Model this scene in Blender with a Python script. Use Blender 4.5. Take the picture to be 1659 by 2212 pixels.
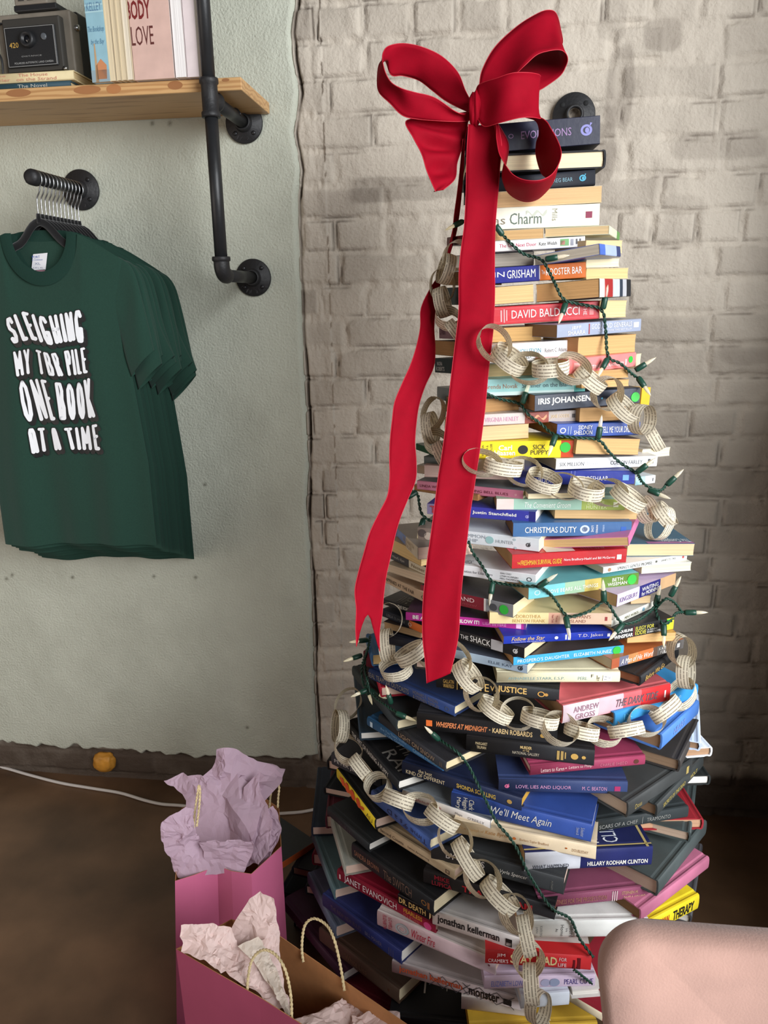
import bpy, bmesh, math, random
import numpy as np
from mathutils import Vector, Matrix, noise as mnoise
random.seed(7); np.random.seed(7)
PI = math.pi
scene = bpy.context.scene
COL = scene.collection
for o in list(bpy.data.objects): bpy.data.objects.remove(o)

# ------------------------------------------------------------ camera
F_PX = 1661.0; CXP = 829.5; CYP = 1106.0
YAW = math.radians(7.0); PITCH = math.radians(15.7); ROLL = 0.017
CAM = np.array([0.0, 0.0, 1.40])
FWD = np.array([-math.sin(YAW)*math.cos(PITCH), math.cos(YAW)*math.cos(PITCH), -math.sin(PITCH)])
_r = np.array([math.cos(YAW), math.sin(YAW), 0.0]); _u = np.cross(_r, FWD)
UPV = _u*math.cos(ROLL) + _r*math.sin(ROLL); RGT = _r*math.cos(ROLL) - _u*math.sin(ROLL)
cam = bpy.data.cameras.new('camera'); cam_o = bpy.data.objects.new('camera', cam); COL.objects.link(cam_o)
cam.sensor_fit = 'HORIZONTAL'; cam.sensor_width = 36.0; cam.lens = 36.0*F_PX/1659.0
cam.clip_start = 0.02
M = Matrix.Identity(4)
for i in range(3):
    M[i][0] = RGT[i]; M[i][1] = UPV[i]; M[i][2] = -FWD[i]; M[i][3] = CAM[i]
cam_o.matrix_world = M
scene.camera = cam_o

# ------------------------------------------------------------ light and exposure
WALL_Y = 1.92
RIGHT_X = 0.815
world = bpy.data.worlds.new('room_world'); scene.world = world; world.use_nodes = True
bg = world.node_tree.nodes['Background']
bg.inputs[0].default_value = (1.0, 0.90, 0.80, 1); bg.inputs[1].default_value = 0.08
def area_light(name, loc, target, sx, sy, energy, color):
    l = bpy.data.lights.new(name, 'AREA'); l.shape = 'RECTANGLE'; l.size = sx; l.size_y = sy
    l.energy = energy; l.color = color
    o = bpy.data.objects.new(name, l); COL.objects.link(o)
    o.location = loc
    d = Vector(target) - Vector(loc)
    o.rotation_euler = d.to_track_quat('-Z', 'Z').to_euler()
    return o
WIN_Y0, WIN_Y1, WIN_Z0, WIN_Z1 = -1.3, 1.22, 0.45, 2.75      # big shop window in the right-hand wall
STUB_Z = 1.32                                                # unseen stub wall by the corner, raised to shade the lower right brick
# daylight from the street outside that window
area_light('window_daylight', (2.6, -1.35, 2.1), (0.0, 1.5, 0.95), 3.0, 2.6, 300, (0.95, 0.975, 1.0))
# the shop's far window behind the photographer
area_light('shop_front_daylight', (-0.9, -2.6, 1.9), (0.0, 1.6, 0.9), 2.4, 1.8, 5, (1.0, 0.96, 0.9))
# warm fill lamp added at the left to lift the lower left books
area_light('warm_fill_left', (-2.3, 0.1, 1.05), (0.0, 1.4, 0.45), 1.5, 1.5, 13, (1.0, 0.86, 0.77))
vs = scene.view_settings
vs.view_transform = 'Standard'; vs.look = 'None'; vs.gamma = 1.0; vs.use_curve_mapping = False
vs.exposure = 0.12

# ------------------------------------------------------------ projection helpers
def ray(x, y): return FWD + RGT*((x-CXP)/F_PX) - UPV*((y-CYP)/F_PX)
def on_y(x, y, Y): d = ray(x, y); return CAM + d*((Y-CAM[1])/d[1])
def on_z(x, y, Z): d = ray(x, y); return CAM + d*((Z-CAM[2])/d[2])
def on_x(x, y, X): d = ray(x, y); return CAM + d*((X-CAM[0])/d[0])
def at(x, y, s): return CAM + ray(x, y)*s
def depth_of(P): return float((np.asarray(P)-CAM) @ FWD)

# ------------------------------------------------------------ materials
def lin(c):
    out = []
    for v in c[:3]:
        v = v/255.0
        out.append(v/12.92 if v <= 0.04045 else ((v+0.055)/1.055)**2.4)
    return tuple(out) + (1.0,)
_mats = {}
def mat(name, col, rough=0.6, var=0.0, vscale=8.0, bump=0.0, bscale=60.0, metal=0.0, sheen=0.0, spec=0.5, stretch=None, transl=0.0, emit=0.0, var2=None, detail=4.0):
    key = (name, tuple(col), rough, var, vscale, bump, bscale, metal, sheen, spec, stretch, transl, emit)
    if key in _mats: return _mats[key]
    m = bpy.data.materials.new(name); m.use_nodes = True
    nt = m.node_tree; N = nt.nodes; L = nt.links
    p = N['Principled BSDF']
    c = lin(col)
    p.inputs['Base Color'].default_value = c
    p.inputs['Roughness'].default_value = rough
    p.inputs['Metallic'].default_value = metal
    p.inputs['Specular IOR Level'].default_value = spec
    if sheen: p.inputs['Sheen Weight'].default_value = sheen
    if emit:
        p.inputs['Emission Color'].default_value = c; p.inputs['Emission Strength'].default_value = emit
    if var or bump:
        tc = N.new('ShaderNodeTexCoord'); mp = N.new('ShaderNodeMapping')
        L.new(tc.outputs['Object'], mp.inputs[0])
        if stretch: mp.inputs['Scale'].default_value = stretch
    if var:
        n = N.new('ShaderNodeTexNoise'); n.inputs['Scale'].default_value = vscale; n.inputs['Detail'].default_value = detail
        L.new(mp.outputs[0], n.inputs['Vector'])
        mx = N.new('ShaderNodeMix'); mx.data_type = 'RGBA'
        mx.inputs[6].default_value = tuple(max(0, v*(1-var)) for v in c[:3]) + (1,)
        mx.inputs[7].default_value = tuple(min(1, v*(1+var)) for v in c[:3]) + (1,)
        if var2: mx.inputs[7].default_value = lin(var2)
        rp = N.new('ShaderNodeMapRange'); rp.inputs[1].default_value = 0.3; rp.inputs[2].default_value = 0.7
        L.new(n.outputs[0], rp.inputs[0]); L.new(rp.outputs[0], mx.inputs[0]); L.new(mx.outputs[2], p.inputs['Base Color'])
    if bump:
        n2 = N.new('ShaderNodeTexNoise'); n2.inputs['Scale'].default_value = bscale; n2.inputs['Detail'].default_value = 5
        L.new(mp.outputs[0], n2.inputs['Vector'])
        b = N.new('ShaderNodeBump'); b.inputs['Strength'].default_value = bump; b.inputs['Distance'].default_value = 0.004
        L.new(n2.outputs[0], b.inputs['Height']); L.new(b.outputs[0], p.inputs['Normal'])
    if transl:
        tr = N.new('ShaderNodeBsdfTranslucent'); tr.inputs[0].default_value = c
        ms = N.new('ShaderNodeMixShader'); ms.inputs[0].default_value = transl
        out = N['Material Output']
        L.new(p.outputs[0], ms.inputs[1]); L.new(tr.outputs[0], ms.inputs[2]); L.new(ms.outputs[0], out.inputs[0])
    _mats[key] = m
    return m
def pages_mat(col):
    return mat('page_edges', col, 0.85, var=0.16, vscale=1.0, stretch=(5, 5, 1500), bump=0.25, bscale=1.0, spec=0.2)
def cloth_cover(col): return mat('book_cloth', col, 0.62, var=0.12, vscale=22, bump=0.12, bscale=900, spec=0.35)
def jacket(col): return mat('paper_cover', col, 0.38, var=0.07, vscale=30, bump=0.05, bscale=120, spec=0.45)
def ink(col): return mat('print_ink', col, 0.5)

def tone_mat(name, base, dark, rough, bump, bscale, warm=None):
    # colour steered by the mesh's own attribute (individual bricks, mortar and stains), plus fine noise
    m = bpy.data.materials.new(name); m.use_nodes = True
    nt = m.node_tree; N = nt.nodes; L = nt.links; p = N['Principled BSDF']
    at_ = N.new('ShaderNodeAttribute'); at_.attribute_name = 'tone'
    tc = N.new('ShaderNodeTexCoord')
    n = N.new('ShaderNodeTexNoise'); n.inputs['Scale'].default_value = 9; n.inputs['Detail'].default_value = 8; n.inputs['Roughness'].default_value = 0.65
    L.new(tc.outputs['Object'], n.inputs['Vector'])
    ad = N.new('ShaderNodeMath'); ad.operation = 'MULTIPLY_ADD'; ad.inputs[1].default_value = 0.34; ad.inputs[2].default_value = -0.17
    L.new(n.outputs[0], ad.inputs[0])
    sm = N.new('ShaderNodeMath'); sm.operation = 'ADD'; sm.use_clamp = True
    L.new(ad.outputs[0], sm.inputs[0]); L.new(at_.outputs['Fac'], sm.inputs[1])
    mx = N.new('ShaderNodeMix'); mx.data_type = 'RGBA'
    mx.inputs[6].default_value = lin(base); mx.inputs[7].default_value = lin(dark)
    L.new(sm.outputs[0], mx.inputs[0]); L.new(mx.outputs[2], p.inputs['Base Color'])
    p.inputs['Roughness'].default_value = rough; p.inputs['Specular IOR Level'].default_value = 0.3
    n2 = N.new('ShaderNodeTexNoise'); n2.inputs['Scale'].default_value = bscale; n2.inputs['Detail'].default_value = 6
    L.new(tc.outputs['Object'], n2.inputs['Vector'])
    b = N.new('ShaderNodeBump'); b.inputs['Strength'].default_value = bump; b.inputs['Distance'].default_value = 0.006
    L.new(n2.outputs[0], b.inputs['Height']); L.new(b.outputs[0], p.inputs['Normal'])
    return m

# ------------------------------------------------------------ mesh helpers
def obj(name, me, parent=None, mats=None, smooth=False):
    if mats:
        for m in (mats if isinstance(mats, (list, tuple)) else [mats]): me.materials.append(m)
    if smooth: me.polygons.foreach_set('use_smooth', [True]*len(me.polygons))
    o = bpy.data.objects.new(name, me); COL.objects.link(o)
    if parent: o.parent = parent
    return o
def from_bm(bm, name, recalc=True):
    if recalc: bmesh.ops.recalc_face_normals(bm, faces=bm.faces)
    me = bpy.data.meshes.new(name); bm.to_mesh(me); bm.free(); return me
def pyd(name, vs_, fs, mi=None):
    me = bpy.data.meshes.new(name); me.from_pydata([tuple(map(float, v)) for v in vs_], [], fs)
    if mi: me.polygons.foreach_set('material_index', mi)
    me.update(); return me
def thing(name, label, cat, loc=(0, 0, 0), group=None, rot=None):
    o = bpy.data.objects.new(name, None); COL.objects.link(o); o.location = loc
    o.empty_display_size = 0.03
    if rot is not None: o.rotation_euler = rot
    o['label'] = label; o['category'] = cat
    if group: o['group'] = group
    return o
def tag(o, label, cat, group=None):
    o['label'] = label; o['category'] = cat
    if group: o['group'] = group
    return o
def structure(o): o['kind'] = 'structure'; return o
def add_box(bm, x0, x1, y0, y1, z0, z1, mi=0):
    v = [bm.verts.new(p) for p in ((x0,y0,z0),(x1,y0,z0),(x1,y1,z0),(x0,y1,z0),(x0,y0,z1),(x1,y0,z1),(x1,y1,z1),(x0,y1,z1))]
    fs = [(3,2,1,0),(4,5,6,7),(0,1,5,4),(1,2,6,5),(2,3,7,6),(3,0,4,7)]
    out = []
    for f in fs:
        fc = bm.faces.new([v[i] for i in f]); fc.material_index = mi; out.append(fc)
    return out
def bevel_all(bm, w, seg=2):
    bmesh.ops.bevel(bm, geom=list(bm.edges), offset=w, segments=seg, affect='EDGES', profile=0.5)
def frames(pts, closed=False):
    pts = [Vector(p) for p in pts]; n = len(pts); T = []
    for i in range(n):
        a = pts[i-1] if (i > 0 or closed) else pts[i]; b = pts[(i+1) % n] if (i < n-1 or closed) else pts[i]
        t = (b-a); T.append(t.normalized() if t.length > 1e-9 else Vector((0, 0, 1)))
    ref = Vector((0, 0, 1)) if abs(T[0].z) < 0.9 else Vector((1, 0, 0))
    Nn = []; nrm = (ref - T[0]*ref.dot(T[0])).normalized()
    for i in range(n):
        nrm = nrm - T[i]*nrm.dot(T[i])
        if nrm.length < 1e-6: nrm = T[i].orthogonal()
        nrm = nrm.normalized(); Nn.append(nrm)
    return pts, T, Nn
def add_tube(bm, pts, r, seg=10, mi=0, caps=True, closed=False):
    pts, T, Nn = frames(pts, closed)
    rr = r if isinstance(r, (list, tuple)) else [r]*len(pts)
    rings = []
    for p, t, n, q in zip(pts, T, Nn, rr):
        b = t.cross(n)
        rings.append([bm.verts.new(p + (n*math.cos(2*PI*k/seg) + b*math.sin(2*PI*k/seg))*q) for k in range(seg)])
    m = len(rings)
    for i in range(m if closed else m-1):
        A, Bq = rings[i], rings[(i+1) % m]
        for k in range(seg):
            f = bm.faces.new((A[k], A[(k+1) % seg], Bq[(k+1) % seg], Bq[k])); f.material_index = mi; f.smooth = True
    if caps and not closed:
        f = bm.faces.new(rings[0][::-1]); f.material_index = mi
        f = bm.faces.new(rings[-1]); f.material_index = mi
def catmull(P, n=8, closed=False):
    P = [np.asarray(p, float) for p in P]; out = []; m = len(P)
    for i in range(m if closed else m-1):
        p0 = P[(i-1) % m] if (closed or i > 0) else P[0]; p1 = P[i]; p2 = P[(i+1) % m]
        p3 = P[(i+2) % m] if (closed or i+2 < m) else P[-1]
        for k in range(n):
            t = k/n
            out.append(0.5*((2*p1)+(-p0+p2)*t+(2*p0-5*p1+4*p2-p3)*t*t+(-p0+3*p1-3*p2+p3)*t**3))
    if not closed: out.append(P[-1])
    return out
def lathe(bm, prof, origin, axis, seg=28, mi=0):
    a = Vector(axis).normalized(); n = a.orthogonal().normalized(); b = a.cross(n); o = Vector(origin)
    rings = []
    for (r, h) in prof:
        if r < 1e-6: rings.append([bm.verts.new(o + a*h)])
        else: rings.append([bm.verts.new(o + a*h + (n*math.cos(2*PI*k/seg)+b*math.sin(2*PI*k/seg))*r) for k in range(seg)])
    for A, Bq in zip(rings, rings[1:]):
        for k in range(seg):
            q = [A[k % len(A)], A[(k+1) % len(A)], Bq[(k+1) % len(Bq)], Bq[k % len(Bq)]]
            u = []
            for v in q:
                if v not in u: u.append(v)
            if len(u) > 2:
                try:
                    f = bm.faces.new(u); f.material_index = mi; f.smooth = True
                except ValueError: pass

# text outlines as flat meshes, cached
_txt = {}
def text_mesh(s, style=''):
    key = (s, 'b' in style, 'i' in style, 'B' in style)
    if key in _txt: return _txt[key]
    c = bpy.data.curves.new('t', 'FONT'); c.body = s; c.size = 1.0; c.resolution_u = 2; c.fill_mode = 'FRONT'
    c.offset = 0.05 if 'B' in style else (0.022 if 'b' in style else 0.0)
    if 'i' in style: c.shear = 0.3
    o = bpy.data.objects.new('t', c); COL.objects.link(o)
    dg = bpy.context.evaluated_depsgraph_get()
    me = o.evaluated_get(dg).to_mesh()
    vs_ = np.array([v.co[:] for v in me.vertices]) if len(me.vertices) else np.zeros((0, 3))
    fs = [tuple(p.vertices) for p in me.polygons]
    o.evaluated_get(dg).to_mesh_clear()
    bpy.data.objects.remove(o); bpy.data.curves.remove(c)
    if len(vs_):
        mn = vs_[:, :2].min(0); mx = vs_[:, :2].max(0)
        xy = (vs_[:, :2]-mn)/np.maximum(mx-mn, 1e-6); asp = (mx-mn)[0]/max((mx-mn)[1], 1e-6)
    else: xy = np.zeros((0, 2)); asp = 1
    _txt[key] = (xy, fs, asp); return _txt[key]

class Flat:
    """collects flat printed shapes in a (u,v) plane, later mapped onto a surface"""
    def __init__(s): s.v = []; s.f = []; s.mi = []; s.mats = []; s.key = {}
    def m(s, col):
        k = tuple(col)
        if k not in s.key: s.key[k] = len(s.mats); s.mats.append(ink(col))
        return s.key[k]
    def poly(s, pts, col, lift=0):
        b = len(s.v); s.v += [(p[0], p[1], lift) for p in pts]; s.f.append(tuple(range(b, b+len(pts)))); s.mi.append(s.m(col))
    def rect(s, u0, u1, v0, v1, col, lift=0): s.poly([(u0, v0), (u1, v0), (u1, v1), (u0, v1)], col, lift)
    def disc(s, u, v, ru, rv, col, lift=0, n=20): s.poly([(u+ru*math.cos(2*PI*k/n), v+rv*math.sin(2*PI*k/n)) for k in range(n)], col, lift)
    def ring(s, u, v, ru, rv, col, w=0.28, lift=0, n=22):
        for k in range(n):
            a, b = 2*PI*k/n, 2*PI*(k+1)/n
            s.poly([(u+ru*math.cos(a), v+rv*math.sin(a)), (u+ru*math.cos(b), v+rv*math.sin(b)),
                    (u+ru*(1-w)*math.cos(b), v+rv*(1-w)*math.sin(b)), (u+ru*(1-w)*math.cos(a), v+rv*(1-w)*math.sin(a))], col, lift)
    def text(s, t, u0, u1, v0, v1, col, style='', lift=0):
        xy, fs, asp = text_mesh(t, style)
        if not len(xy): return
        b = len(s.v); c = s.m(col)
        for x, y in xy:
            if 'v' in style: x, y = y, 1-x        # reads downwards, turned a quarter
            if 'V' in style: x, y = 1-y, x        # reads upwards
            if 'r' in style: x, y = 1-x, 1-y
            s.v.append((u0+(u1-u0)*x, v0+(v1-v0)*y, lift))
        for f in fs: s.f.append(tuple(i+b for i in f)); s.mi.append(c)
    def build(s, name, fn, parent=None):
        if not s.f: return None
        me = pyd(name, [fn(*p) for p in s.v], s.f, s.mi)
        return obj(name, me, parent, s.mats)

# ------------------------------------------------------------ noise for the walls
def vnoise(shape, cells, rng):
    gy, gx = cells
    g = rng.random((gy+2, gx+2))
    y = np.linspace(0, gy, shape[0]); x = np.linspace(0, gx, shape[1])
    yi = y.astype(int).clip(0, gy); xi = x.astype(int).clip(0, gx)
    fy = (y-yi)[:, None]; fx = (x-xi)[None]
    fy = fy*fy*(3-2*fy); fx = fx*fx*(3-2*fx)
    a = g[yi][:, xi]; b = g[yi][:, xi+1]; c = g[yi+1][:, xi]; d = g[yi+1][:, xi+1]
    return (a*(1-fx)+b*fx)*(1-fy)+(c*(1-fx)+d*fx)*fy - 0.5
def fbm(shape, base, rng, octs=4, gain=0.55):
    out = np.zeros(shape); a = 1.0
    for k in range(octs):
        out += a*vnoise(shape, (max(1, int(base[0]*2**k)), max(1, int(base[1]*2**k))), rng); a *= gain
    return out
def grid_mesh(name, X, Y, Z):
    ny, nx = X.shape
    me = bpy.data.meshes.new(name)
    co = np.stack([X, Y, Z], -1).reshape(-1, 3)
    idx = np.arange(ny*nx).reshape(ny, nx)
    q = np.stack([idx[:-1, :-1], idx[:-1, 1:], idx[1:, 1:], idx[1:, :-1]], -1).reshape(-1, 4)
    me.vertices.add(len(co)); me.vertices.foreach_set('co', co.ravel())
    me.loops.add(q.size); me.loops.foreach_set('vertex_index', q.ravel())
    me.polygons.add(len(q)); me.polygons.foreach_set('loop_start', np.arange(0, q.size, 4)); me.polygons.foreach_set('loop_total', np.full(len(q), 4))
    me.update(calc_edges=True); me.validate()
    me.polygons.foreach_set('use_smooth', [True]*len(me.polygons))
    return me
def set_tone(me, tone):
    a = me.attributes.new('tone', 'FLOAT', 'POINT'); a.data.foreach_set('value', tone.ravel().astype(np.float32))
sstep = lambda a, b, x: (lambda t: t*t*(3-2*t))(np.clip((x-a)/(b-a), 0, 1))

# ============================================================ the room
rng = np.random.default_rng(5)
# brick wall: real relief, one brick at a time
cp = [(645,0),(636,70),(640,130),(652,200),(641,290),(655,370),(648,430),(650,520),(653,600),(657,650),(657,700),(662,800),(668,900),(672,1000),(668,1100),(675,1200),(680,1300),(684,1400),(686,1500),(690,1600),(694,1640)]
CRACK = np.array([[p[0], p[2]] for p in (on_y(x, y, WALL_Y) for x, y in cp)])[::-1]
def crack_x(z): return np.interp(z, CRACK[:, 1], CRACK[:, 0])
xs = np.concatenate([np.arange(-1.75, -0.50, 0.011), np.arange(-0.50, -0.36, 0.0025), np.arange(-0.36, RIGHT_X+0.01, 0.0046)])
zs = np.arange(-0.02, 2.45, 0.0046)
X, Z = np.meshgrid(xs, zs)
shape = X.shape
COURSE = 0.0745; Z0 = 0.012
wob = 0.007*fbm(shape, (9, 12), rng, 3)
row = np.floor((Z-Z0+wob)/COURSE).astype(int); fz = (Z-Z0+wob) - row*COURSE
H = np.zeros(shape); T = np.zeros(shape)
tone_noise = fbm(shape, (14, 14), rng, 4)
rough1 = fbm(shape, (70, 80), rng, 3); rough2 = fbm(shape, (22, 24), rng, 4)
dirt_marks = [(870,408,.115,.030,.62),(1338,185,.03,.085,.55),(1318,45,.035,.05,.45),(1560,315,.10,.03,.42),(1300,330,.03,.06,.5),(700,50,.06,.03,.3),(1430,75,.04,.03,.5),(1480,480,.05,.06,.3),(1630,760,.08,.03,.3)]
for r in np.unique(row):
    rr_ = np.random.default_rng(1000+int(r)); x = -1.9 + rr_.random()*0.2
    header = (r % 6 == 2)
    joints = [x]
    while joints[-1] < RIGHT_X+0.3:
        Lb = (0.106 if header else 0.212) + rr_.normal(0, 0.010)
        if not header and rr_.random() < 0.14: Lb *= 0.55
        joints.append(joints[-1]+Lb)
    joints = np.array(joints); sel = row == r
    xx = X[sel]+0.006*rough2[sel]; k = np.clip(np.searchsorted(joints, xx)-1, 0, len(joints)-2)
    dx = np.minimum(xx-joints[k], joints[k+1]-xx)
    dz = np.minimum(fz[sel], COURSE-fz[sel])
    d = np.minimum(dx, dz) + 0.004*rough2[sel]
    hb = rr_.normal(0, 0.0012, len(joints)); tb = np.clip(rr_.normal(0.10, 0.09, len(joints)), 0, 0.4)
    e = sstep(0.004, 0.0125, d)
    H[sel] = e*(0.0040+hb[k]*1.2) + (1-e)*0.0042*rough1[sel]
    crack = np.exp(-((d-0.0062)/0.0016)**2)*np.clip(rough2[sel]*4.5+0.25, 0, 1)
    H[sel] -= 0.0055*crack
    T[sel] = e*tb[k] + (1-e)*0.03 + 0.55*crack
H += 0.0017*rough1 + 0.0040*rough2 + 0.006*fbm(shape, (5, 6), rng, 3)
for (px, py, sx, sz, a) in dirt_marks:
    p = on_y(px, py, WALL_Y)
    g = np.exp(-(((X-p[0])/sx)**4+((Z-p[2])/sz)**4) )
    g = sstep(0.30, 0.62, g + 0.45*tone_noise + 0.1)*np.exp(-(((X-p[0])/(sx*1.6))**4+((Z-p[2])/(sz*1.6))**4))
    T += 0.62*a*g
T += np.clip(0.25*tone_noise, -0.1, 0.25)
# soiled, unpainted footing courses, and a darker tone low down at the right
foot = sstep(0.135, 0.085, Z + 0.05*tone_noise)
T += 0.95*foot + 0.30*sstep(0.62, 0.20, Z+0.2*tone_noise)*sstep(0.30, 0.52, X)
H -= 0.012*foot*(1-sstep(-0.46, -0.40, X))
H -= 0.016*(1-sstep(-0.012, -0.004, X-crack_x(Z)))*(1-foot)
cx_ = crack_x(Z) + 0.004*rough2
H -= 0.020*np.exp(-((X-cx_)/0.0032)**2)*sstep(0.09, 0.12, Z)*np.clip(0.75+2*rough2, 0.25, 1)
T += 0.6*np.exp(-((X-cx_)/0.004)**2)
wb = grid_mesh('wall_back', X, WALL_Y - H, Z); set_tone(wb, np.clip(T, -0.1, 1))
structure(obj('wall_back', wb, None, tone_mat('painted_brick', (194, 184, 170), (80, 68, 58), 0.82, 0.5, 130)))

# plaster skim over the left part of the wall, its edge broken along the crack
bot = np.array([[p[0], p[2]] for p in (on_y(x, y, WALL_Y) for x, y in [(-420,1590),(0,1603),(130,1612),(280,1622),(420,1634),(560,1634),(650,1640),(696,1630)])])
nx, nz = 330, 560
U, Vv = np.meshgrid(np.linspace(0, 1, nx), np.linspace(0, 1, nz))
zt = 2.45
r1 = fbm((nz, nx), (60, 40), rng, 4); r2 = fbm((nz, nx), (12, 9), rng, 4); r3 = fbm((nz, nx), (150, 110), rng, 2)
xr0 = crack_x(0.1+(zt-0.1)*Vv) - 0.004
PX = -1.75 + (xr0+1.75)*U
zb = np.interp(PX, bot[:, 0], bot[:, 1]) + 0.004*np.interp(PX, np.linspace(-1.75, -0.4, 90), rng.normal(0, 1, 90))
PZ = zb + (zt-zb)*Vv
PX = np.minimum(PX, crack_x(PZ) - 0.004)
edge = np.minimum(np.minimum(1-U, 1)*1.3/0.010, Vv*2.3/0.008).clip(0, 1)
hgt = 0.0085 + 0.0007*r1 + 0.0012*r2 + 0.0006*r3
PYv = WALL_Y + 0.012 - (0.012+hgt)*np.sqrt(edge)
pl = grid_mesh('wall_left', PX, PYv, PZ)
tn = 0.10 + 0.25*np.clip(r2, -0.3, 0.5)
for (hx, hy) in [(332,268),(370,268),(160,1245),(335,1243),(425,1245),(18,1248),(445,1045),(536,1568),(30,1240)]:
    p = on_y(hx, hy, WALL_Y); tn += 1.2*np.exp(-(((PX-p[0])/0.0045)**2+((PZ-p[2])/0.0045)**2))
set_tone(pl, np.clip(tn, 0, 1))
structure(obj('wall_left', pl, None, tone_mat('sage_plaster', (196, 199, 184), (126, 126, 112), 0.72, 0.6, 170)))

# floor: stained concrete
fx, fy = np.meshgrid(np.linspace(-2.6, RIGHT_X, 120), np.linspace(-1.2, WALL_Y+0.02, 120))
fm = grid_mesh('floor', fx, fy, 0*fx - 0.0005)
m_floor = mat('stained_concrete', (98, 74, 54), 0.42, var=0.4, vscale=5, bump=0.15, bscale=40, spec=0.4, detail=8)
structure(obj('floor', fm, None, m_floor))
# right-hand wall with its window
bm = bmesh.new()
RX = RIGHT_X; TH = 0.12
add_box(bm, RX, RX+TH, -1.6, WIN_Y1, -0.01, WIN_Z0)
add_box(bm, RX, RX+TH, WIN_Y1, WALL_Y+0.02, -0.01, STUB_Z)
add_box(bm, RX, RX+TH, 1.60, WALL_Y+0.02, STUB_Z, WIN_Z1)  # unseen jamb, added to dim the right end of the brick wall
add_box(bm, RX, RX+TH, -1.6, WALL_Y+0.02, WIN_Z1, 2.95)
add_box(bm, RX, RX+TH, -1.6, WIN_Y0, WIN_Z0, WIN_Z1)
structure(obj('wall_right', from_bm(bm, 'wall_right'), None, mat('wall_paint', (120, 112, 104), 0.8, var=0.15, vscale=6, bump=0.2, bscale=60)))
win = structure(obj('window_1', from_bm((lambda b: (add_box(b, RX+0.03, RX+0.08, WIN_Y0, WIN_Y0+0.05, WIN_Z0, WIN_Z1), add_box(b, RX+0.03, RX+0.08, WIN_Y1-0.05, WIN_Y1, WIN_Z0, WIN_Z1),
    add_box(b, RX+0.03, RX+0.08, WIN_Y0, WIN_Y1, WIN_Z0, WIN_Z0+0.05), add_box(b, RX+0.03, RX+0.08, WIN_Y0, WALL_Y, WIN_Z1-0.05, WIN_Z1), add_box(b, RX+0.03, RX+0.08, WIN_Y1, WALL_Y, STUB_Z, STUB_Z+0.04), b)[-1])(bmesh.new()), 'window_1'),
    None, mat('window_paint', (60, 58, 56), 0.5)))
# ============================================================ pipe shelf on the plaster wall
m_pipe = mat('black_pipe', (34, 35, 37), 0.42, var=0.15, vscale=30, bump=0.06, bscale=200, spec=0.5)
m_flange = mat('cast_flange', (30, 30, 32), 0.55, bump=0.2, bscale=160)
m_bolt = mat('bolt_head', (52, 52, 54), 0.4, metal=0.6)
def flange_mesh(c, R=0.044):
    bm = bmesh.new()
    lathe(bm, [(0.0135, 0.0), (R-0.002, 0.0), (R, 0.002), (R, 0.005), (R-0.002, 0.007), (0.022, 0.0085), (0.0195, 0.011), (0.0185, 0.022), (0.017, 0.0235), (0.0135, 0.0235), (0.0135, 0.0)], c, (0, -1, 0), 40)
    return from_bm(bm, 'flange')
def add_flange(name, c, parent, R=0.044):
    f = obj(name, flange_mesh(c, R), parent, m_flange)
    for k in range(4):
        a = PI/4 + k*PI/2; bm = bmesh.new()
        lathe(bm, [(0, 0.0105), (0.004, 0.010), (0.0052, 0.008), (0.0052, 0.0065)], (c[0]+0.031*math.cos(a), c[1], c[2]+0.031*math.sin(a)), (0, -1, 0), 12)
        obj('screw', from_bm(bm, 'screw'), f, m_bolt)
    fl = Flat()
    for k, ch in enumerate('4 IN KTT'):
        if ch == ' ': continue
        xy, fs, asp = text_mesh(ch, 'b'); a = -PI*0.80 + k*0.235; b = len(fl.v); mi = fl.m((46, 46, 48))
        for x, y in xy:
            lx, ly = (x-0.5)*0.0055, (y-0.5)*0.0085
            rad = R-0.010+ly*-1
            fl.v.append((c[0]+rad*math.cos(a)-lx*math.sin(a)*-1, c[2]+rad*math.sin(a)+lx*math.cos(a), 0))
        for q in fs: fl.f.append(tuple(i+b for i in q)); fl.mi.append(mi)
    fl.build('lettering', lambda u, v, w: (u, c[1]-0.0085, v), f)
    return f
PIPE_Y = 1.67
fl1 = on_y(541, 268, WALL_Y); fl2 = on_y(553, 600, WALL_Y)
px_top = on_y(440, 0, PIPE_Y); px_bot = on_y(479, 592, PIPE_Y)
pX = (px_top[0]+px_bot[0])/2; zb_ = fl2[2]; tz = fl1[2]
RP = 0.0133
t = thing('pipe_bracket', 'black iron pipe bracket with tee, elbow and round wall flanges carrying the wooden shelf', 'shelf bracket', (pX, PIPE_Y, zb_))
def rel(P): return Vector(P) - Vector((pX, PIPE_Y, zb_))
bm = bmesh.new(); add_tube(bm, [rel((pX, PIPE_Y, tz+0.02)), rel((pX, PIPE_Y, 2.25))], RP, 20); obj('pipe', from_bm(bm, 'pipe'), t, m_pipe)
bm = bmesh.new(); add_tube(bm, [rel((pX, PIPE_Y, zb_+0.026)), rel((pX, PIPE_Y, tz-0.02))], RP, 20); obj('pipe', from_bm(bm, 'pipe'), t, m_pipe)
bm = bmesh.new()
lathe(bm, [(RP, -0.036), (0.0185, -0.036), (0.0192, -0.033), (0.0192, -0.027), (0.0165, -0.024), (0.0165, 0.024), (0.0192, 0.027), (0.0192, 0.033), (0.0185, 0.036), (RP, 0.036)], rel((pX, PIPE_Y, tz)), (0, 0, 1), 24)
lathe(bm, [(0.0165, 0.0), (0.0165, 0.03), (0.0192, 0.032), (0.0192, 0.038), (RP, 0.039)], rel((pX, PIPE_Y, tz)), (0, 1, 0), 24)
obj('tee_fitting', from_bm(bm, 'tee'), t, m_flange)
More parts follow.
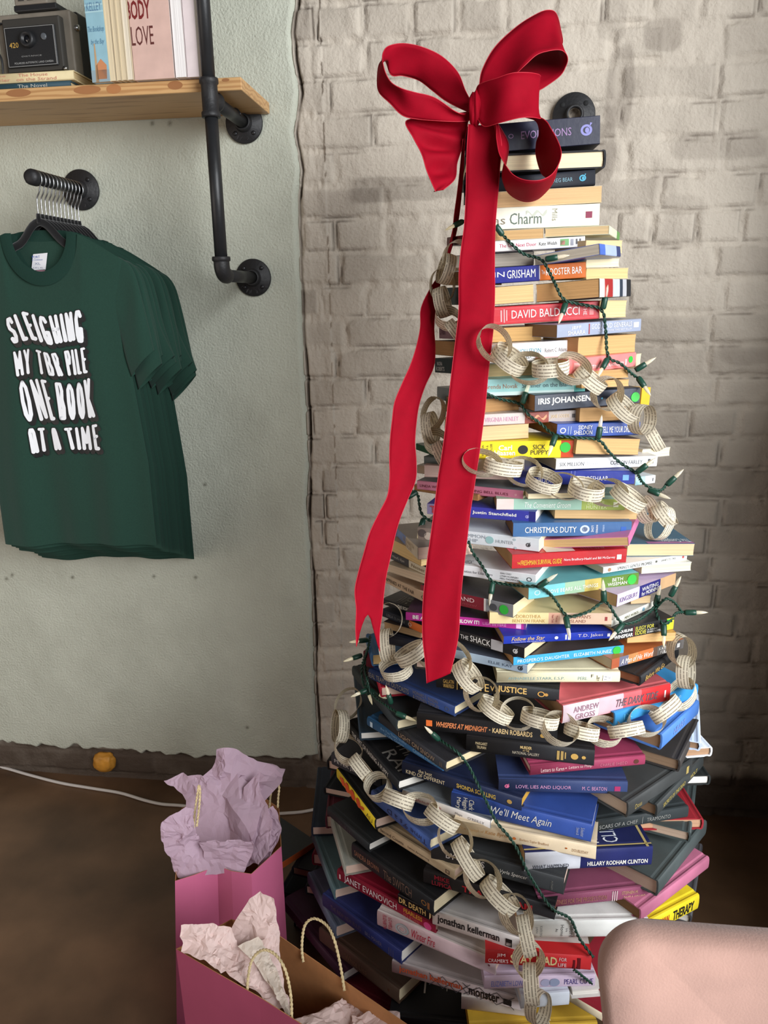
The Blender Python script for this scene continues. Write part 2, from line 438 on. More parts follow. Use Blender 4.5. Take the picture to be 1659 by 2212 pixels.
bm = bmesh.new(); add_tube(bm, [rel((pX, PIPE_Y+0.03, tz)), rel((pX, WALL_Y-0.024, tz))], RP, 20); obj('nipple', from_bm(bm, 'nipple'), t, m_pipe)
bm = bmesh.new()
arc = [rel((pX, PIPE_Y+0.024-0.024*math.cos(a), zb_+0.024-0.024*math.sin(a))) for a in np.linspace(0, PI/2, 9)]
add_tube(bm, [rel((pX, PIPE_Y, zb_+0.032))]+arc+[rel((pX, PIPE_Y+0.03, zb_))], 0.0168, 22)
lathe(bm, [(RP, 0.038), (0.019, 0.038), (0.0195, 0.036), (0.0195, 0.030), (0.0165, 0.028)], rel((pX, PIPE_Y, zb_)), (0, 0, 1), 22)
obj('elbow_fitting', from_bm(bm, 'elbow'), t, m_flange)
bm = bmesh.new(); add_tube(bm, [rel((pX, PIPE_Y+0.026, zb_)), rel((pX, WALL_Y-0.02, zb_))], RP, 20); obj('nipple', from_bm(bm, 'nipple'), t, m_pipe)
add_flange('flange', rel((pX, WALL_Y-0.009, tz)), t); add_flange('flange', rel((pX, WALL_Y-0.009, zb_)), t)
bm = bmesh.new(); add_tube(bm, [rel((pX+0.013*math.cos(a), PIPE_Y+0.165, tz+0.0155*math.sin(a)+(0.004 if abs(math.sin(a))<.2 else 0))) for a in np.linspace(-0.2, PI+0.2, 12)], 0.0022, 8)
obj('pipe_strap', from_bm(bm, 'strap'), t, m_bolt)

# shelf board
SH_Z0 = tz+0.0168; SH_Z1 = SH_Z0+0.0238; SH_Y0 = 1.6885; SH_X1 = float(on_y(521, 175, SH_Y0)[0])
m_pine = bpy.data.materials.new('pine_board'); m_pine.use_nodes = True
nt = m_pine.node_tree; N = nt.nodes; L = nt.links; p = N['Principled BSDF']; p.inputs['Roughness'].default_value = 0.45
tc = N.new('ShaderNodeTexCoord'); mp = N.new('ShaderNodeMapping'); mp.inputs['Scale'].default_value = (1.2, 9, 14)
wv = N.new('ShaderNodeTexWave'); wv.bands_direction = 'Z'; wv.inputs['Scale'].default_value = 2.2; wv.inputs['Distortion'].default_value = 9; wv.inputs['Detail'].default_value = 3; wv.inputs['Detail Scale'].default_value = 1.4
cr = N.new('ShaderNodeValToRGB'); cr.color_ramp.elements[0].color = lin((206, 164, 112)); cr.color_ramp.elements[1].color = lin((180, 134, 86)); cr.color_ramp.elements[0].position = 0.35
L.new(tc.outputs['Object'], mp.inputs[0]); L.new(mp.outputs[0], wv.inputs['Vector']); L.new(wv.outputs['Fac'], cr.inputs[0]); L.new(cr.outputs[0], p.inputs['Base Color'])
ts = thing('wall_shelf', 'knotty pine shelf board on black pipe brackets at the top left', 'shelf', (SH_X1, SH_Y0, SH_Z0))
bm = bmesh.new(); add_box(bm, -1.15, 0, 0, 0.2195, 0, SH_Z1-SH_Z0); bevel_all(bm, 0.0012, 1); obj('board', from_bm(bm, 'board'), ts, m_pine)
fl = Flat()
for (kx, kz, ra, rb, c) in [(40,199,.028,.0075,(158,108,68)),(188,190,.030,.008,(164,112,70)),(378,178,.016,.008,(156,106,66)),(487,166,.008,.003,(160,110,70)),(245,184,.016,.009,(176,120,74))]:
    P = on_y(kx, kz, SH_Y0); fl.disc(P[0]-SH_X1, min(max(P[2]-SH_Z0, rb+0.0015), SH_Z1-SH_Z0-rb-0.0015), ra, rb, c)
fl.build('knot', lambda u, v, w: (u, -0.0004, v), ts)
# flange whose pipe is missing, behind the top of the tree
fw = on_y(1238, 252, WALL_Y)
tf = thing('pipe_flange', 'round black wall flange with an open hole just behind the top book', 'flange', (fw[0], WALL_Y-0.009, fw[2]))
obj('plate', flange_mesh((0, 0, 0), 0.0465), tf, m_flange)
bm = bmesh.new(); lathe(bm, [(0.0135, 0.012), (0.0135, -0.004), (0, -0.004)], (0, 0, 0), (0, -1, 0), 24); obj('hole', from_bm(bm, 'hole'), tf, mat('grout', (150, 140, 128), 0.9, var=0.4, vscale=150, bump=0.4, bscale=200))
for a in (0.75, 2.45):
    bm = bmesh.new(); lathe(bm, [(0, 0.0085), (0.0052, 0.0085), (0.0058, 0.0075)], (0.033*math.cos(a), 0, 0.033*math.sin(a)), (0, -1, 0), 14); obj('screw_hole', from_bm(bm, 'sh'), tf, mat('hole_dark', (12, 12, 13), 0.8))

# ============================================================ things on the shelf
def shelf_pt(x, y): return on_z(x, y, SH_Z1)
def oriented(name, label, cat, P, ang, group=None): return thing(name, label, cat, tuple(P), group, (0, 0, ang))
# two books lying under the camera
P = on_z(160, 187, SH_Z1); yb = SH_Y0+0.012
def lying_shelf_book(x1, z0, T, ydep, col, pg, label, texts, over=0.0, Lb=0.235):
    b_ = thing('hardcover_book', label, 'book', (x1-Lb, yb+over, z0), 'books lying under the camera')
    bm = bmesh.new(); prof_box_cover(bm, Lb, ydep, T, 'h'); obj('cover', from_bm(bm, 'cover'), b_, cloth_cover(col))
    bm = bmesh.new(); add_box(bm, 0.003, Lb-0.003, 0.003, ydep-0.004, 0.0026, T-0.0026); obj('pages', from_bm(bm, 'pages'), b_, pages_mat(pg))
    f = Flat()
    for (s, u0, u1, v0, v1, c) in texts: f.text(s, u0*Lb, u1*Lb, v0*T, v1*T, c)
    f.build('lettering', lambda u, v, w: (u, -0.0016, v), b_)
    return b_
def prof_box_cover(bm, Lb, W, T, kind, segs=None, mi_top=0):
    """book wrapper: U-shaped section (spine at d=0) extruded along the spine"""
    if kind == 'h':
        c = 0.0026; bz = 0.0012; g = 0.0011
        outer = [(W, 0), (0.0135, 0), (0.0105, g), (0.0072, g), (0.004, 0), (0.0012, 0.0006), (0.0, 0.0022), (-bz*0.7, T*0.22), (-bz, T*0.5), (-bz*0.7, T*0.78), (0.0, T-0.0022), (0.0012, T-0.0006), (0.004, T), (0.0072, T-g), (0.0105, T-g), (0.0135, T), (W, T)]
        inner = [(W, T-c), (0.003, T-c), (0.0015, T*0.5), (0.003, c), (W, c)]
    else:
        c = 0.0006
        outer = [(W, 0), (0.0008, 0), (0.0, 0.0008), (-0.0002, T*0.5), (0.0, T-0.0008), (0.0008, T), (W, T)]
        inner = [(W, T-c), (c*1.2, T-c), (c*1.2, c), (W, c)]
    prof = outer+inner; n = len(prof); no = len(outer)
    cuts = [0.0] + [s[0]*Lb for s in (segs or [])][:-1] + [Lb] if segs else [0.0, Lb]
    rows = [[bm.verts.new((l, d, t)) for d, t in prof] for l in cuts]
    for si, (A, Bq) in enumerate(zip(rows, rows[1:])):
        for k in range(n):
            f = bm.faces.new((A[k], A[(k+1) % n], Bq[(k+1) % n], Bq[k]))
            dm = (prof[k][0]+prof[(k+1) % n][0])/2
            f.material_index = (1+si) if (segs and k < no-1 and dm < 0.0016) else mi_top
            f.smooth = (kind == 'h' and k < no-1 and 0.0005 > prof[k][0] and prof[(k+1) % n][0] < 0.0013)
    f = bm.faces.new(rows[0][::-1]); f = bm.faces.new(rows[-1])
sx1 = float(on_y(156, 168, yb)[0])
tb1 = 0.0128
lying_shelf_book(float(on_y(152, 176, yb)[0]), SH_Z1+0.0003, tb1, 0.15, (44, 72, 84), (200, 180, 140), 'thin dark teal hardcover lying on the shelf under the cream one', [('The Novel', .5, .78, .2, .7, (190, 190, 180))], 0.0)
lying_shelf_book(float(on_y(159, 160, yb)[0]), SH_Z1+0.0006+tb1, 0.019, 0.16, (218, 200, 156), (206, 180, 134), 'cream hardcover with pink lettering lying right under the camera',
    [('Daphne', .12, .36, .54, .82, (206, 140, 120)), ('Du Maurier', .06, .40, .16, .44, (206, 140, 120)), ('The House', .48, .76, .54, .86, (206, 140, 120)), ('on the Strand', .46, .84, .14, .44, (206, 140, 120))], 0.0)
# folding instant camera
cz = SH_Z1+0.0009+tb1+0.019; cY = yb+0.022
c0 = on_y(10, 148, cY); c1 = on_y(145, 150, cY); cw = c1[0]-c0[0]
S = cw/0.135
t = thing('instant_camera', 'vintage grey and black folding instant camera standing on two books', 'camera', (c0[0], cY, cz), None, (0, 0, -0.06))
m_cg = mat('camera_grey', (128, 120, 108), 0.5, var=0.1, vscale=40); m_cb = mat('camera_black', (30, 31, 33), 0.45, bump=0.1, bscale=500); m_chr = mat('chrome', (190, 190, 190), 0.2, metal=1.0); m_gl = mat('lens_glass', (16, 18, 24), 0.05, spec=0.8)
hC = 0.118*S
bm = bmesh.new(); add_box(bm, -0.02, cw+0.012, 0.022, 0.055, 0.0, hC); bevel_all(bm, 0.004, 3); obj('body', from_bm(bm, 'body'), t, m_cg)
bm = bmesh.new(); add_box(bm, -0.018, cw+0.010, 0.053, 0.095, 0.002, hC+0.006); bevel_all(bm, 0.005, 3); obj('back_door', from_bm(bm, 'back'), t, m_cb)
bm = bmesh.new(); add_box(bm, 0.004, cw-0.003, 0.004, 0.022, 0.006, hC*0.88); bevel_all(bm, 0.003, 2); obj('front_standard', from_bm(bm, 'front'), t, mat('camera_dark', (58, 56, 52), 0.45))
bm = bmesh.new(); add_box(bm, 0.010, cw-0.014, -0.001, 0.004, 0.014, hC*0.74); bevel_all(bm, 0.0012, 1); fp = obj('face_plate', from_bm(bm, 'plate'), t, m_cb)
fl = Flat(); pw = cw-0.024
fl.text('420', 0.010+pw*.08, 0.010+pw*.26, hC*.42, hC*.50, (214, 170, 80))
fl.text('POLAROID AUTOMATIC LAND CAMERA', 0.010+pw*.14, 0.010+pw*.92, hC*.165, hC*.195, (170, 170, 168))
fl.text('DISTANCE', 0.010+pw*.3, 0.010+pw*.7, hC*.27, hC*.29, (150, 150, 148))
for e in ((0.0, 1.0, 0.0, .012), (0, 1, .988, 1), (0, .01, 0, 1), (.99, 1, 0, 1)):
    fl.rect(0.0115+(pw-.003)*e[0], 0.0115+(pw-.003)*e[1], 0.0155+(hC*.74-.017)*e[2], 0.0155+(hC*.74-.017)*e[3], (160, 160, 158))
fl.build('lettering', lambda u, v, w: (u, -0.0014, v), fp)
lc = (0.010+pw*.47, -0.001, hC*.53)
bm = bmesh.new(); lathe(bm, [(0.0, 0.004), (0.0075, 0.004), (0.0085, 0.010), (0.013, 0.0105), (0.0155, 0.009), (0.0165, 0.002), (0.0165, 0.0)], lc, (0, -1, 0), 32); lr = obj('lens_ring', from_bm(bm, 'lens'), t, m_cb)
bm = bmesh.new(); lathe(bm, [(0.0, 0.0065), (0.004, 0.006), (0.0075, 0.0042)], lc, (0, -1, 0), 24); obj('lens', from_bm(bm, 'glass'), lr, m_gl)
bm = bmesh.new(); lathe(bm, [(0.0, 0.0025), (0.0045, 0.0025), (0.006, 0.002), (0.0065, 0.0)], (0.010+pw*.78, -0.001, hC*.56), (0, -1, 0), 20); obj('electric_eye', from_bm(bm, 'eye'), t, mat('eye_grey', (90, 94, 98), 0.2))
bm = bmesh.new(); add_box(bm, 0.03, cw-0.012, 0.014, 0.06, hC, hC+0.012); bevel_all(bm, 0.002, 2); obj('top_plate', from_bm(bm, 'top'), t, m_cb)
bm = bmesh.new(); add_box(bm, 0.034, cw-0.03, 0.012, 0.05, hC+0.011, hC+0.045); bevel_all(bm, 0.003, 2); vf = obj('viewfinder', from_bm(bm, 'vf'), t, m_cg)
for a in (0.045, 0.066): 
    bm = bmesh.new(); add_box(bm, a, a+0.013, 0.0105, 0.013, hC+0.018, hC+0.04); obj('finder_window', from_bm(bm, 'w'), vf, m_chr)
bm = bmesh.new(); add_tube(bm, catmull([(-0.004, 0.02, hC*.86), (-0.020, 0.012, hC*.80), (-0.022, 0.012, hC*.5), (-0.012, 0.012, hC*.28), (-0.014, 0.012, hC*.05)], 6), 0.0022, 8); obj('shutter_cable', from_bm(bm, 'cable'), t, m_cb)
bm = bmesh.new(); lathe(bm, [(0, 0.008), (0.006, 0.008), (0.006, 0)], (cw+0.012, 0.04, hC*.75), (1, 0, 0), 16); obj('strap_lug', from_bm(bm, 'lug'), t, m_chr)
bm = bmesh.new(); lathe(bm, [(0, 0.006), (0.004, 0.006), (0.004, 0)], (cw-0.002, 0.008, 0.008), (0, -1, 0), 14); obj('latch', from_bm(bm, 'latch'), t, m_chr)

def standing_book(label, px_l, px_r, hgt, thick, spine_side, col, pg, cover_front, rot_extra=0.0, group=None, lean=0.0, build=None, y0=None):
    """book standing on the shelf; its visible face runs from px_l to px_r along the shelf"""
    A = on_z(px_l[0], px_l[1], SH_Z1); B = on_z(px_r[0], px_r[1], SH_Z1)
    d = B-A; w = math.hypot(d[0], d[1]); ang = math.atan2(d[1], d[0])
    b_ = thing('paperback_book', label, 'book', (A[0], A[1], SH_Z1+0.0004), group, (lean, 0, ang+rot_extra))
    bm = bmesh.new()
    if cover_front:     # cover faces the room
        add_box(bm, 0, w, 0, 0.0008, 0, hgt); add_box(bm, 0, w, thick-0.0008, thick, 0, hgt); add_box(bm, 0, 0.0008, 0, thick, 0, hgt)
        obj('cover', from_bm(bm, 'cover'), b_, jacket(col))
        bm = bmesh.new(); add_box(bm, 0.0009, w-0.0008, 0.0009, thick-0.0009, 0.001, hgt-0.001); obj('pages', from_bm(bm, 'pages'), b_, mat('page_edges_upright', pg, 0.85, var=0.14, vscale=1.0, stretch=(5, 1500, 5)))
    else:               # page edges face the room
        add_box(bm, 0, 0.0008, 0, 0.13, 0, hgt); add_box(bm, w-0.0008, w, 0, 0.13, 0, hgt); add_box(bm, 0, w, 0.1292, 0.13, 0, hgt)
        obj('cover', from_bm(bm, 'cover'), b_, jacket(col))
        bm = bmesh.new(); add_box(bm, 0.0009, w-0.0009, 0.0006, 0.129, 0.001, hgt-0.001); obj('pages', from_bm(bm, 'pages'), b_, mat('page_edges_upright_b', pg, 0.85, var=0.2, vscale=1.0, stretch=(900, 5, 5), bump=0.25, bscale=1.0))
    return b_, w
# pale blue paperback, cover turned to the left
b_, w = standing_book('pale blue paperback with a beach cover, standing right of the camera', (200, 179), (238, 176), 0.215, 0.014, 'l', (150, 192, 206), (226, 214, 190), True, 0.0, 'books standing on the shelf', -0.0)
fl = Flat()
fl.text('MIRANDA', 0.06*w, .92*w, .150, .165, (96, 134, 166)); fl.text('KELLEY', 0.1*w, .92*w, .128, .143, (96, 134, 166))
fl.text('The Bookshop', .05*w, .95*w, .088, .101, (86, 130, 160), 'i'); fl.text('by the Bay', .15*w, .9*w, .066, .078, (86, 130, 160), 'i')
for k in range(5): fl.rect(0, w, .125+.004*k*3, .128+.004*k*3, (176, 212, 220))
fl.rect(0, w, 0.0, .022, (150, 170, 178)); fl.poly([(.3*w, .005), (.85*w, .005), (.9*w, .03), (.6*w, .042), (.3*w, .03)], (206, 140, 96)); fl.poly([(.22*w, .0), (.4*w, .0), (.36*w, .07), (.3*w, .07)], (196, 160, 120))
fl.build('cover_print', lambda u, v, w_: (u, -0.0004, v), b_)
xs_ = [(238, 176.6, 0.214, .000), (252, 175.5, 0.205, .004), (263, 174.8, 0.212, .0), (275, 174, 0.198, .006)]
names = ['first', 'second', 'third', 'fourth']
for i, (x_, y_, hh, of) in enumerate(xs_):
    nx_ = xs_[i+1][0] if i+1 < len(xs_) else 289
    b_, w = standing_book('%s of four books with cream page edges facing out, beside the pale blue one' % names[i], (x_+0.6, y_), (nx_-0.4, y_-0.9), hh, 0.02, 'l', (206, 190, 160), (224, 206, 172) if i != 3 else (230, 218, 196), False, 0, 'page-out books standing on the shelf', 0)
b_, w = standing_book('dusty pink book with maroon cover lettering standing on the shelf', (291, 174), (377, 168.6), 0.228, 0.028, 'l', (214, 180, 168), (236, 230, 226), True, 0, 'books standing on the shelf')
fl = Flat()
fl.text('BODY', -.05*w+.0, .54*w, .108, .142, (120, 36, 36), 'b'); fl.text('LOVE', .02*w, .57*w, .062, .096, (96, 48, 44)); fl.text('KELLY LEVEQUE', -.0*w, .42*w, .154, .162, (96, 48, 44))
fl.build('cover_print', lambda u, v, w_: (max(u, 0.0005), -0.0004, v), b_)
b_, w = standing_book('pale book with fanned white page edges behind the dusty pink one', (380, 168.8), (404, 167.4), 0.235, 0.03, 'l', (226, 214, 212), (238, 232, 230), False, 0, 'books standing on the shelf')
b_, w = standing_book('plain pale pinkish-white book standing nearest the vertical pipe', (405, 167.4), (430, 166.0), 0.24, 0.03, 'l', (226, 212, 212), (238, 232, 230), True, 0, 'books standing on the shelf')

# ============================================================ clothes rail with hangers and shirts
rw = on_y(180, 408, WALL_Y); RXc, RZc = float(rw[0]), float(rw[2])-0.004
RY0 = 1.690
t = thing('clothes_rail', 'short black pipe rail with end cap, sticking out from its wall flange', 'clothes rail', (RXc, WALL_Y-0.009, RZc))
add_flange('flange', (0, 0, 0), t, 0.0465)
bm = bmesh.new(); add_tube(bm, [(0, -0.02, 0), (0, RY0+0.01-(WALL_Y-0.009), 0)], RP, 20); obj('pipe', from_bm(bm, 'pipe'), t, m_pipe)
bm = bmesh.new(); lathe(bm, [(RP, -0.012), (0.0165, -0.012), (0.017, -0.010), (0.0168, 0.008), (0.014, 0.014), (0.007, 0.017), (0, 0.0175)], (0, RY0+0.008-(WALL_Y-0.009), 0), (0, -1, 0), 24); obj('end_cap', from_bm(bm, 'cap'), t, m_flange)

SY = 1.70
def SH(px, py): p = on_y(px, py, SY); return float(p[0])-RXc, float(p[2])-RZc
m_hook = mat('hook_wire', (170, 172, 176), 0.25, metal=1.0); m_velvet = mat('black_velvet', (14, 14, 16), 0.9, sheen=0.4, spec=0.2)
def hook_mesh():
    bm = bmesh.new(); r = 0.0185
    pts = [(r*math.cos(a), 0, 0.0+r*math.sin(a)) for a in np.linspace(PI*1.12, -0.25*PI, 22)]
    pts += [(0.009, 0, -0.026), (0.003, 0, -0.036), (0.001, 0, -0.046), (0.0, 0, -0.078)]
    add_tube(bm, catmull([np.array(p)+np.array((0, 0, -0.0030)) for p in pts], 3), 0.0016, 7); return from_bm(bm, 'hook')
hz0 = SH(75, 466)[1]
def hanger_mesh():
    bm = bmesh.new(); pts = []
    for s in np.linspace(-1, 1, 41):
        a = abs(s); x = 0.172*s
        z = hz0 - 0.013 - 0.034*sstep(0.0, 0.32, a) - 0.080*max(0, a-0.12)**1.15
        pts.append((x, 0, z))
    add_tube(bm, pts, [0.0085]*41, 10)
    bmesh.ops.scale(bm, vec=(1, 0.36, 1), verts=bm.verts)
    add_tube(bm, [(0, 0, hz0-0.016), (0, 0, hz0+0.004)], [0.006, 0.0045], 8)
    return from_bm(bm, 'hanger')
hk, hg = hook_mesh(), hanger_mesh(); hk.materials.append(m_hook); hg.materials.append(m_velvet)
m_green = mat('green_jersey', (34, 62, 52), 0.9, var=0.06, vscale=300, sheen=0.15, bump=0.08, bscale=900, spec=0.15)
m_green_rib = mat('green_rib', (30, 56, 48), 0.9, bump=0.25, bscale=1, stretch=(900, 900, 60), spec=0.15)

nk = SH(158, 505); nkc = SH(75, 505)[0]; nr = nk[0]-nkc; nz_ = nk[1]
nfront = SH(75, 617)[1]; shp = SH(266, 562); arm = SH(272, 735); hm = SH(338, 1180); hemz = SH(75, 1172)[1]
def shirt_body(rs, seedv):
    rg = np.random.default_rng(3)
    nu, nv = 61, 72; vs_ = []; fs = []
    ph = rg.random(6)*6.28
    hw_pts = [(nz_+0.0, shp[0]), (shp[1], shp[0]+0.001), (arm[1]-0.02, arm[0]-nkc*0), (SH(320, 1000)[1], SH(320, 1000)[0]), (hemz, hm[0])]
    zz_ = np.array([h[0] for h in hw_pts])[::-1]; ww_ = np.array([h[1] for h in hw_pts])[::-1]
    for side in (-1, 1):
        base = len(vs_)
        for j in range(nv):
            tt = j/(nv-1)
            for i in range(nu):
                uu = -1+2*i/(nu-1); ax_ = abs(uu)*shp[0]
                if ax_ < nr:
                    dep = (nz_-nfront) if side < 0 else 0.014
                    zt_ = nz_ - dep*math.sqrt(max(0, 1-(ax_/nr)**2))
                else: zt_ = nz_ + (shp[1]-nz_)*((ax_-nr)/(shp[0]-nr))**1.1
                zbm = hemz + 0.004*math.sin(3*uu+ph[0]) 
                z = zt_ + (zbm-zt_)*tt
                w_ = np.interp(z, zz_, ww_)
                x = nkc*0 + uu*w_
                th = rs*math.sqrt(max(0, 1-uu**4)) + 0.0008
                fold = 0.010*tt**1.3*math.sin(uu*5.2+ph[1]+1.2*tt) + 0.006*tt*math.sin(uu*11+ph[2]) + 0.004*math.sin(uu*3+4*tt+ph[3])
                y = side*th + fold*(0.9)
                if side < 0: y -= 0.010*math.exp(-((tt-0.18)/0.15)**2)*(1-uu*uu)
                vs_.append((x, y, z))
        for j in range(nv-1):
            for i in range(nu-1):
                a = base+j*nu+i; q = (a, a+1, a+nu+1, a+nu)
                fs.append(q if side < 0 else q[::-1])
    me = pyd('shirt_body', vs_, fs); me.polygons.foreach_set('use_smooth', [True]*len(me.polygons)); return me
def sleeve_mesh(sgn, dj):
    out_ = np.array([(250, 553), (272, 564), (290, 588), (304, 630), (319, 690), (333+dj[0], 757+dj[1])], float)
    inn_ = np.array([(250, 690), (257, 712), (264, 738), (270, 762), (277, 788), (284+dj[0]*.6, 814+dj[1])], float)
    out_ = np.array(catmull(out_, 4)); inn_ = np.array(catmull(inn_, 4)); vs_ = []; fs = []
    n, k = len(out_), 20
    for i in range(n):
        t_ = i/(n-1); o1 = np.array(SH(*out_[i])); i1 = np.array(SH(*inn_[i])); c = (o1+i1)/2; h = (o1-i1)/2
        th = 0.0050+0.0095*t_**1.5
        for j in range(k):
            a = 2*PI*j/k; q = c + h*math.cos(a)
            yy = th*math.sin(a)*(1+0.25*math.sin(4*t_+2*a)) + 0.003*math.sin(7*t_)*t_
            vs_.append((sgn*q[0] if sgn > 0 else -q[0], yy, q[1]))
    for i in range(n-1):
        for j in range(k):
            a = i*k+j; b = i*k+(j+1) % k; fs.append((a, b, b+k, a+k))
    me = pyd('sleeve', vs_, fs); me.polygons.foreach_set('use_smooth', [True]*len(me.polygons)); return me
def band_mesh(rx, rin, zf, zin, side):
    vs_ = []; fs = []; n = 40
    for i in range(n+1):
        a = PI*i/n
        for k, (r_, dz) in enumerate(((rx, zf), ((rx+rin)/2, (zf+zin)/2), (rin, zin))):
            x = r_*math.cos(a); z = nz_ + (0.004 if k else 0) - dz*math.sin(a)
            vs_.append((x, side*(0.0095 + (0.002 if k == 1 else 0.0)) - 0.010*(1 if side < 0 else 0)*math.sin(a)*0.9, z))
    for i in range(n):
        for k in range(2):
            a = i*3+k; fs.append((a, a+1, a+4, a+3))
    me = pyd('collar', vs_, fs); me.polygons.foreach_set('use_smooth', [True]*len(me.polygons)); return me
dzf = nz_-nfront
col_f = band_mesh(nr+0.001, nr*0.72, dzf+0.001, dzf*0.76, -1); col_b = band_mesh(nr+0.001, nr*0.72, 0.014, -0.006, 1)
bodies = [shirt_body(0.0085, 3), shirt_body(0.0065, 8), shirt_body(0.0065, 21)]
sl_r, sl_l = [sleeve_mesh(1, dj) for dj in ((0, 0), (12, 12), (-5, -12), (16, -4), (5, 22))], sleeve_mesh(-1, (0, 0))
for me in bodies+sl_r+[sl_l]: me.materials.append(m_green)
for me in (col_f, col_b): me.materials.append(m_green_rib)
NSH = 12
for i in range(NSH):
    y = SY + 0.0165*i - 0.001
    rz = 0.0 if i == 0 else random.uniform(-0.022, 0.022); dz = 0 if i == 0 else random.uniform(-0.004, 0.002) - 0.0006*i
    if i == 0:
        lab_h = 'black velvet hanger with chrome hook, frontmost on the rail, inside the printed shirt'
        lab_s = 'dark green t-shirt with white slogan, frontmost of the shirts on the rail'
    else:
        lab_h = 'black velvet hanger with chrome hook on the rail behind the frontmost one'; lab_s = 'plain-looking dark green t-shirt hanging behind the printed one on the rail'
    if i == NSH-1:
        lab_h = 'black velvet hanger with chrome hook hung last, closest to the wall flange'; lab_s = 'dark green t-shirt hung last, right against the plaster wall'
    h = thing('clothes_hanger', lab_h, 'hanger', (RXc, y, RZc), 'velvet hangers on the rail', (0, 0, rz*0.6))
    obj('hook', hk, h); obj('shoulder_bar', hg, h)
    s = thing('t_shirt', lab_s, 't-shirt', (RXc+(random.uniform(-.006, .01) if i else 0), y, RZc+dz), 'green t-shirts on the rail', (0, 0, rz))
    bo = obj('body', bodies[0 if i == 0 else 1+i % 2], s)
    obj('collar', col_f, s); obj('collar', col_b, s)
    a = obj('sleeve', sl_r[0 if i == 0 else (i*3+1) % 5], s); bq = obj('sleeve', sl_l, s)
    if i:
        s.scale = (1+0.0075*i, 1, 1+0.0098*i)
    if i == 0:
        # printed slogan, draped on the chest
        def chest_y(x, z):
            best = None
            return -0.0
        bme = bodies[0]; nvt = len(bme.vertices)//2
        bc = np.array([v.co[:] for v in bme.vertices])[:nvt]
        def drape(u, v, w):
            d = (bc[:, 0]-u)**2+(bc[:, 2]-v)**2; k = np.argsort(d)[:4]; wt = 1/(d[k]+1e-8)
            return (u, float((bc[k, 1]*wt).sum()/wt.sum()) - 0.0022 - w, v)
        lines = [('SLEIGHING', [(12,690),(45,672),(95,684),(140,676),(177,668)], [(26,743),(70,733),(115,745),(150,738),(181,742)]),
                 ('MY TBR PILE', [(27,760),(70,752),(110,764),(150,756),(183,750)], [(36,814),(70,806),(125,813),(155,812),(188,806)]),
                 ('ONE BOOK', [(37,823),(80,818),(120,826),(160,830),(192,816)], [(52,912),(105,910),(130,908),(165,908),(205,902)]),
                 ('AT A TIME', [(57,926),(95,925),(125,926),(170,924),(208,916)], [(68,982),(100,976),(140,972),(175,974),(216,974)])]
        GL = {'S': (.92, [[(1,.82),(.8,1),(.25,1),(0,.8),(.12,.6),(.85,.42),(1,.2),(.75,0),(.25,0),(0,.14)]]), 'L': (.8, [[(.1,1),(.1,0),(1,0)]]),
              'E': (.82, [[(1,1),(.1,1),(.1,0),(1,0)], [(.1,.5),(.85,.55)]]), 'I': (.30, [[(.5,1),(.5,0)]]),
              'G': (.95, [[(1,.84),(.75,1),(.3,1),(0,.75),(0,.2),(.3,0),(.85,0),(1,.12),(1,.42),(.6,.42)]]), 'H': (.95, [[(0,1),(0,0)], [(1,1),(1,0)], [(0,.5),(1,.5)]]),
              'N': (.98, [[(0,0),(0,1),(1,.05),(1,1)]]), 'M': (1.25, [[(0,0),(.06,1),(.5,.3),(.94,1),(1,0)]]), 'Y': (.95, [[(0,1),(.45,.52),(.5,0)], [(1,1),(.5,.5)]]),
              'T': (.9, [[(0,1),(1,1)], [(.5,1),(.5,0)]]), 'B': (.95, [[(0,0),(.05,1),(.75,1),(.95,.8),(.75,.55),(.05,.54)], [(.75,.54),(1,.3),(.8,0),(0,0)]]),
              'R': (.95, [[(0,0),(.05,1),(.75,1),(1,.78),(.75,.5),(.05,.5)], [(.55,.5),(1,0)]]), 'P': (.9, [[(0,0),(.05,1),(.75,1),(1,.75),(.75,.48),(.05,.48)]]),
              'O': (.98, [[(.5,1),(.12,.85),(0,.5),(.12,.14),(.5,0),(.88,.14),(1,.5),(.88,.85),(.5,1)]]), 'K': (.95, [[(0,1),(0,0)], [(1,1),(.15,.5),(1,0)]]),
              'A': (.95, [[(0,0),(.12,.85),(.3,1),(.7,1),(.88,.85),(1,0)], [(.08,.4),(.92,.4)]]), ' ': (.45, [])}
        def SHT(px, py): p = on_y(px, py, SY-0.020); return float(p[0])-RXc, float(p[2])-RZc
        fw_, fb_ = Flat(), Flat()
        for (txt, tp, bt) in lines:
            tp = np.array(tp, float); bt = np.array(bt, float); k = np.linspace(0, 1, len(tp))
            def wp(x, y):
                tx, ty = np.interp(x, k, tp[:, 0]), np.interp(x, k, tp[:, 1]); bx, by = np.interp(x, k, bt[:, 0]), np.interp(x, k, bt[:, 1])
                return bx+(tx-bx)*y, by+(ty-by)*y
            gap = 0.29; tot = sum(GL[c][0] for c in txt) + gap*(len(txt)-1); x0 = 0.0
            hpx = abs(bt[:, 1]-tp[:, 1]).mean(); lpx = math.hypot(*(tp[-1]-tp[0])); unit = lpx/tot
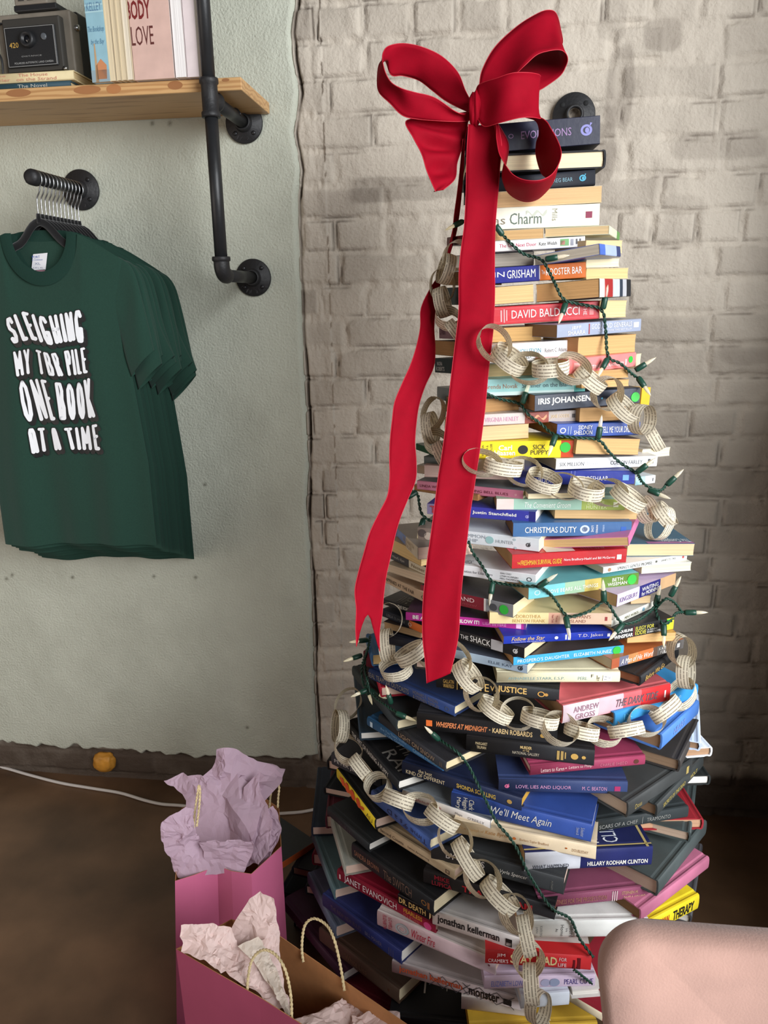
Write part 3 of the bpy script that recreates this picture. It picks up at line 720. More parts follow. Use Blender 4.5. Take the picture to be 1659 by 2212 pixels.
            for c in txt:
                gw, strokes = GL[c]
                for st in strokes:
                    P = []
                    for (a, b), (c_, d_) in zip(st, st[1:]):
                        for q in np.linspace(0, 1, 5)[:-1]: P.append((a+(c_-a)*q, b+(d_-b)*q))
                    P.append(st[-1])
                    # fat round pen, heavier towards the foot of every letter
                    PP = []
                    for (gx, gy) in P:
                        r_ = unit*(0.185 + 0.06*(1-gy)); rx = r_/lpx; ry = r_/hpx
                        cx_, cy_ = (x0+gw*0.0)/tot+rx*0.95 + gx*(gw/tot-2*rx*0.95), ry+gy*(1-2*ry)
                        PP.append((wp(min(max(cx_, 0), 1), cy_), r_))
                    for grow, flt, col, offs, lift in ((0, fw_, (236, 238, 242), [(0, 0)], 0.0014), (2.0, fb_, (18, 20, 22), [(0, 0)]+[(5.6*t/5, 7.2*t/5) for t in range(1, 6)], 0.0007)):
                        for io, (ox, oy) in enumerate(offs):
                            for qi, ((pc, r_)) in enumerate(PP):
                                n_ = 12; R_ = r_+grow
                                flt.poly([SHT(pc[0]+ox+R_*math.cos(2*PI*m/n_), pc[1]+oy-R_*math.sin(2*PI*m/n_)) for m in range(n_)], col, lift-0.00008*io)
                                if qi:
                                    (p0, r0) = PP[qi-1]; dx_, dy_ = pc[0]-p0[0], pc[1]-p0[1]; l_ = math.hypot(dx_, dy_) or 1; nx_, ny_ = -dy_/l_, dx_/l_; R0 = r0+grow
                                    q4 = [(p0[0]+nx_*R0, p0[1]+ny_*R0), (p0[0]-nx_*R0, p0[1]-ny_*R0), (pc[0]-nx_*R_, pc[1]-ny_*R_), (pc[0]+nx_*R_, pc[1]+ny_*R_)]
                                    flt.poly([SHT(a+ox, b+oy) for a, b in q4], col, lift-0.00008*io)
                x0 += gw+gap
        fb_.build('print_shadow', drape, s); fw_.build('slogan_print', drape, s)
        # neck label and price tag inside the collar
        yb2 = 0.004
        fl = Flat(); q = [SH(70, 549), SH(101, 546), SH(97, 582), SH(66, 584)]
        fl.poly([q[3], q[2], q[1], q[0]], (226, 226, 230))
        def lr(a, b, c, d, col, tx): fl.text(tx, q[3][0]+(q[2][0]-q[3][0])*a, q[3][0]+(q[2][0]-q[3][0])*b, q[3][1]+(q[0][1]-q[3][1])*c, q[3][1]+(q[0][1]-q[3][1])*d, col, '', 0.0004)
        lr(.18, .72, .74, .9, (60, 90, 170), 'PORT'); lr(.14, .9, .6, .68, (90, 110, 170), '& COMPANY'); lr(.3, .7, .34, .48, (120, 130, 160), 'XL'); lr(.15, .85, .1, .2, (130, 130, 150), 'S M L XL')
        fl.build('neck_label', lambda u, v, w: (u, yb2-w, v), s)
        fl = Flat(); a0, a1 = SH(58, 585), SH(99, 594); fl.rect(a0[0], a1[0], a1[1]-0.003, a0[1], (226, 150, 172)); fl.build('price_tag', lambda u, v, w: (u, yb2-0.004, v), s)
# every book of the tree: place, size, covers, print
BOOKS = [
{'PA': [-0.025, 1.365, 1.6185], 'U': [0.99739, 0.05402, 0.04789], 'len': 0.2149, 'dep': 0.14, 'T': 0.0418, 'face': 's', 'kind': 'p', 'col': (30, 33, 54), 'pg': (232, 228, 220), 'label': 'topmost book of the tree, thick navy paperback with lilac-grey lettering under the bow', 'tx': [('EVOLUTIONS', 0.42, 0.79, 0.38, 0.66, (150, 120, 165), '')], 'rings': [(0.345, 0.52, 0.085, (150, 120, 165))], 'logo': [(0.9, 0.52, 0.06, (130, 130, 190))]},
{'PA': [-0.0246, 1.3635, 1.5889], 'U': [0.99846, 0.05356, 0.01472], 'len': 0.2242, 'dep': 0.24, 'T': 0.0282, 'face': 'hr', 'kind': 'h', 'col': (22, 22, 26), 'pg': (232, 218, 182), 'label': 'black hardcover second from the top of the book tree, pale page edges showing'},
{'PA': [-0.0263, 1.372, 1.5569], 'U': [0.99856, 0.02203, 0.04901], 'len': 0.2121, 'dep': 0.14, 'T': 0.0249, 'face': 's', 'kind': 'h', 'col': (24, 27, 36), 'pg': (232, 218, 182), 'label': 'black hardcover third from the top with small teal lettering and fish-shaped logo', 'tx': [('CRYPTUM', 0.5, 0.64, 0.36, 0.6, (40, 80, 100), ''), ('GREG BEAR', 0.66, 0.83, 0.36, 0.6, (120, 160, 175), '')], 'logo': [(0.905, 0.5, 0.085, (70, 160, 190))]},
{'PA': [-0.014, 1.3356, 1.5314], 'U': [0.9992, 0.02758, 0.02896], 'len': 0.2063, 'dep': 0.13, 'T': 0.025, 'face': 'f', 'kind': 'p', 'col': (214, 196, 160), 'pg': (214, 176, 130), 'label': 'tan page edges of a paperback fourth from the top, right above the cream spine'},
{'PA': [-0.0162, 1.3269, 1.499], 'U': [0.9995, 0.02748, 0.01593], 'len': 0.2052, 'dep': 0.135, 'T': 0.0331, 'face': 's', 'kind': 'p', 'col': (236, 233, 214), 'pg': (232, 218, 182), 'label': 'thick cream paperback spine with grey-green lettering and small maroon square', 'tx': [('Texas', 0.0, 0.28, 0.22, 0.62, (130, 120, 105), 's'), ('Charm', 0.315, 0.56, 0.2, 0.72, (95, 110, 100), 's'), ('Mills', 0.64, 0.68, 0.3, 0.85, (140, 140, 120), 'v')], 'rects': [(0.895, 0.945, 0.36, 0.66, (130, 40, 70))], 'waves': [(0.44, 0.6, 0.5, 0.85, (190, 195, 180))]},
{'PA': [-0.0217, 1.3172, 1.4806], 'U': [0.99962, -0.00635, 0.02685], 'len': 0.1237, 'dep': 0.1286, 'T': 0.0157, 'face': 'hr', 'kind': 'p', 'col': (200, 190, 170), 'pg': (196, 160, 112), 'label': 'brownish page edges just under the cream spine, left half of that row'},
{'PA': [0.1035, 1.3204, 1.4859], 'U': [0.96684, -0.25535, 0.00366], 'len': 0.0993, 'dep': 0.17, 'T': 0.0134, 'face': 'hr', 'kind': 'p', 'col': (225, 226, 196), 'pg': (216, 188, 142), 'label': 'thin paperback with cream and green spine end below the cream spine, right half of row', 'segs': [(0.7, (225, 226, 196)), (1, (90, 150, 70))]},
{'PA': [-0.0561, 1.4239, 1.4818], 'U': [0.3866, -0.92193, -0.02413], 'len': 0.0781, 'dep': 0.0479, 'T': 0.0148, 'face': 's', 'kind': 'p', 'col': (96, 36, 40), 'pg': (196, 160, 112), 'label': 'small dark red spine poking out left of the wide ribbon near the top', 'tx': [('ED', 0.16, 0.36, 0.3, 0.7, (150, 90, 80), '')]},
{'PA': [-0.0119, 1.2989, 1.4634], 'U': [0.99908, 0.02786, 0.03275], 'len': 0.177, 'dep': 0.0629, 'T': 0.016, 'face': 's', 'kind': 'p', 'col': (238, 236, 232), 'pg': (196, 160, 112), 'label': 'thin white spine with magenta and black lettering and a small coloured picture', 'tx': [('The Girl Next Door', 0.25, 0.575, 0.34, 0.68, (196, 60, 100), 's'), ('Kate Welsh', 0.6, 0.755, 0.34, 0.68, (40, 40, 44), 's')], 'rects': [(0.785, 0.86, 0.2, 0.85, (120, 170, 110)), (0.785, 0.825, 0.3, 0.7, (230, 150, 140)), (0.875, 0.9, 0.2, 0.8, (150, 150, 160)), (0.92, 0.935, 0.3, 0.8, (90, 90, 95)), (0.95, 0.965, 0.3, 0.8, (90, 90, 95))]},
{'PA': [0.1653, 1.2908, 1.4583], 'U': [0.72558, 0.68766, 0.02554], 'len': 0.09, 'dep': 0.0629, 'T': 0.0196, 'face': 'f', 'kind': 'p', 'col': (222, 200, 150), 'pg': (216, 188, 142), 'label': 'pale rounded page edges at the right end beside the thin white spine'},
{'PA': [-0.045, 1.3295, 1.4397], 'U': [0.99942, -0.01119, 0.03215], 'len': 0.1335, 'dep': 0.175, 'T': 0.0218, 'face': 'hr', 'kind': 'p', 'col': (90, 92, 96), 'pg': (186, 176, 160), 'label': 'grey page edges left half of the row above the blue and orange spine'},
{'PA': [0.0881, 1.3019, 1.4413], 'U': [0.88619, -0.44573, 0.1265], 'len': 0.106, 'dep': 0.1018, 'T': 0.0165, 'face': 'hr', 'kind': 'p', 'col': (80, 110, 190), 'pg': (186, 176, 160), 'label': 'grey-paged paperback whose bright blue spine end faces right above the orange spine', 'segs': [(0.25, (80, 110, 190)), (0.8, (170, 185, 220)), (1, (60, 70, 110))]},
{'PA': [0.1705, 1.316, 1.4376], 'U': [0.72463, 0.68852, 0.02903], 'len': 0.0835, 'dep': 0.0599, 'T': 0.0135, 'face': 'f', 'kind': 'p', 'col': (230, 215, 180), 'pg': (232, 218, 182), 'label': 'short cream page edges squeezed between blue spine end and orange spine'},
{'PA': [-0.0253, 1.2923, 1.4136], 'U': [0.99801, 0.04331, 0.04572], 'len': 0.1939, 'dep': 0.0635, 'T': 0.0242, 'face': 's', 'kind': 'p', 'col': (36, 40, 130), 'pg': (196, 160, 112), 'label': 'half blue half orange spine with white capitals', 'segs': [(0.63, (38, 42, 132)), (1, (205, 104, 32))], 'tx': [('JOHN', 0.1, 0.345, 0.28, 0.72, (240, 238, 232), 's'), ('GRISHAM', 0.365, 0.595, 0.26, 0.78, (240, 238, 232), 's'), ('The', 0.645, 0.67, 0.4, 0.66, (240, 238, 232), 's'), ('ROOSTER BAR', 0.68, 0.97, 0.3, 0.74, (240, 238, 232), 's')], 'rects': [(0.625, 0.632, 0.1, 0.95, (200, 200, 220))]},
{'PA': [0.1707, 1.3108, 1.4196], 'U': [0.70881, 0.70522, 0.01611], 'len': 0.1109, 'dep': 0.0772, 'T': 0.0173, 'face': 'f', 'kind': 'p', 'col': (214, 190, 140), 'pg': (220, 184, 130), 'label': 'light tan rounded page edges right of the orange spine'},
{'PA': [-0.0546, 1.4104, 1.4162], 'U': [0.3211, -0.94673, -0.02438], 'len': 0.0935, 'dep': 0.0662, 'T': 0.0223, 'face': 'f', 'kind': 'p', 'col': (120, 90, 60), 'pg': (150, 112, 76), 'label': 'brown page edges left of the wide ribbon level with the blue and orange spine'},
{'PA': [-0.0161, 1.2751, 1.381], 'U': [0.99791, 0.0313, 0.05651], 'len': 0.1035, 'dep': 0.0882, 'T': 0.0276, 'face': 'f', 'kind': 'p', 'col': (60, 55, 60), 'pg': (222, 190, 136), 'label': 'tan page edges with rounded end, left half of the row above the red spine'},
{'PA': [0.0915, 1.2843, 1.386], 'U': [0.89869, -0.43404, 0.06301], 'len': 0.1013, 'dep': 0.17, 'T': 0.028, 'face': 'hr', 'kind': 'p', 'col': (40, 42, 46), 'pg': (200, 156, 104), 'label': 'brown-paged paperback with black, red and white spine end facing right above the red spine', 'segs': [(0.15, (220, 215, 205)), (0.4, (170, 50, 50)), (0.62, (200, 205, 210)), (0.72, (50, 60, 75)), (0.85, (190, 190, 195)), (1, (40, 42, 46))]},
{'PA': [-0.0731, 1.4297, 1.383], 'U': [0.38647, -0.9223, 0.00177], 'len': 0.1292, 'dep': 0.0662, 'T': 0.029, 'face': 's', 'kind': 'p', 'col': (34, 48, 56), 'pg': (196, 160, 112), 'label': 'dark teal spine left of the wide ribbon among paper chain links', 'segs': [(1, (34, 48, 56))], 'tx': [('JUDE', 0.15, 0.4, 0.2, 0.5, (90, 110, 115), '')]},
{'PA': [-0.0029, 1.253, 1.3516], 'U': [0.98981, 0.13591, 0.04238], 'len': 0.1942, 'dep': 0.0779, 'T': 0.0274, 'face': 's', 'kind': 'p', 'col': (190, 32, 44), 'pg': (196, 160, 112), 'label': 'bright red spine with large white capitals beside the ribbon', 'tx': [('DAVID BALDACCI', 0.29, 0.84, 0.3, 0.76, (240, 225, 222), 'sn'), ('THE', 0.87, 0.9, 0.25, 0.8, (230, 190, 190), 'v')], 'rects': [(0.92, 0.955, 0.25, 0.75, (210, 120, 120)), (0.2, 0.212, 0.15, 0.8, (225, 160, 160)), (0.225, 0.235, 0.1, 0.85, (225, 160, 160)), (0.245, 0.255, 0.2, 0.8, (225, 160, 160)), (0.0, 1, 0.88, 0.9, (220, 90, 95)), (0.0, 1, 0.14, 0.155, (220, 90, 95))]},
{'PA': [0.1906, 1.2828, 1.361], 'U': [0.6325, 0.77444, -0.01391], 'len': 0.0816, 'dep': 0.0772, 'T': 0.0266, 'face': 'f', 'kind': 'p', 'col': (220, 186, 130), 'pg': (216, 188, 142), 'label': 'thick tan page edges right of the bright red spine'},
{'PA': [-0.0662, 1.3656, 1.3272], 'U': [0.50222, -0.86437, 0.02536], 'len': 0.0832, 'dep': 0.0662, 'T': 0.0225, 'face': 's', 'kind': 'p', 'col': (132, 96, 104), 'pg': (196, 160, 112), 'label': 'mauve spine left of the wide ribbon, dark letters, under a paper link', 'tx': [('DARK', 0.05, 0.3, 0.3, 0.75, (90, 40, 60), 's')]},
{'PA': [-0.0198, 1.2659, 1.3237], 'U': [0.99823, 0.04785, 0.03533], 'len': 0.1206, 'dep': 0.0718, 'T': 0.0224, 'face': 'f', 'kind': 'p', 'col': (190, 150, 90), 'pg': (205, 165, 108), 'label': 'tan page edges left half of the row below the red spine'},
{'PA': [0.1201, 1.2248, 1.3336], 'U': [0.80766, 0.58918, 0.02334], 'len': 0.1784, 'dep': 0.0779, 'T': 0.02, 'face': 's', 'kind': 'p', 'col': (150, 158, 178), 'pg': (150, 120, 86), 'label': 'silver blue-grey spine with embossed white lettering, right of the row below the red spine', 'tx': [('JEFF', 0.16, 0.27, 0.52, 0.8, (228, 226, 230), 's'), ('SHAARA', 0.12, 0.32, 0.14, 0.46, (228, 226, 230), 's'), ('GODS AND GENERALS', 0.39, 0.88, 0.46, 0.84, (215, 215, 228), 's'), ('THE NEW YORK TIMES BESTSELLER', 0.47, 0.88, 0.2, 0.34, (215, 215, 228), '')], 'rects': [(0.905, 0.97, 0.35, 0.75, (225, 225, 225)), (0.36, 0.373, 0.1, 0.9, (150, 60, 70))]},
{'PA': [-0.0739, 1.358, 1.3004], 'U': [0.52068, -0.85363, 0.01451], 'len': 0.0962, 'dep': 0.0733, 'T': 0.0247, 'face': 'f', 'kind': 'p', 'col': (110, 80, 50), 'pg': (164, 124, 82), 'label': 'brown page edges left of the wide ribbon above a black spine'},
{'PA': [-0.0213, 1.2232, 1.2935], 'U': [0.97271, 0.22833, 0.04133], 'len': 0.1826, 'dep': 0.0635, 'T': 0.0285, 'face': 's', 'kind': 'p', 'col': (240, 240, 238), 'pg': (196, 160, 112), 'label': 'thick white spine with teal and black lettering', 'tx': [("DR. ATKINS' NEW DIET REVOLUTION", 0.0, 0.68, 0.42, 0.68, (30, 140, 160), 'n'), ('REVISED AND UPDATED!', 0.2, 0.6, 0.14, 0.34, (70, 72, 76), 'n'), ('Robert C. Atkins, M.D.', 0.715, 0.975, 0.36, 0.62, (60, 62, 66), 'n')]},
{'PA': [0.155, 1.2424, 1.3041], 'U': [0.77443, 0.63266, 0.00343], 'len': 0.1317, 'dep': 0.0779, 'T': 0.0292, 'face': 'f', 'kind': 'p', 'col': (170, 130, 80), 'pg': (200, 160, 108), 'label': 'tan page edges right of the thick white spine'},
{'PA': [0.1328, 1.1982, 1.2808], 'U': [0.735, 0.67799, 0.0101], 'len': 0.1675, 'dep': 0.0635, 'T': 0.0228, 'face': 's', 'kind': 'p', 'col': (236, 130, 128), 'pg': (196, 160, 112), 'label': 'salmon pink spine with white lettering and a green dot sticker', 'tx': [('TEMPTING THE RANCHER', 0.24, 0.82, 0.22, 0.44, (248, 235, 232), 'n')], 'dot': (0.92, 0.54, 0.24), 'rects': [(0.1, 0.2, 0.25, 0.7, (243, 175, 170)), (0.84, 0.86, 0.2, 0.6, (230, 200, 198))]},
{'PA': [0.2584, 1.3166, 1.2782], 'U': [0.3621, 0.93101, -0.0459], 'len': 0.0405, 'dep': 0.0663, 'T': 0.024, 'face': 'f', 'kind': 'p', 'col': (235, 225, 190), 'pg': (232, 218, 182), 'label': 'sliver of cream page edges behind the green-dotted salmon pink spine'},
{'PA': [-0.023, 1.2573, 1.2645], 'U': [0.98165, 0.18905, 0.02505], 'len': 0.1649, 'dep': 0.0718, 'T': 0.0262, 'face': 'f', 'kind': 'p', 'col': (230, 220, 200), 'pg': (222, 194, 146), 'label': 'cream-tan page edges below the thick white spine, beside the paper links'},
{'PA': [-0.072, 1.3404, 1.2714], 'U': [0.64685, -0.76195, 0.03183], 'len': 0.0714, 'dep': 0.0662, 'T': 0.0249, 'face': 's', 'kind': 'p', 'col': (34, 44, 44), 'pg': (196, 160, 112), 'label': 'black-green spine with small white capitals left of the wide ribbon', 'tx': [('NORA', 0.1, 0.3, 0.5, 0.76, (200, 200, 196), 'n'), ('ROBERTS', 0.06, 0.38, 0.14, 0.42, (200, 200, 196), 'n')]},
{'PA': [0.1398, 1.2232, 1.2686], 'U': [0.87659, 0.48123, -0.0039], 'len': 0.1145, 'dep': 0.0629, 'T': 0.0135, 'face': 'f', 'kind': 'p', 'col': (196, 160, 110), 'pg': (190, 150, 100), 'label': 'thin tan page edges directly under the salmon pink spine'},
{'PA': [0.1618, 1.2318, 1.2562], 'U': [0.88865, 0.45838, -0.01385], 'len': 0.0887, 'dep': 0.0772, 'T': 0.011, 'face': 'f', 'kind': 'p', 'col': (196, 160, 110), 'pg': (206, 166, 112), 'label': 'thin tan page edges directly above the navy spine with a green dot'},
{'PA': [-0.0037, 1.224, 1.245], 'U': [0.99018, 0.13891, 0.01556], 'len': 0.1749, 'dep': 0.0635, 'T': 0.0262, 'face': 's', 'kind': 'p', 'col': (150, 210, 208), 'pg': (196, 160, 112), 'label': 'light aqua spine with dark and orange lettering', 'segs': [(0.9, (156, 208, 206)), (1, (100, 190, 184))], 'tx': [('Brenda Novak', 0.1, 0.39, 0.42, 0.68, (170, 120, 90), ''), ('Summer on the Island', 0.43, 0.88, 0.42, 0.68, (60, 80, 92), '')], 'rects': [(0, 0.9, 0.0, 0.22, (205, 228, 224))]},
{'PA': [0.0896, 1.2098, 1.2233], 'U': [0.9183, 0.39559, 0.01554], 'len': 0.1867, 'dep': 0.0635, 'T': 0.0256, 'face': 's', 'kind': 'p', 'col': (34, 42, 60), 'pg': (150, 112, 76), 'label': 'navy-black spine with bold white capitals and a green dot sticker', 'tx': [('IRIS JOHANSEN', 0.03, 0.52, 0.3, 0.78, (240, 238, 232), 'nb')], 'dot': (0.955, 0.42, 0.31), 'blobs': [(0.63, 0.5, 0.06, (90, 180, 225)), (0.8, 0.5, 0.04, (60, 130, 190))]},
{'PA': [0.2686, 1.3105, 1.2159], 'U': [0.57768, 0.81376, -0.06389], 'len': 0.0336, 'dep': 0.0733, 'T': 0.0321, 'face': 's', 'kind': 'p', 'col': (238, 186, 62), 'pg': (196, 160, 112), 'label': 'golden yellow end of a book behind the navy-black green-dotted spine'},
{'PA': [-0.0217, 1.2222, 1.2123], 'U': [0.91419, 0.40436, 0.02756], 'len': 0.0991, 'dep': 0.0718, 'T': 0.0263, 'face': 'f', 'kind': 'p', 'col': (60, 50, 44), 'pg': (176, 134, 88), 'label': 'brown rounded page edges left of the navy-black spine with white capitals'},
{'PA': [-0.0668, 1.3144, 1.2288], 'U': [0.50414, -0.86355, 0.01124], 'len': 0.0674, 'dep': 0.0539, 'T': 0.0221, 'face': 's', 'kind': 'p', 'col': (120, 122, 122), 'pg': (196, 160, 112), 'label': 'plain grey spine left of the wide ribbon at mid height'},
{'PA': [-0.003, 1.2132, 1.1997], 'U': [0.97414, 0.22555, 0.01341], 'len': 0.1697, 'dep': 0.0635, 'T': 0.0181, 'face': 's', 'kind': 'p', 'col': (196, 184, 176), 'pg': (196, 160, 112), 'label': 'thin grey-pink spine with ornate brown middle section', 'segs': [(0.48, (200, 188, 182)), (0.71, (146, 66, 52)), (1, (180, 166, 158))], 'tx': [('VIRGINIA HENLEY', 0.1, 0.42, 0.3, 0.7, (206, 140, 170), 's'), ('JANE GOODE', 0.73, 0.91, 0.3, 0.7, (222, 190, 140), 's')], 'rects': [(0.935, 0.965, 0.35, 0.7, (70, 60, 60))], 'waves': [(0.5, 0.69, 0.2, 0.8, (220, 150, 110))]},
{'PA': [0.1617, 1.2362, 1.2031], 'U': [0.94403, 0.32957, -0.01358], 'len': 0.0882, 'dep': 0.0779, 'T': 0.0223, 'face': 'f', 'kind': 'p', 'col': (120, 90, 60), 'pg': (184, 146, 100), 'label': 'brown-tan page edges right of the thin grey-pink ornate spine'},
{'PA': [-0.0209, 1.2035, 1.1754], 'U': [0.96155, 0.27398, 0.01905], 'len': 0.1087, 'dep': 0.12, 'T': 0.0236, 'face': 'f', 'kind': 'p', 'col': (170, 130, 90), 'pg': (214, 184, 140), 'label': 'tan rounded page edges just above the yellow spine'},
{'PA': [0.125, 1.2146, 1.1821], 'U': [0.927, 0.37326, -0.03667], 'len': 0.1471, 'dep': 0.106, 'T': 0.0214, 'face': 's', 'kind': 'p', 'col': (28, 66, 150), 'pg': (140, 100, 66), 'label': 'royal blue spine with white lettering right of centre, green wire across', 'tx': [('SIDNEY', 0.25, 0.42, 0.55, 0.85, (240, 238, 232), 'sn'), ('SHELDON', 0.2, 0.42, 0.16, 0.48, (240, 238, 232), 'sn'), ('TELL ME YOUR DREAMS', 0.53, 0.95, 0.25, 0.72, (240, 238, 232), 'sn')], 'rects': [(0.13, 0.135, 0.2, 0.8, (180, 200, 230)), (0.16, 0.165, 0.2, 0.8, (180, 200, 230))], 'rings': [(0.07, 0.5, 0.03, (240, 238, 232))]},
{'PA': [-0.0101, 1.2057, 1.1481], 'U': [0.99542, 0.09545, 0.00469], 'len': 0.1639, 'dep': 0.0779, 'T': 0.028, 'face': 's', 'kind': 'p', 'col': (232, 210, 40), 'pg': (196, 160, 112), 'label': 'bright yellow spine with black lettering and a green dot on a red end', 'segs': [(0.88, (232, 210, 40)), (1, (196, 72, 36))], 'tx': [('Carl', 0.28, 0.41, 0.48, 0.78, (240, 238, 232), 'b'), ('Hiaasen', 0.24, 0.44, 0.18, 0.48, (240, 238, 232), 'b'), ('SICK', 0.61, 0.73, 0.5, 0.78, (30, 28, 28), ''), ('PUPPY', 0.59, 0.76, 0.2, 0.46, (30, 28, 28), ''), ('NEW YORK', 0.12, 0.14, 0.15, 0.8, (30, 28, 28), 'v'), ('TIMES', 0.16, 0.18, 0.15, 0.8, (30, 28, 28), 'v'), ('BESTSELLER', 0.2, 0.22, 0.1, 0.85, (30, 28, 28), 'v')], 'dot': (0.92, 0.6, 0.3), 'blobs': [(0.515, 0.5, 0.26, (30, 28, 28))]},
{'PA': [0.1551, 1.2127, 1.1558], 'U': [0.9083, 0.40898, -0.08788], 'len': 0.116, 'dep': 0.0779, 'T': 0.0269, 'face': 'f', 'kind': 'p', 'col': (110, 80, 60), 'pg': (204, 166, 114), 'label': 'tan page edges right of the bright yellow spine'},
{'PA': [0.2746, 1.2979, 1.1323], 'U': [0.79154, 0.60886, -0.05248], 'len': 0.0689, 'dep': 0.0809, 'T': 0.0157, 'face': 'f', 'kind': 'p', 'col': (176, 172, 166), 'pg': (232, 218, 182), 'label': 'grey-topped thin book sticking out at right above the white spine'},
{'PA': [0.1258, 1.2129, 1.1307], 'U': [0.9443, 0.3275, -0.03219], 'len': 0.1772, 'dep': 0.0992, 'T': 0.0175, 'face': 's', 'kind': 'p', 'col': (240, 240, 240), 'pg': (186, 176, 160), 'label': 'thin white spine with dark serif capitals at right, wire crossing its end', 'tx': [('SIX MILLION', 0.035, 0.27, 0.3, 0.66, (70, 72, 78), 's'), ('Angels', 0.28, 0.41, 0.25, 0.72, (190, 190, 196), 'i'), ('COLSON FARLEY', 0.53, 0.85, 0.3, 0.68, (70, 72, 78), 's')], 'rects': [(0.905, 0.93, 0.2, 0.75, (50, 50, 52)), (0.95, 0.965, 0.3, 0.7, (140, 140, 140))]},
{'PA': [-0.0203, 1.1977, 1.1286], 'U': [0.98676, 0.16175, 0.01205], 'len': 0.0991, 'dep': 0.0908, 'T': 0.0193, 'face': 'f', 'kind': 'p', 'col': (160, 150, 140), 'pg': (206, 196, 180), 'label': 'pale grey page edges directly below the bright yellow spine, behind paper links'},
{'PA': [-0.085, 1.2496, 1.1082], 'U': [0.98671, -0.16192, 0.01327], 'len': 0.1417, 'dep': 0.0778, 'T': 0.0201, 'face': 'f', 'kind': 'p', 'col': (222, 190, 184), 'pg': (232, 206, 196), 'label': 'pinkish page edges above the rose pink spine, both sides of the ribbon'},
{'PA': [-0.105, 1.3362, 1.137], 'U': [0.54193, -0.84041, -0.00349], 'len': 0.1559, 'dep': 0.0599, 'T': 0.0118, 'face': 's', 'kind': 'p', 'col': (30, 74, 44), 'pg': (196, 160, 112), 'label': 'thin dark green spine left of the wide ribbon, slanting down', 'tx': [('Veethorn', 0.3, 0.6, 0.2, 0.75, (16, 30, 22), 's')]},
{'PA': [-0.0863, 1.2699, 1.1255], 'U': [0.89984, -0.43439, 0.03996], 'len': 0.0368, 'dep': 0.0599, 'T': 0.0137, 'face': 's', 'kind': 'p', 'col': (50, 64, 62), 'pg': (196, 160, 112), 'label': 'grey-green spine tucked under the thin dark green spine'},
{'PA': [-0.1022, 1.3202, 1.0985], 'U': [0.86603, -0.5, 0.0], 'len': 0.09, 'dep': 0.125, 'T': 0.0151, 'face': 'hl', 'kind': 'p', 'col': (150, 130, 110), 'pg': (170, 150, 128), 'label': 'small beige page end left of the pinkish page edges'},
{'PA': [0.0603, 1.207, 1.1063], 'U': [0.99331, 0.11515, -0.00871], 'len': 0.1924, 'dep': 0.0992, 'T': 0.0224, 'face': 's', 'kind': 'p', 'col': (42, 54, 140), 'pg': (186, 176, 160), 'label': 'wide royal blue spine crossed by the middle paper chain', 'tx': [('Discovery', 0.2, 0.38, 0.52, 0.84, (190, 195, 225), 'i'), ('WEDDING', 0.16, 0.38, 0.14, 0.52, (220, 220, 235), 's'), ('BOESHAAR', 0.575, 0.78, 0.3, 0.62, (220, 220, 235), 's')], 'rects': [(0.9, 0.95, 0.3, 0.7, (110, 160, 215)), (0.47, 0.475, 0, 1, (120, 130, 200)), (0.5, 0.505, 0, 1, (120, 130, 200))]},
{'PA': [0.261, 1.2702, 1.0922], 'U': [0.81406, 0.57992, -0.03165], 'len': 0.0461, 'dep': 0.12, 'T': 0.014, 'face': 's', 'kind': 'p', 'col': (226, 234, 238), 'pg': (232, 228, 220), 'label': 'white and pale blue end of a book right of the wide royal blue spine', 'segs': [(0.5, (170, 214, 226)), (1, (232, 234, 236))], 'rects': [(0.85, 0.9, 0.3, 0.7, (80, 80, 84))]},
{'PA': [-0.0984, 1.2702, 1.0816], 'U': [0.91928, -0.39333, 0.01469], 'len': 0.1891, 'dep': 0.0808, 'T': 0.0156, 'face': 's', 'kind': 'p', 'col': (206, 124, 150), 'pg': (232, 218, 182), 'label': 'rose pink spine running behind the wide ribbon, dark letters', 'tx': [('LINDA WINDSOR', 0.03, 0.33, 0.32, 0.62, (110, 30, 50), ''), ('WEDDING BELL BLUES', 0.42, 0.87, 0.34, 0.62, (110, 30, 50), '')], 'top': (130, 140, 148), 'logo': [(0.935, 0.5, 0.12, (230, 170, 180))]},
{'PA': [-0.1055, 1.2858, 1.0752], 'U': [0.8524, -0.52283, 0.00756], 'len': 0.1288, 'dep': 0.0693, 'T': 0.011, 'face': 'f', 'kind': 'p', 'col': (150, 110, 70), 'pg': (170, 124, 80), 'label': 'brown page edges directly under the rose pink spine at left'},
{'PA': [0.0819, 1.1786, 1.0906], 'U': [0.98916, 0.14685, -0.00185], 'len': 0.1211, 'dep': 0.0956, 'T': 0.0097, 'face': 'f', 'kind': 'p', 'col': (120, 116, 110), 'pg': (232, 218, 182), 'label': 'thin cream page edges between the royal blue and sage green spines'},
{'PA': [0.0341, 1.1925, 1.0689], 'U': [0.99843, 0.05589, -0.0033], 'len': 0.2005, 'dep': 0.0808, 'T': 0.0181, 'face': 's', 'kind': 'p', 'col': (168, 200, 176), 'pg': (196, 160, 112), 'label': 'sage to olive green spine with white script lettering', 'segs': [(0.135, (226, 206, 200)), (0.665, (160, 196, 178)), (1, (158, 174, 92))], 'tx': [('The Convenient Groom', 0.22, 0.58, 0.22, 0.72, (240, 245, 238), 'i'), ('DENISE', 0.71, 0.84, 0.54, 0.84, (206, 212, 160), 's'), ('HUNTER', 0.7, 0.86, 0.14, 0.46, (206, 212, 160), 's')], 'rects': [(0.91, 0.95, 0.3, 0.75, (215, 220, 190))]},
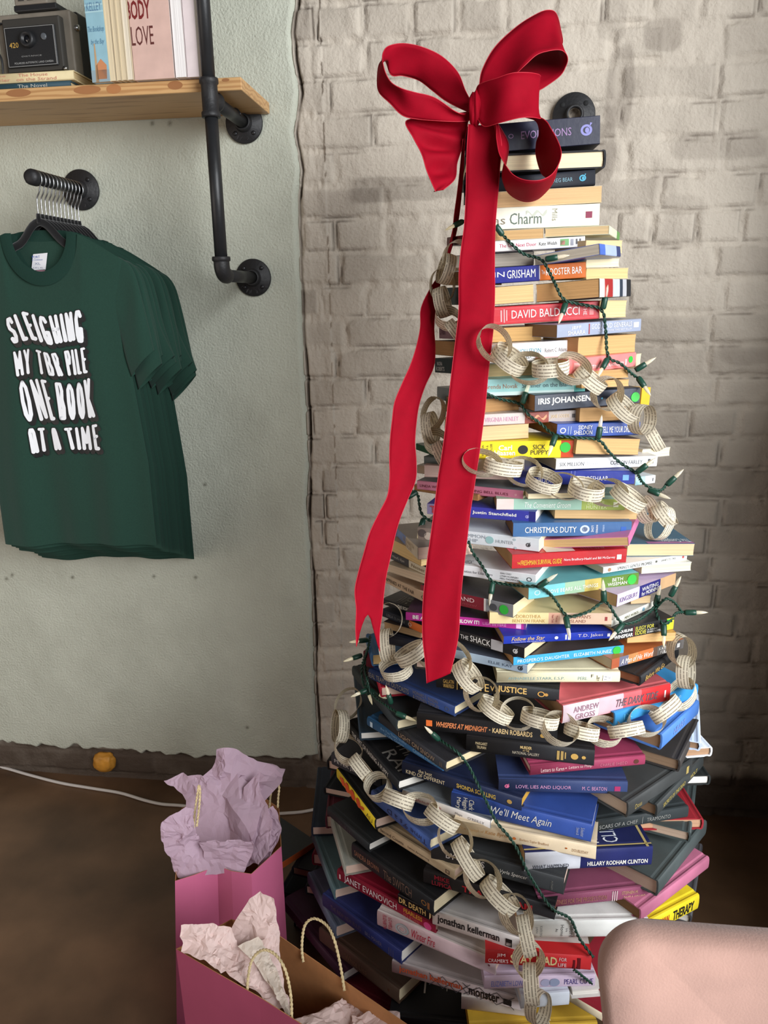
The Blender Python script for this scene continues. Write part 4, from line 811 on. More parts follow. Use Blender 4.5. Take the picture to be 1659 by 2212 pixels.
{'PA': [-0.0788, 1.2301, 1.0493], 'U': [0.96544, -0.26043, 0.00965], 'len': 0.1803, 'dep': 0.0992, 'T': 0.0183, 'face': 's', 'kind': 'p', 'col': (62, 64, 160), 'pg': (232, 228, 220), 'label': 'violet-blue spine with white lettering behind the wide ribbon', 'segs': [(0.12, (150, 140, 180)), (0.94, (62, 64, 160)), (1, (44, 46, 120))], 'tx': [('TI', 0.03, 0.1, 0.15, 0.85, (190, 60, 70), 'b'), ('Justin Stanchfield', 0.43, 0.83, 0.34, 0.7, (240, 238, 232), 'b')], 'logo': [(0.925, 0.5, 0.14, (170, 170, 220))]},
{'PA': [0.126, 1.1995, 1.0543], 'U': [0.99425, 0.10405, -0.02523], 'len': 0.1308, 'dep': 0.0779, 'T': 0.0188, 'face': 'f', 'kind': 'p', 'col': (180, 150, 100), 'pg': (204, 170, 122), 'label': 'tan page edges right of the violet-blue spine below the olive green end'},
{'PA': [0.0603, 1.1742, 1.0299], 'U': [0.99324, 0.11606, -0.00258], 'len': 0.1862, 'dep': 0.0809, 'T': 0.023, 'face': 's', 'kind': 'p', 'col': (66, 104, 150), 'pg': (150, 118, 84), 'label': 'steel blue spine with white decorative capitals', 'tx': [('CHRISTMAS DUTY', 0.1, 0.535, 0.28, 0.7, (240, 238, 232), 'n'), ('LOVE', 0.66, 0.68, 0.3, 0.75, (240, 238, 232), 'v'), ('INSPIRED', 0.7, 0.715, 0.2, 0.8, (240, 238, 232), 'v'), ('SUSPENSE', 0.755, 0.77, 0.3, 0.8, (180, 200, 225), 'v')], 'rects': [(0.91, 0.955, 0.25, 0.65, (40, 90, 170))], 'blobs': [(0.605, 0.5, 0.3, (190, 205, 225)), (0.605, 0.5, 0.18, (70, 100, 150))]},
{'PA': [0.1071, 1.196, 1.0051], 'U': [0.94493, -0.29264, 0.14652], 'len': 0.1361, 'dep': 0.17, 'T': 0.0146, 'face': 'hr', 'kind': 'p', 'col': (214, 122, 170), 'pg': (196, 160, 112), 'label': 'tan-paged paperback with pink-violet end facing right below the steel blue spine'},
{'PA': [-0.0941, 1.2267, 1.0041], 'U': [0.96377, -0.26538, 0.02677], 'len': 0.0266, 'dep': 0.11, 'T': 0.0226, 'face': 's', 'kind': 'p', 'col': (150, 134, 124), 'pg': (196, 160, 112), 'label': 'small book with a faded portrait on its spine just left of the wide ribbon', 'blobs': [(0.3, 0.6, 0.3, (90, 80, 78)), (0.7, 0.4, 0.3, (206, 190, 176))]},
{'PA': [0.2521, 1.2505, 0.9762], 'U': [0.98366, 0.17745, -0.03027], 'len': 0.1142, 'dep': 0.19, 'T': 0.0217, 'face': 'f', 'kind': 'p', 'col': (60, 104, 128), 'pg': (214, 190, 150), 'label': 'large teal-covered book jutting out at the right, tan page edges', 'toptx': [('The Complete', 0.55, 0.98, 0.04, 0.16, (230, 235, 238), 'r')], 'toprect': [(0.3, 1, 0, 0.06, (160, 110, 150))]},
{'PA': [-0.0686, 1.2225, 1.0076], 'U': [0.94561, -0.32519, 0.00902], 'len': 0.1789, 'dep': 0.135, 'T': 0.0213, 'face': 's', 'kind': 'p', 'col': (216, 222, 226), 'pg': (232, 218, 182), 'label': 'white spine with pale floral motif and grey capitals below the violet-blue spine', 'tx': [('UNCOMMON', 0.18, 0.51, 0.55, 0.82, (150, 160, 170), 's'), ('FRIENDSHIP', 0.16, 0.44, 0.2, 0.46, (150, 160, 170), 's'), ('HUNTER', 0.61, 0.77, 0.34, 0.6, (150, 160, 165), 's')], 'blobs': [(0.55, 0.5, 0.3, (150, 190, 190)), (0.78, 0.75, 0.1, (170, 190, 195)), (0.79, 0.1, 0.1, (170, 190, 195))], 'logo': [(0.905, 0.45, 0.16, (60, 60, 64))]},
{'PA': [0.0589, 1.1497, 0.9851], 'U': [0.9708, 0.23987, -0.00409], 'len': 0.1869, 'dep': 0.133, 'T': 0.0237, 'face': 's', 'kind': 'p', 'col': (180, 34, 40), 'pg': (190, 154, 106), 'label': 'wide red spine with yellow and white lettering, cracked cover', 'tx': [('THE', 0.045, 0.07, 0.3, 0.45, (235, 190, 60), ''), ('FRESHMAN SURVIVAL GUIDE', 0.075, 0.43, 0.22, 0.56, (240, 190, 50), 'n'), ('Nora Bradbury-Haehl and Bill McGarvey', 0.45, 0.9, 0.32, 0.54, (240, 225, 225), 'n')], 'rects': [(0.915, 0.955, 0.28, 0.62, (240, 236, 232))], 'toptx': [('FRESHMAN', 0.62, 0.82, 0.05, 0.3, (200, 130, 130), 'r')], 'toprect': [(0.3, 0.55, 0.02, 0.3, (222, 208, 196))]},
{'PA': [0.2053, 1.191, 0.9658], 'U': [0.85565, 0.51698, -0.02426], 'len': 0.1778, 'dep': 0.133, 'T': 0.0109, 'face': 's', 'kind': 'p', 'col': (238, 238, 232), 'pg': (232, 218, 182), 'label': 'narrow white spine with black script at right above the green-dotted aqua spine', 'tx': [("SPRING'S GENTLE PROMISE", 0.16, 0.57, 0.24, 0.74, (60, 60, 60), 'n'), ('JANETTE OKE', 0.68, 0.86, 0.3, 0.74, (60, 60, 60), 'n')], 'blobs': [(0.07, 0.5, 0.3, (160, 120, 90)), (0.62, 0.55, 0.2, (90, 90, 80)), (0.95, 0.55, 0.2, (200, 80, 80))]},
{'PA': [0.2758, 1.2405, 0.9494], 'U': [0.94814, 0.31677, -0.02618], 'len': 0.0911, 'dep': 0.14, 'T': 0.0154, 'face': 'f', 'kind': 'p', 'col': (236, 232, 214), 'pg': (232, 220, 186), 'label': 'cream page edges at the right below the narrow white spine'},
{'PA': [-0.0784, 1.218, 0.9535], 'U': [0.94074, -0.33887, 0.01323], 'len': 0.1862, 'dep': 0.0898, 'T': 0.0187, 'face': 's', 'kind': 'p', 'col': (232, 232, 234), 'pg': (232, 228, 220), 'label': 'broad white paperback with grey title and ring logo, green wire lying over it', 'tx': [('Execution for Educators', 0.3, 0.62, 0.36, 0.6, (110, 110, 116), ''), ('SEAN COVEY', 0.69, 0.79, 0.66, 0.82, (80, 80, 86), ''), ('LYNN KOSINSKI', 0.69, 0.85, 0.42, 0.58, (80, 80, 86), ''), ('MEG THOMPSON', 0.69, 0.86, 0.18, 0.34, (80, 80, 86), '')], 'rings': [(0.945, 0.5, 0.2, (30, 30, 32))], 'toptx': [('DISCIPLINES', 0.1, 0.4, 0.1, 0.3, (140, 140, 146), '')]},
{'PA': [0.0849, 1.1329, 0.9408], 'U': [0.91362, 0.40658, 0.00017], 'len': 0.1981, 'dep': 0.0992, 'T': 0.0205, 'face': 's', 'kind': 'p', 'col': (110, 186, 190), 'pg': (206, 184, 142), 'label': 'aqua to olive green spine with cream capitals and a green dot sticker', 'segs': [(0.32, (112, 186, 192)), (0.5, (150, 180, 150)), (0.65, (190, 170, 90)), (1, (92, 124, 44))], 'tx': [('LOVE BEARS ALL THINGS', 0.17, 0.62, 0.3, 0.6, (236, 238, 226), ''), ('BETH', 0.75, 0.85, 0.56, 0.84, (240, 240, 226), 's'), ('WISEMAN', 0.71, 0.89, 0.2, 0.48, (240, 240, 226), 's')], 'dot': (0.935, 0.52, 0.42), 'rings': [(0.075, 0.5, 0.22, (190, 225, 228))]},
{'PA': [0.2239, 1.1588, 0.9222], 'U': [0.69631, 0.71708, -0.03072], 'len': 0.1686, 'dep': 0.135, 'T': 0.0212, 'face': 's', 'kind': 'p', 'col': (206, 186, 216), 'pg': (196, 160, 112), 'label': 'lilac, navy and tan spine with letters on each colour at the right', 'segs': [(0.36, (214, 196, 222)), (0.72, (46, 44, 110)), (1, (196, 160, 120))], 'tx': [('KINGSBURY', 0.04, 0.33, 0.28, 0.66, (110, 100, 130), 'sn'), ('WAITING', 0.4, 0.68, 0.52, 0.84, (240, 238, 232), 'sn'), ('for MORNING', 0.4, 0.7, 0.14, 0.46, (240, 238, 232), 'sn')]},
{'PA': [0.2584, 1.2208, 0.9027], 'U': [0.96234, 0.2712, -0.01898], 'len': 0.0346, 'dep': 0.11, 'T': 0.0139, 'face': 'f', 'kind': 'p', 'col': (150, 130, 110), 'pg': (196, 170, 130), 'label': 'tan page edges just behind and below the lilac and navy spine'},
{'PA': [-0.1469, 1.325, 0.9803], 'U': [0.35491, -0.93388, 0.04357], 'len': 0.1591, 'dep': 0.0956, 'T': 0.0209, 'face': 's', 'kind': 'p', 'col': (130, 140, 176), 'pg': (226, 196, 178), 'label': 'blue to cream spine slanting steeply at left between the two ribbon tails', 'segs': [(0.2, (104, 100, 160)), (0.55, (120, 140, 190)), (1, (206, 190, 166))], 'tx': [('ELIZABETH', 0.45, 0.86, 0.52, 0.84, (190, 170, 140), 's'), ('ADLER', 0.5, 0.78, 0.16, 0.46, (190, 170, 140), 's')], 'top': (150, 140, 130)},
{'PA': [-0.1492, 1.2866, 0.9657], 'U': [0.59811, -0.80139, 0.0054], 'len': 0.103, 'dep': 0.0718, 'T': 0.0228, 'face': 'f', 'kind': 'p', 'col': (200, 170, 120), 'pg': (226, 196, 140), 'label': 'yellowish page edges under the blue to cream slanting spine'},
{'PA': [-0.1536, 1.302, 0.9453], 'U': [0.6469, -0.76256, 0.00495], 'len': 0.1167, 'dep': 0.0956, 'T': 0.0144, 'face': 's', 'kind': 'p', 'col': (74, 74, 78), 'pg': (232, 218, 182), 'label': 'spine half dark grey half cream at left, white letters on the grey', 'segs': [(0.55, (74, 74, 78)), (1, (222, 214, 190))], 'tx': [("Mind's Eye", 0.12, 0.44, 0.3, 0.72, (210, 205, 195), 's'), ('Nesser', 0.62, 0.95, 0.3, 0.72, (140, 120, 90), 's')], 'rects': [(0, 0.03, 0, 1, (24, 24, 26))]},
{'PA': [-0.1557, 1.2755, 0.931], 'U': [0.76549, -0.64335, 0.01121], 'len': 0.1015, 'dep': 0.13, 'T': 0.014, 'face': 'f', 'kind': 'p', 'col': (222, 206, 180), 'pg': (220, 200, 172), 'label': 'pale page edges at left between grey-cream spine and beige spine'},
{'PA': [-0.1606, 1.2904, 0.9033], 'U': [0.65273, -0.75758, 0.00424], 'len': 0.1282, 'dep': 0.0992, 'T': 0.0173, 'face': 's', 'kind': 'p', 'col': (206, 180, 150), 'pg': (232, 218, 182), 'label': 'beige spine with dark capitals slanting down at the left of the tree', 'tx': [('HAPPENED AT THE FAIR', 0.0, 0.72, 0.3, 0.66, (70, 50, 40), 'sn'), ('G', 0.88, 0.94, 0.3, 0.66, (70, 50, 40), 's')]},
{'PA': [-0.1625, 1.2719, 0.8679], 'U': [0.81971, -0.57247, 0.01865], 'len': 0.0644, 'dep': 0.13, 'T': 0.0108, 'face': 's', 'kind': 'p', 'col': (24, 24, 28), 'pg': (196, 160, 112), 'label': 'black-covered paperback with white cover lettering at left above the magenta spine', 'tx': [('THE ROAD', 0.58, 1.0, 0.2, 0.8, (240, 238, 232), 'b')], 'toptx': [('THE', 0.4, 0.7, 0.3, 0.5, (190, 190, 186), ''), ('WIFE', 0.4, 0.8, 0.05, 0.25, (170, 170, 160), '')]},
{'PA': [-0.1114, 1.1818, 0.8785], 'U': [0.98841, -0.15164, 0.00769], 'len': 0.1981, 'dep': 0.1103, 'T': 0.0144, 'face': 's', 'kind': 'p', 'col': (178, 50, 140), 'pg': (232, 228, 220), 'label': 'magenta spine with white capitals running behind the wide ribbon', 'segs': [(0.98, (178, 50, 140)), (1, (110, 60, 130))], 'tx': [('BE AMAZING', 0.06, 0.36, 0.26, 0.74, (240, 238, 232), 'b'), ('BLOW IT!', 0.45, 0.62, 0.28, 0.74, (240, 238, 232), 'b'), ('LISA BEVERE', 0.65, 0.84, 0.3, 0.62, (230, 150, 210), '')], 'top': (64, 40, 60), 'rects': [(0.92, 0.96, 0.2, 0.8, (235, 190, 225))]},
{'PA': [-0.162, 1.2649, 0.8476], 'U': [0.7444, -0.6677, 0.00718], 'len': 0.1074, 'dep': 0.1173, 'T': 0.0147, 'face': 's', 'kind': 'p', 'col': (28, 34, 48), 'pg': (196, 160, 112), 'label': 'dark navy spine turning orange at its right end, at left under the magenta spine', 'segs': [(0.66, (28, 34, 48)), (1, (222, 112, 44))], 'tx': [('LEILA SLIMANI', 0.12, 0.56, 0.32, 0.66, (120, 124, 130), '')], 'rings': [(0.68, 0.5, 0.25, (240, 235, 230))]},
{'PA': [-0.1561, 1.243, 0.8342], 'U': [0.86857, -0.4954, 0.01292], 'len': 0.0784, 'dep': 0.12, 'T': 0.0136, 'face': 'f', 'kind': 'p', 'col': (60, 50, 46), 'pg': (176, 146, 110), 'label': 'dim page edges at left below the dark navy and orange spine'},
{'PA': [-0.0883, 1.2115, 0.9082], 'U': [0.88067, -0.47354, 0.0135], 'len': 0.1705, 'dep': 0.0808, 'T': 0.0222, 'face': 's', 'kind': 'p', 'col': (116, 26, 40), 'pg': (224, 206, 166), 'label': 'maroon spine ending in a grey photo with a green dot sticker', 'segs': [(0.7, (118, 26, 40)), (0.72, (210, 200, 196)), (1, (130, 132, 134))], 'tx': [('ISLAND', 0.34, 0.6, 0.5, 0.82, (230, 200, 200), 's'), ('a novel', 0.42, 0.63, 0.22, 0.4, (150, 60, 70), 'i')], 'top': (58, 56, 60), 'dot': (0.91, 0.5, 0.36), 'blobs': [(0.8, 0.5, 0.28, (70, 72, 76))]},
{'PA': [0.026, 1.1419, 0.8943], 'U': [0.99771, 0.0676, -0.00224], 'len': 0.1913, 'dep': 0.0808, 'T': 0.0196, 'face': 's', 'kind': 'p', 'col': (220, 200, 152), 'pg': (196, 160, 112), 'label': 'wide beige and pinkish spine with faded brown capitals', 'segs': [(0.485, (222, 202, 150)), (0.58, (206, 160, 136)), (1, (214, 184, 160))], 'tx': [('DOROTHEA', 0.22, 0.42, 0.54, 0.84, (196, 160, 96), 's'), ('BENTON FRANK', 0.19, 0.46, 0.16, 0.44, (196, 160, 96), 's'), ("SULLIVAN'S", 0.64, 0.83, 0.54, 0.84, (160, 110, 90), 's'), ('ISLAND', 0.66, 0.79, 0.16, 0.44, (160, 110, 90), 's'), ('New York', 0.51, 0.53, 0.15, 0.85, (150, 60, 60), 'v'), ('Times', 0.545, 0.56, 0.2, 0.8, (150, 60, 60), 'v')], 'rects': [(0.945, 0.965, 0.35, 0.7, (150, 60, 60))]},
{'PA': [0.2186, 1.1627, 0.8858], 'U': [0.69273, 0.7212, 0.00216], 'len': 0.1192, 'dep': 0.0956, 'T': 0.0123, 'face': 's', 'kind': 'p', 'col': (224, 222, 210), 'pg': (232, 218, 182), 'label': 'white spine with a grey-blue ribbon motif at the right, lights beneath it', 'tx': [("MEN'S WORDS", 0.3, 0.62, 0.3, 0.7, (100, 96, 60), 'n')], 'blobs': [(0.75, 0.5, 0.28, (120, 160, 180))]},
{'PA': [0.2224, 1.1561, 0.8655], 'U': [0.88504, 0.46548, -0.00519], 'len': 0.1177, 'dep': 0.0978, 'T': 0.0208, 'face': 's', 'kind': 'p', 'col': (38, 38, 40), 'pg': (206, 170, 120), 'label': 'black spine with yellow and white capitals and green-yellow end at the right', 'segs': [(0.88, (38, 38, 40)), (1, (220, 200, 50))], 'tx': [('JACQUELINE', 0.0, 0.3, 0.5, 0.8, (240, 238, 232), 'b'), ('WINSPEAR', 0.0, 0.31, 0.12, 0.42, (240, 238, 232), 'b'), ('ELEGY FOR', 0.35, 0.66, 0.52, 0.84, (226, 214, 80), 'n'), ('EDDIE', 0.35, 0.53, 0.14, 0.46, (226, 214, 80), 'n'), ('A MAISIE', 0.55, 0.72, 0.34, 0.46, (240, 238, 232), ''), ('DOBBS NOVEL', 0.55, 0.78, 0.14, 0.28, (240, 238, 232), '')], 'dot': (0.9, 0.75, 0.22), 'rects': [(0.322, 0.329, 0.1, 0.9, (170, 50, 50))]},
{'PA': [0.249, 1.1825, 0.8504], 'U': [0.9771, 0.21239, -0.01256], 'len': 0.0816, 'dep': 0.12, 'T': 0.0153, 'face': 'f', 'kind': 'p', 'col': (196, 150, 90), 'pg': (214, 172, 116), 'label': 'tan page edges right under the black spine with yellow capitals'},
{'PA': [0.0482, 1.1228, 0.8686], 'U': [0.9768, 0.21413, -0.00432], 'len': 0.179, 'dep': 0.0796, 'T': 0.0135, 'face': 's', 'kind': 'p', 'col': (30, 52, 160), 'pg': (190, 158, 112), 'label': 'cobalt blue spine with gold script and white capitals', 'tx': [('Follow the Star', 0.07, 0.37, 0.36, 0.86, (226, 190, 110), 'i'), ('Christmas Stories That Changed My Life', 0.07, 0.37, 0.12, 0.26, (220, 220, 235), 'n'), ('T.D. Jakes', 0.67, 0.9, 0.3, 0.8, (200, 190, 200), '')], 'rects': [(0.94, 0.965, 0.3, 0.7, (220, 220, 230)), (0.555, 0.57, 0.2, 0.85, (200, 205, 235)), (0.58, 0.6, 0.15, 0.85, (200, 205, 235))], 'blobs': [(0.475, 0.5, 0.2, (230, 235, 250))]},
{'PA': [-0.0672, 1.2001, 0.8491], 'U': [0.85374, -0.52059, 0.01062], 'len': 0.1725, 'dep': 0.1227, 'T': 0.0182, 'face': 's', 'kind': 'p', 'col': (22, 22, 26), 'pg': (224, 206, 164), 'label': 'black spine with white capitals and a pale grey patch', 'segs': [(0.655, (22, 22, 26)), (0.78, (186, 184, 186)), (1, (24, 24, 28))], 'tx': [('THE', 0.32, 0.41, 0.26, 0.66, (235, 232, 228), 's'), ('SHACK', 0.43, 0.65, 0.24, 0.82, (240, 238, 234), 's')], 'logo': [(0.91, 0.5, 0.22, (220, 220, 220))]},
{'PA': [0.0641, 1.116, 0.8357], 'U': [0.94892, 0.3155, -0.00189], 'len': 0.1884, 'dep': 0.133, 'T': 0.0145, 'face': 's', 'kind': 'p', 'col': (62, 160, 210), 'pg': (196, 150, 100), 'label': 'sky blue spine with white capitals and a green dot sticker', 'tx': [("PROSPERO'S DAUGHTER", 0.035, 0.5, 0.28, 0.68, (225, 240, 246), 's'), ('ELIZABETH NUNEZ', 0.54, 0.885, 0.3, 0.68, (225, 240, 246), 's')], 'top': (70, 60, 60), 'dot': (0.935, 0.5, 0.5)},
{'PA': [0.2201, 1.1466, 0.8203], 'U': [0.81264, 0.58224, -0.02479], 'len': 0.1653, 'dep': 0.133, 'T': 0.0173, 'face': 's', 'kind': 'p', 'col': (120, 100, 96), 'pg': (206, 184, 150), 'label': 'brown and grey picture spine with white script at the right above a black leather book', 'segs': [(0.1, (170, 90, 60)), (0.22, (110, 110, 130)), (0.35, (186, 130, 80)), (0.56, (206, 110, 60)), (0.62, (90, 70, 60)), (1, (96, 92, 90))], 'tx': [('A Man of His Word', 0.12, 0.56, 0.24, 0.76, (240, 236, 226), 'i'), ('KATHLEEN', 0.64, 0.86, 0.56, 0.86, (226, 222, 216), 's'), ('FULLER', 0.66, 0.82, 0.16, 0.46, (226, 222, 216), 's')], 'top': (190, 110, 60), 'rects': [(0.9, 0.94, 0.3, 0.75, (235, 235, 235))]},
{'PA': [-0.0533, 1.1776, 0.8187], 'U': [0.92077, -0.38984, 0.01457], 'len': 0.1515, 'dep': 0.133, 'T': 0.0156, 'face': 's', 'kind': 'p', 'col': (160, 178, 196), 'pg': (232, 218, 182), 'label': 'grey-blue spine with slate capitals left of the cream hardcover', 'tx': [('ELLIE KAY', 0.57, 0.84, 0.34, 0.64, (80, 96, 116), 's')], 'top': (90, 96, 110), 'logo': [(0.925, 0.5, 0.26, (40, 44, 52))]},
{'PA': [0.0393, 1.126, 0.7989], 'U': [0.99504, 0.09942, -0.00261], 'len': 0.1959, 'dep': 0.1066, 'T': 0.0196, 'face': 's', 'kind': 'h', 'col': (226, 218, 184), 'pg': (232, 218, 182), 'label': 'cream hardcover with faded teal capitals and a small white library label', 'tx': [('ANNABELLE STARR, E.S.P.', 0.09, 0.55, 0.3, 0.58, (130, 160, 160), ''), ('PERL', 0.66, 0.735, 0.3, 0.58, (130, 160, 160), ''), ('F', 0.765, 0.785, 0.52, 0.8, (70, 70, 66), ''), ('Per', 0.81, 0.835, 0.2, 0.7, (70, 70, 66), '')], 'tag': [(0.86, 0.93, 0.22, 0.72)]},
{'PA': [0.2644, 1.1379, 0.797], 'U': [0.58494, 0.80983, -0.04501], 'len': 0.1484, 'dep': 0.1029, 'T': 0.0189, 'face': 's', 'kind': 'h', 'col': (34, 34, 36), 'pg': (136, 84, 60), 'label': 'black leather book with brown page edges and gold script at the right', 'tx': [('Before We Go', 0.1, 0.6, 0.25, 0.7, (205, 165, 90), 'i')]},
{'PA': [-0.0587, 1.1479, 0.7737], 'U': [0.98809, -0.15384, 0.00339], 'len': 0.1983, 'dep': 0.1139, 'T': 0.0227, 'face': 's', 'kind': 'h', 'col': (24, 24, 27), 'pg': (232, 228, 220), 'label': 'black hardcover with gold capitals, a paper link hanging over the title', 'tx': [('GALLATIN', 0.06, 0.15, 0.52, 0.82, (205, 165, 90), 'sn'), ('WARFIELD', 0.06, 0.15, 0.16, 0.46, (205, 165, 90), 'sn'), ('STATE', 0.205, 0.44, 0.2, 0.82, (220, 180, 110), 'sn'), ('v.', 0.45, 0.5, 0.3, 0.7, (220, 180, 110), 's'), ('JUSTICE', 0.51, 0.745, 0.2, 0.82, (220, 180, 110), 'nb')], 'rects': [(0.175, 0.18, 0.1, 0.9, (205, 165, 90))], 'blobs': [(0.9, 0.5, 0.12, (200, 150, 80))], 'rings': [(0.86, 0.5, 0.22, (225, 170, 90))]},
{'PA': [-0.1807, 1.2532, 0.7538], 'U': [0.96857, 0.24875, 0.0], 'len': 0.08, 'dep': 0.0882, 'T': 0.0251, 'face': 'hl', 'kind': 'h', 'col': (60, 100, 140), 'pg': (226, 190, 130), 'label': 'blue-covered hardcover with yellow-tan page end at the left under a paper link'},
{'PA': [-0.2044, 1.3084, 0.7262], 'U': [0.93969, -0.34202, 0.0], 'len': 0.05, 'dep': 0.0735, 'T': 0.0312, 'face': 'hl', 'kind': 'p', 'col': (110, 40, 52), 'pg': (110, 40, 52), 'label': 'dusty red book end at the far left behind the dark light sockets'},
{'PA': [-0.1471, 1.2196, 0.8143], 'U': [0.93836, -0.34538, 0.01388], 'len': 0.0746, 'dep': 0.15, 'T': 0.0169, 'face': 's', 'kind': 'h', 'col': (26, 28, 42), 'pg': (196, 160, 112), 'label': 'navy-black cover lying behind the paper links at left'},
{'PA': [-0.0957, 1.168, 0.7967], 'U': [0.99619, -0.08716, 0.0], 'len': 0.06, 'dep': 0.12, 'T': 0.0167, 'face': 'hl', 'kind': 'h', 'col': (52, 50, 48), 'pg': (226, 196, 178), 'label': 'dark grey book with pale page end just left of the wide ribbon tip'},
{'PA': [-0.1869, 1.2557, 0.727], 'U': [0.7884, -0.61494, 0.01668], 'len': 0.2009, 'dep': 0.16, 'T': 0.0205, 'face': 's', 'kind': 'h', 'col': (38, 58, 106), 'pg': (232, 218, 182), 'label': 'navy blue hardcover with raised dull gold capitals, just below the ribbon tip', 'tx': [('SEAL TEAM SIX OUTCASTS', 0.0, 0.5, 0.28, 0.74, (134, 126, 116), 'n'), ('HOWARD E. WASDIN', 0.55, 0.83, 0.55, 0.88, (120, 112, 108), 'n'), ('& STEPHEN TEMPLIN', 0.55, 0.84, 0.14, 0.48, (120, 112, 108), 'n')], 'rings': [(0.93, 0.5, 0.2, (90, 100, 120))]},
{'PA': [0.1419, 1.0995, 0.7463], 'U': [0.89358, 0.44876, -0.01111], 'len': 0.2053, 'dep': 0.0958, 'T': 0.0327, 'face': 's', 'kind': 'h', 'col': (226, 120, 130), 'pg': (160, 128, 96), 'label': 'white to red hardcover jacket with big white and grey capitals', 'segs': [(0.32, (238, 216, 226)), (0.55, (236, 170, 178)), (0.72, (224, 90, 96)), (1, (204, 44, 48))], 'tx': [('ANDREW', 0.09, 0.32, 0.5, 0.82, (150, 118, 130), 'nb'), ('GROSS', 0.11, 0.29, 0.12, 0.42, (150, 118, 130), 'nb'), ('THE DARK TIDE', 0.48, 0.88, 0.32, 0.74, (96, 84, 92), 'nbi')], 'top': (196, 96, 100), 'rects': [(0.94, 0.955, 0.3, 0.7, (240, 220, 220))]},
{'PA': [-0.091, 1.1442, 0.6973], 'U': [0.99195, -0.1266, 0.00208], 'len': 0.2302, 'dep': 0.1008, 'T': 0.0311, 'face': 's', 'kind': 'h', 'col': (34, 33, 36), 'pg': (180, 150, 110), 'label': 'thick black hardcover with orange and cream capitals in the middle of the tree', 'tx': [('WHISPERS AT MIDNIGHT', 0.145, 0.515, 0.32, 0.64, (230, 140, 90), 'sib'), ('KAREN ROBARDS', 0.55, 0.83, 0.34, 0.64, (235, 205, 150), 'sb')], 'rects': [(0.07, 0.115, 0.3, 0.66, (222, 110, 50))], 'blobs': [(0.53, 0.49, 0.035, (230, 180, 120)), (0.9, 0.5, 0.12, (205, 165, 90))]},
{'PA': [-0.0079, 1.1227, 0.6729], 'U': [0.99373, -0.11176, -0.00036], 'len': 0.2039, 'dep': 0.0958, 'T': 0.0296, 'face': 's', 'kind': 'h', 'col': (30, 30, 33), 'pg': (170, 140, 110), 'label': 'black hardcover with small gold capitals under the thick black one', 'tx': [('MARGARET', 0.075, 0.17, 0.56, 0.74, (200, 180, 140), 's'), ('TRUMAN', 0.085, 0.16, 0.32, 0.5, (200, 180, 140), 's'), ('MURDER', 0.43, 0.52, 0.62, 0.8, (220, 190, 130), 'sb'), ('AT THE', 0.45, 0.5, 0.47, 0.57, (220, 190, 130), 's'), ('NATIONAL GALLERY', 0.37, 0.58, 0.26, 0.43, (190, 180, 160), 's')], 'rects': [(0.715, 0.735, 0.2, 0.75, (180, 150, 90)), (0.745, 0.765, 0.2, 0.75, (180, 150, 90)), (0.775, 0.785, 0.3, 0.7, (180, 150, 90))], 'blobs': [(0.85, 0.5, 0.18, (205, 165, 90)), (0.92, 0.5, 0.1, (205, 165, 90))]},
{'PA': [-0.1658, 1.224, 0.6541], 'U': [0.67495, -0.73779, 0.00979], 'len': 0.1856, 'dep': 0.0898, 'T': 0.0202, 'face': 's', 'kind': 'h', 'col': (42, 42, 46), 'pg': (224, 204, 164), 'label': 'charcoal hardcover with dull bronze letters at left, bulb of the light string on it', 'tx': [('LIGHT ON SNOW', 0.33, 0.86, 0.3, 0.74, (180, 156, 130), 's')], 'rects': [(0.93, 0.94, 0.3, 0.7, (110, 100, 90)), (0.95, 0.96, 0.3, 0.7, (110, 100, 90))]},
{'PA': [-0.1894, 1.2385, 0.6407], 'U': [0.74046, -0.67205, 0.00792], 'len': 0.1931, 'dep': 0.1048, 'T': 0.019, 'face': 's', 'kind': 'h', 'col': (46, 96, 140), 'pg': (232, 228, 220), 'label': 'medium blue hardcover with pale lettering slanting down under the charcoal one', 'tx': [('Are You There, Vodka?', 0.2, 0.56, 0.52, 0.84, (130, 170, 205), 's'), ("It's Me, Chelsea", 0.26, 0.52, 0.16, 0.46, (130, 170, 205), 's'), ('Chelsea Handler', 0.64, 0.95, 0.3, 0.66, (150, 190, 215), 's')], 'rects': [(0.05, 0.085, 0.2, 0.75, (190, 210, 225))]},
{'PA': [-0.2048, 1.2443, 0.6055], 'U': [0.97955, 0.20122, 0.0], 'len': 0.12, 'dep': 0.24, 'T': 0.0185, 'face': 'hl', 'kind': 'h', 'col': (30, 48, 62), 'pg': (232, 228, 220), 'label': 'dark teal hardcover at left with white page end, cover reaching far back'},
{'PA': [-0.1279, 1.1699, 0.6752], 'U': [0.87224, 0.48908, 0.0], 'len': 0.11, 'dep': 0.22, 'T': 0.0224, 'face': 'hl', 'kind': 'h', 'col': (40, 46, 48), 'pg': (232, 218, 182), 'label': 'dark green-black hardcover with cream page end left of the thick black hardcover'},
{'PA': [-0.1628, 1.2309, 0.7044], 'U': [0.96593, 0.25882, 0.0], 'len': 0.15, 'dep': 0.1895, 'T': 0.0218, 'face': 'hl', 'kind': 'h', 'col': (170, 30, 50), 'pg': (226, 196, 178), 'label': 'crimson hardcover with pale page end behind dark light sockets at left'},
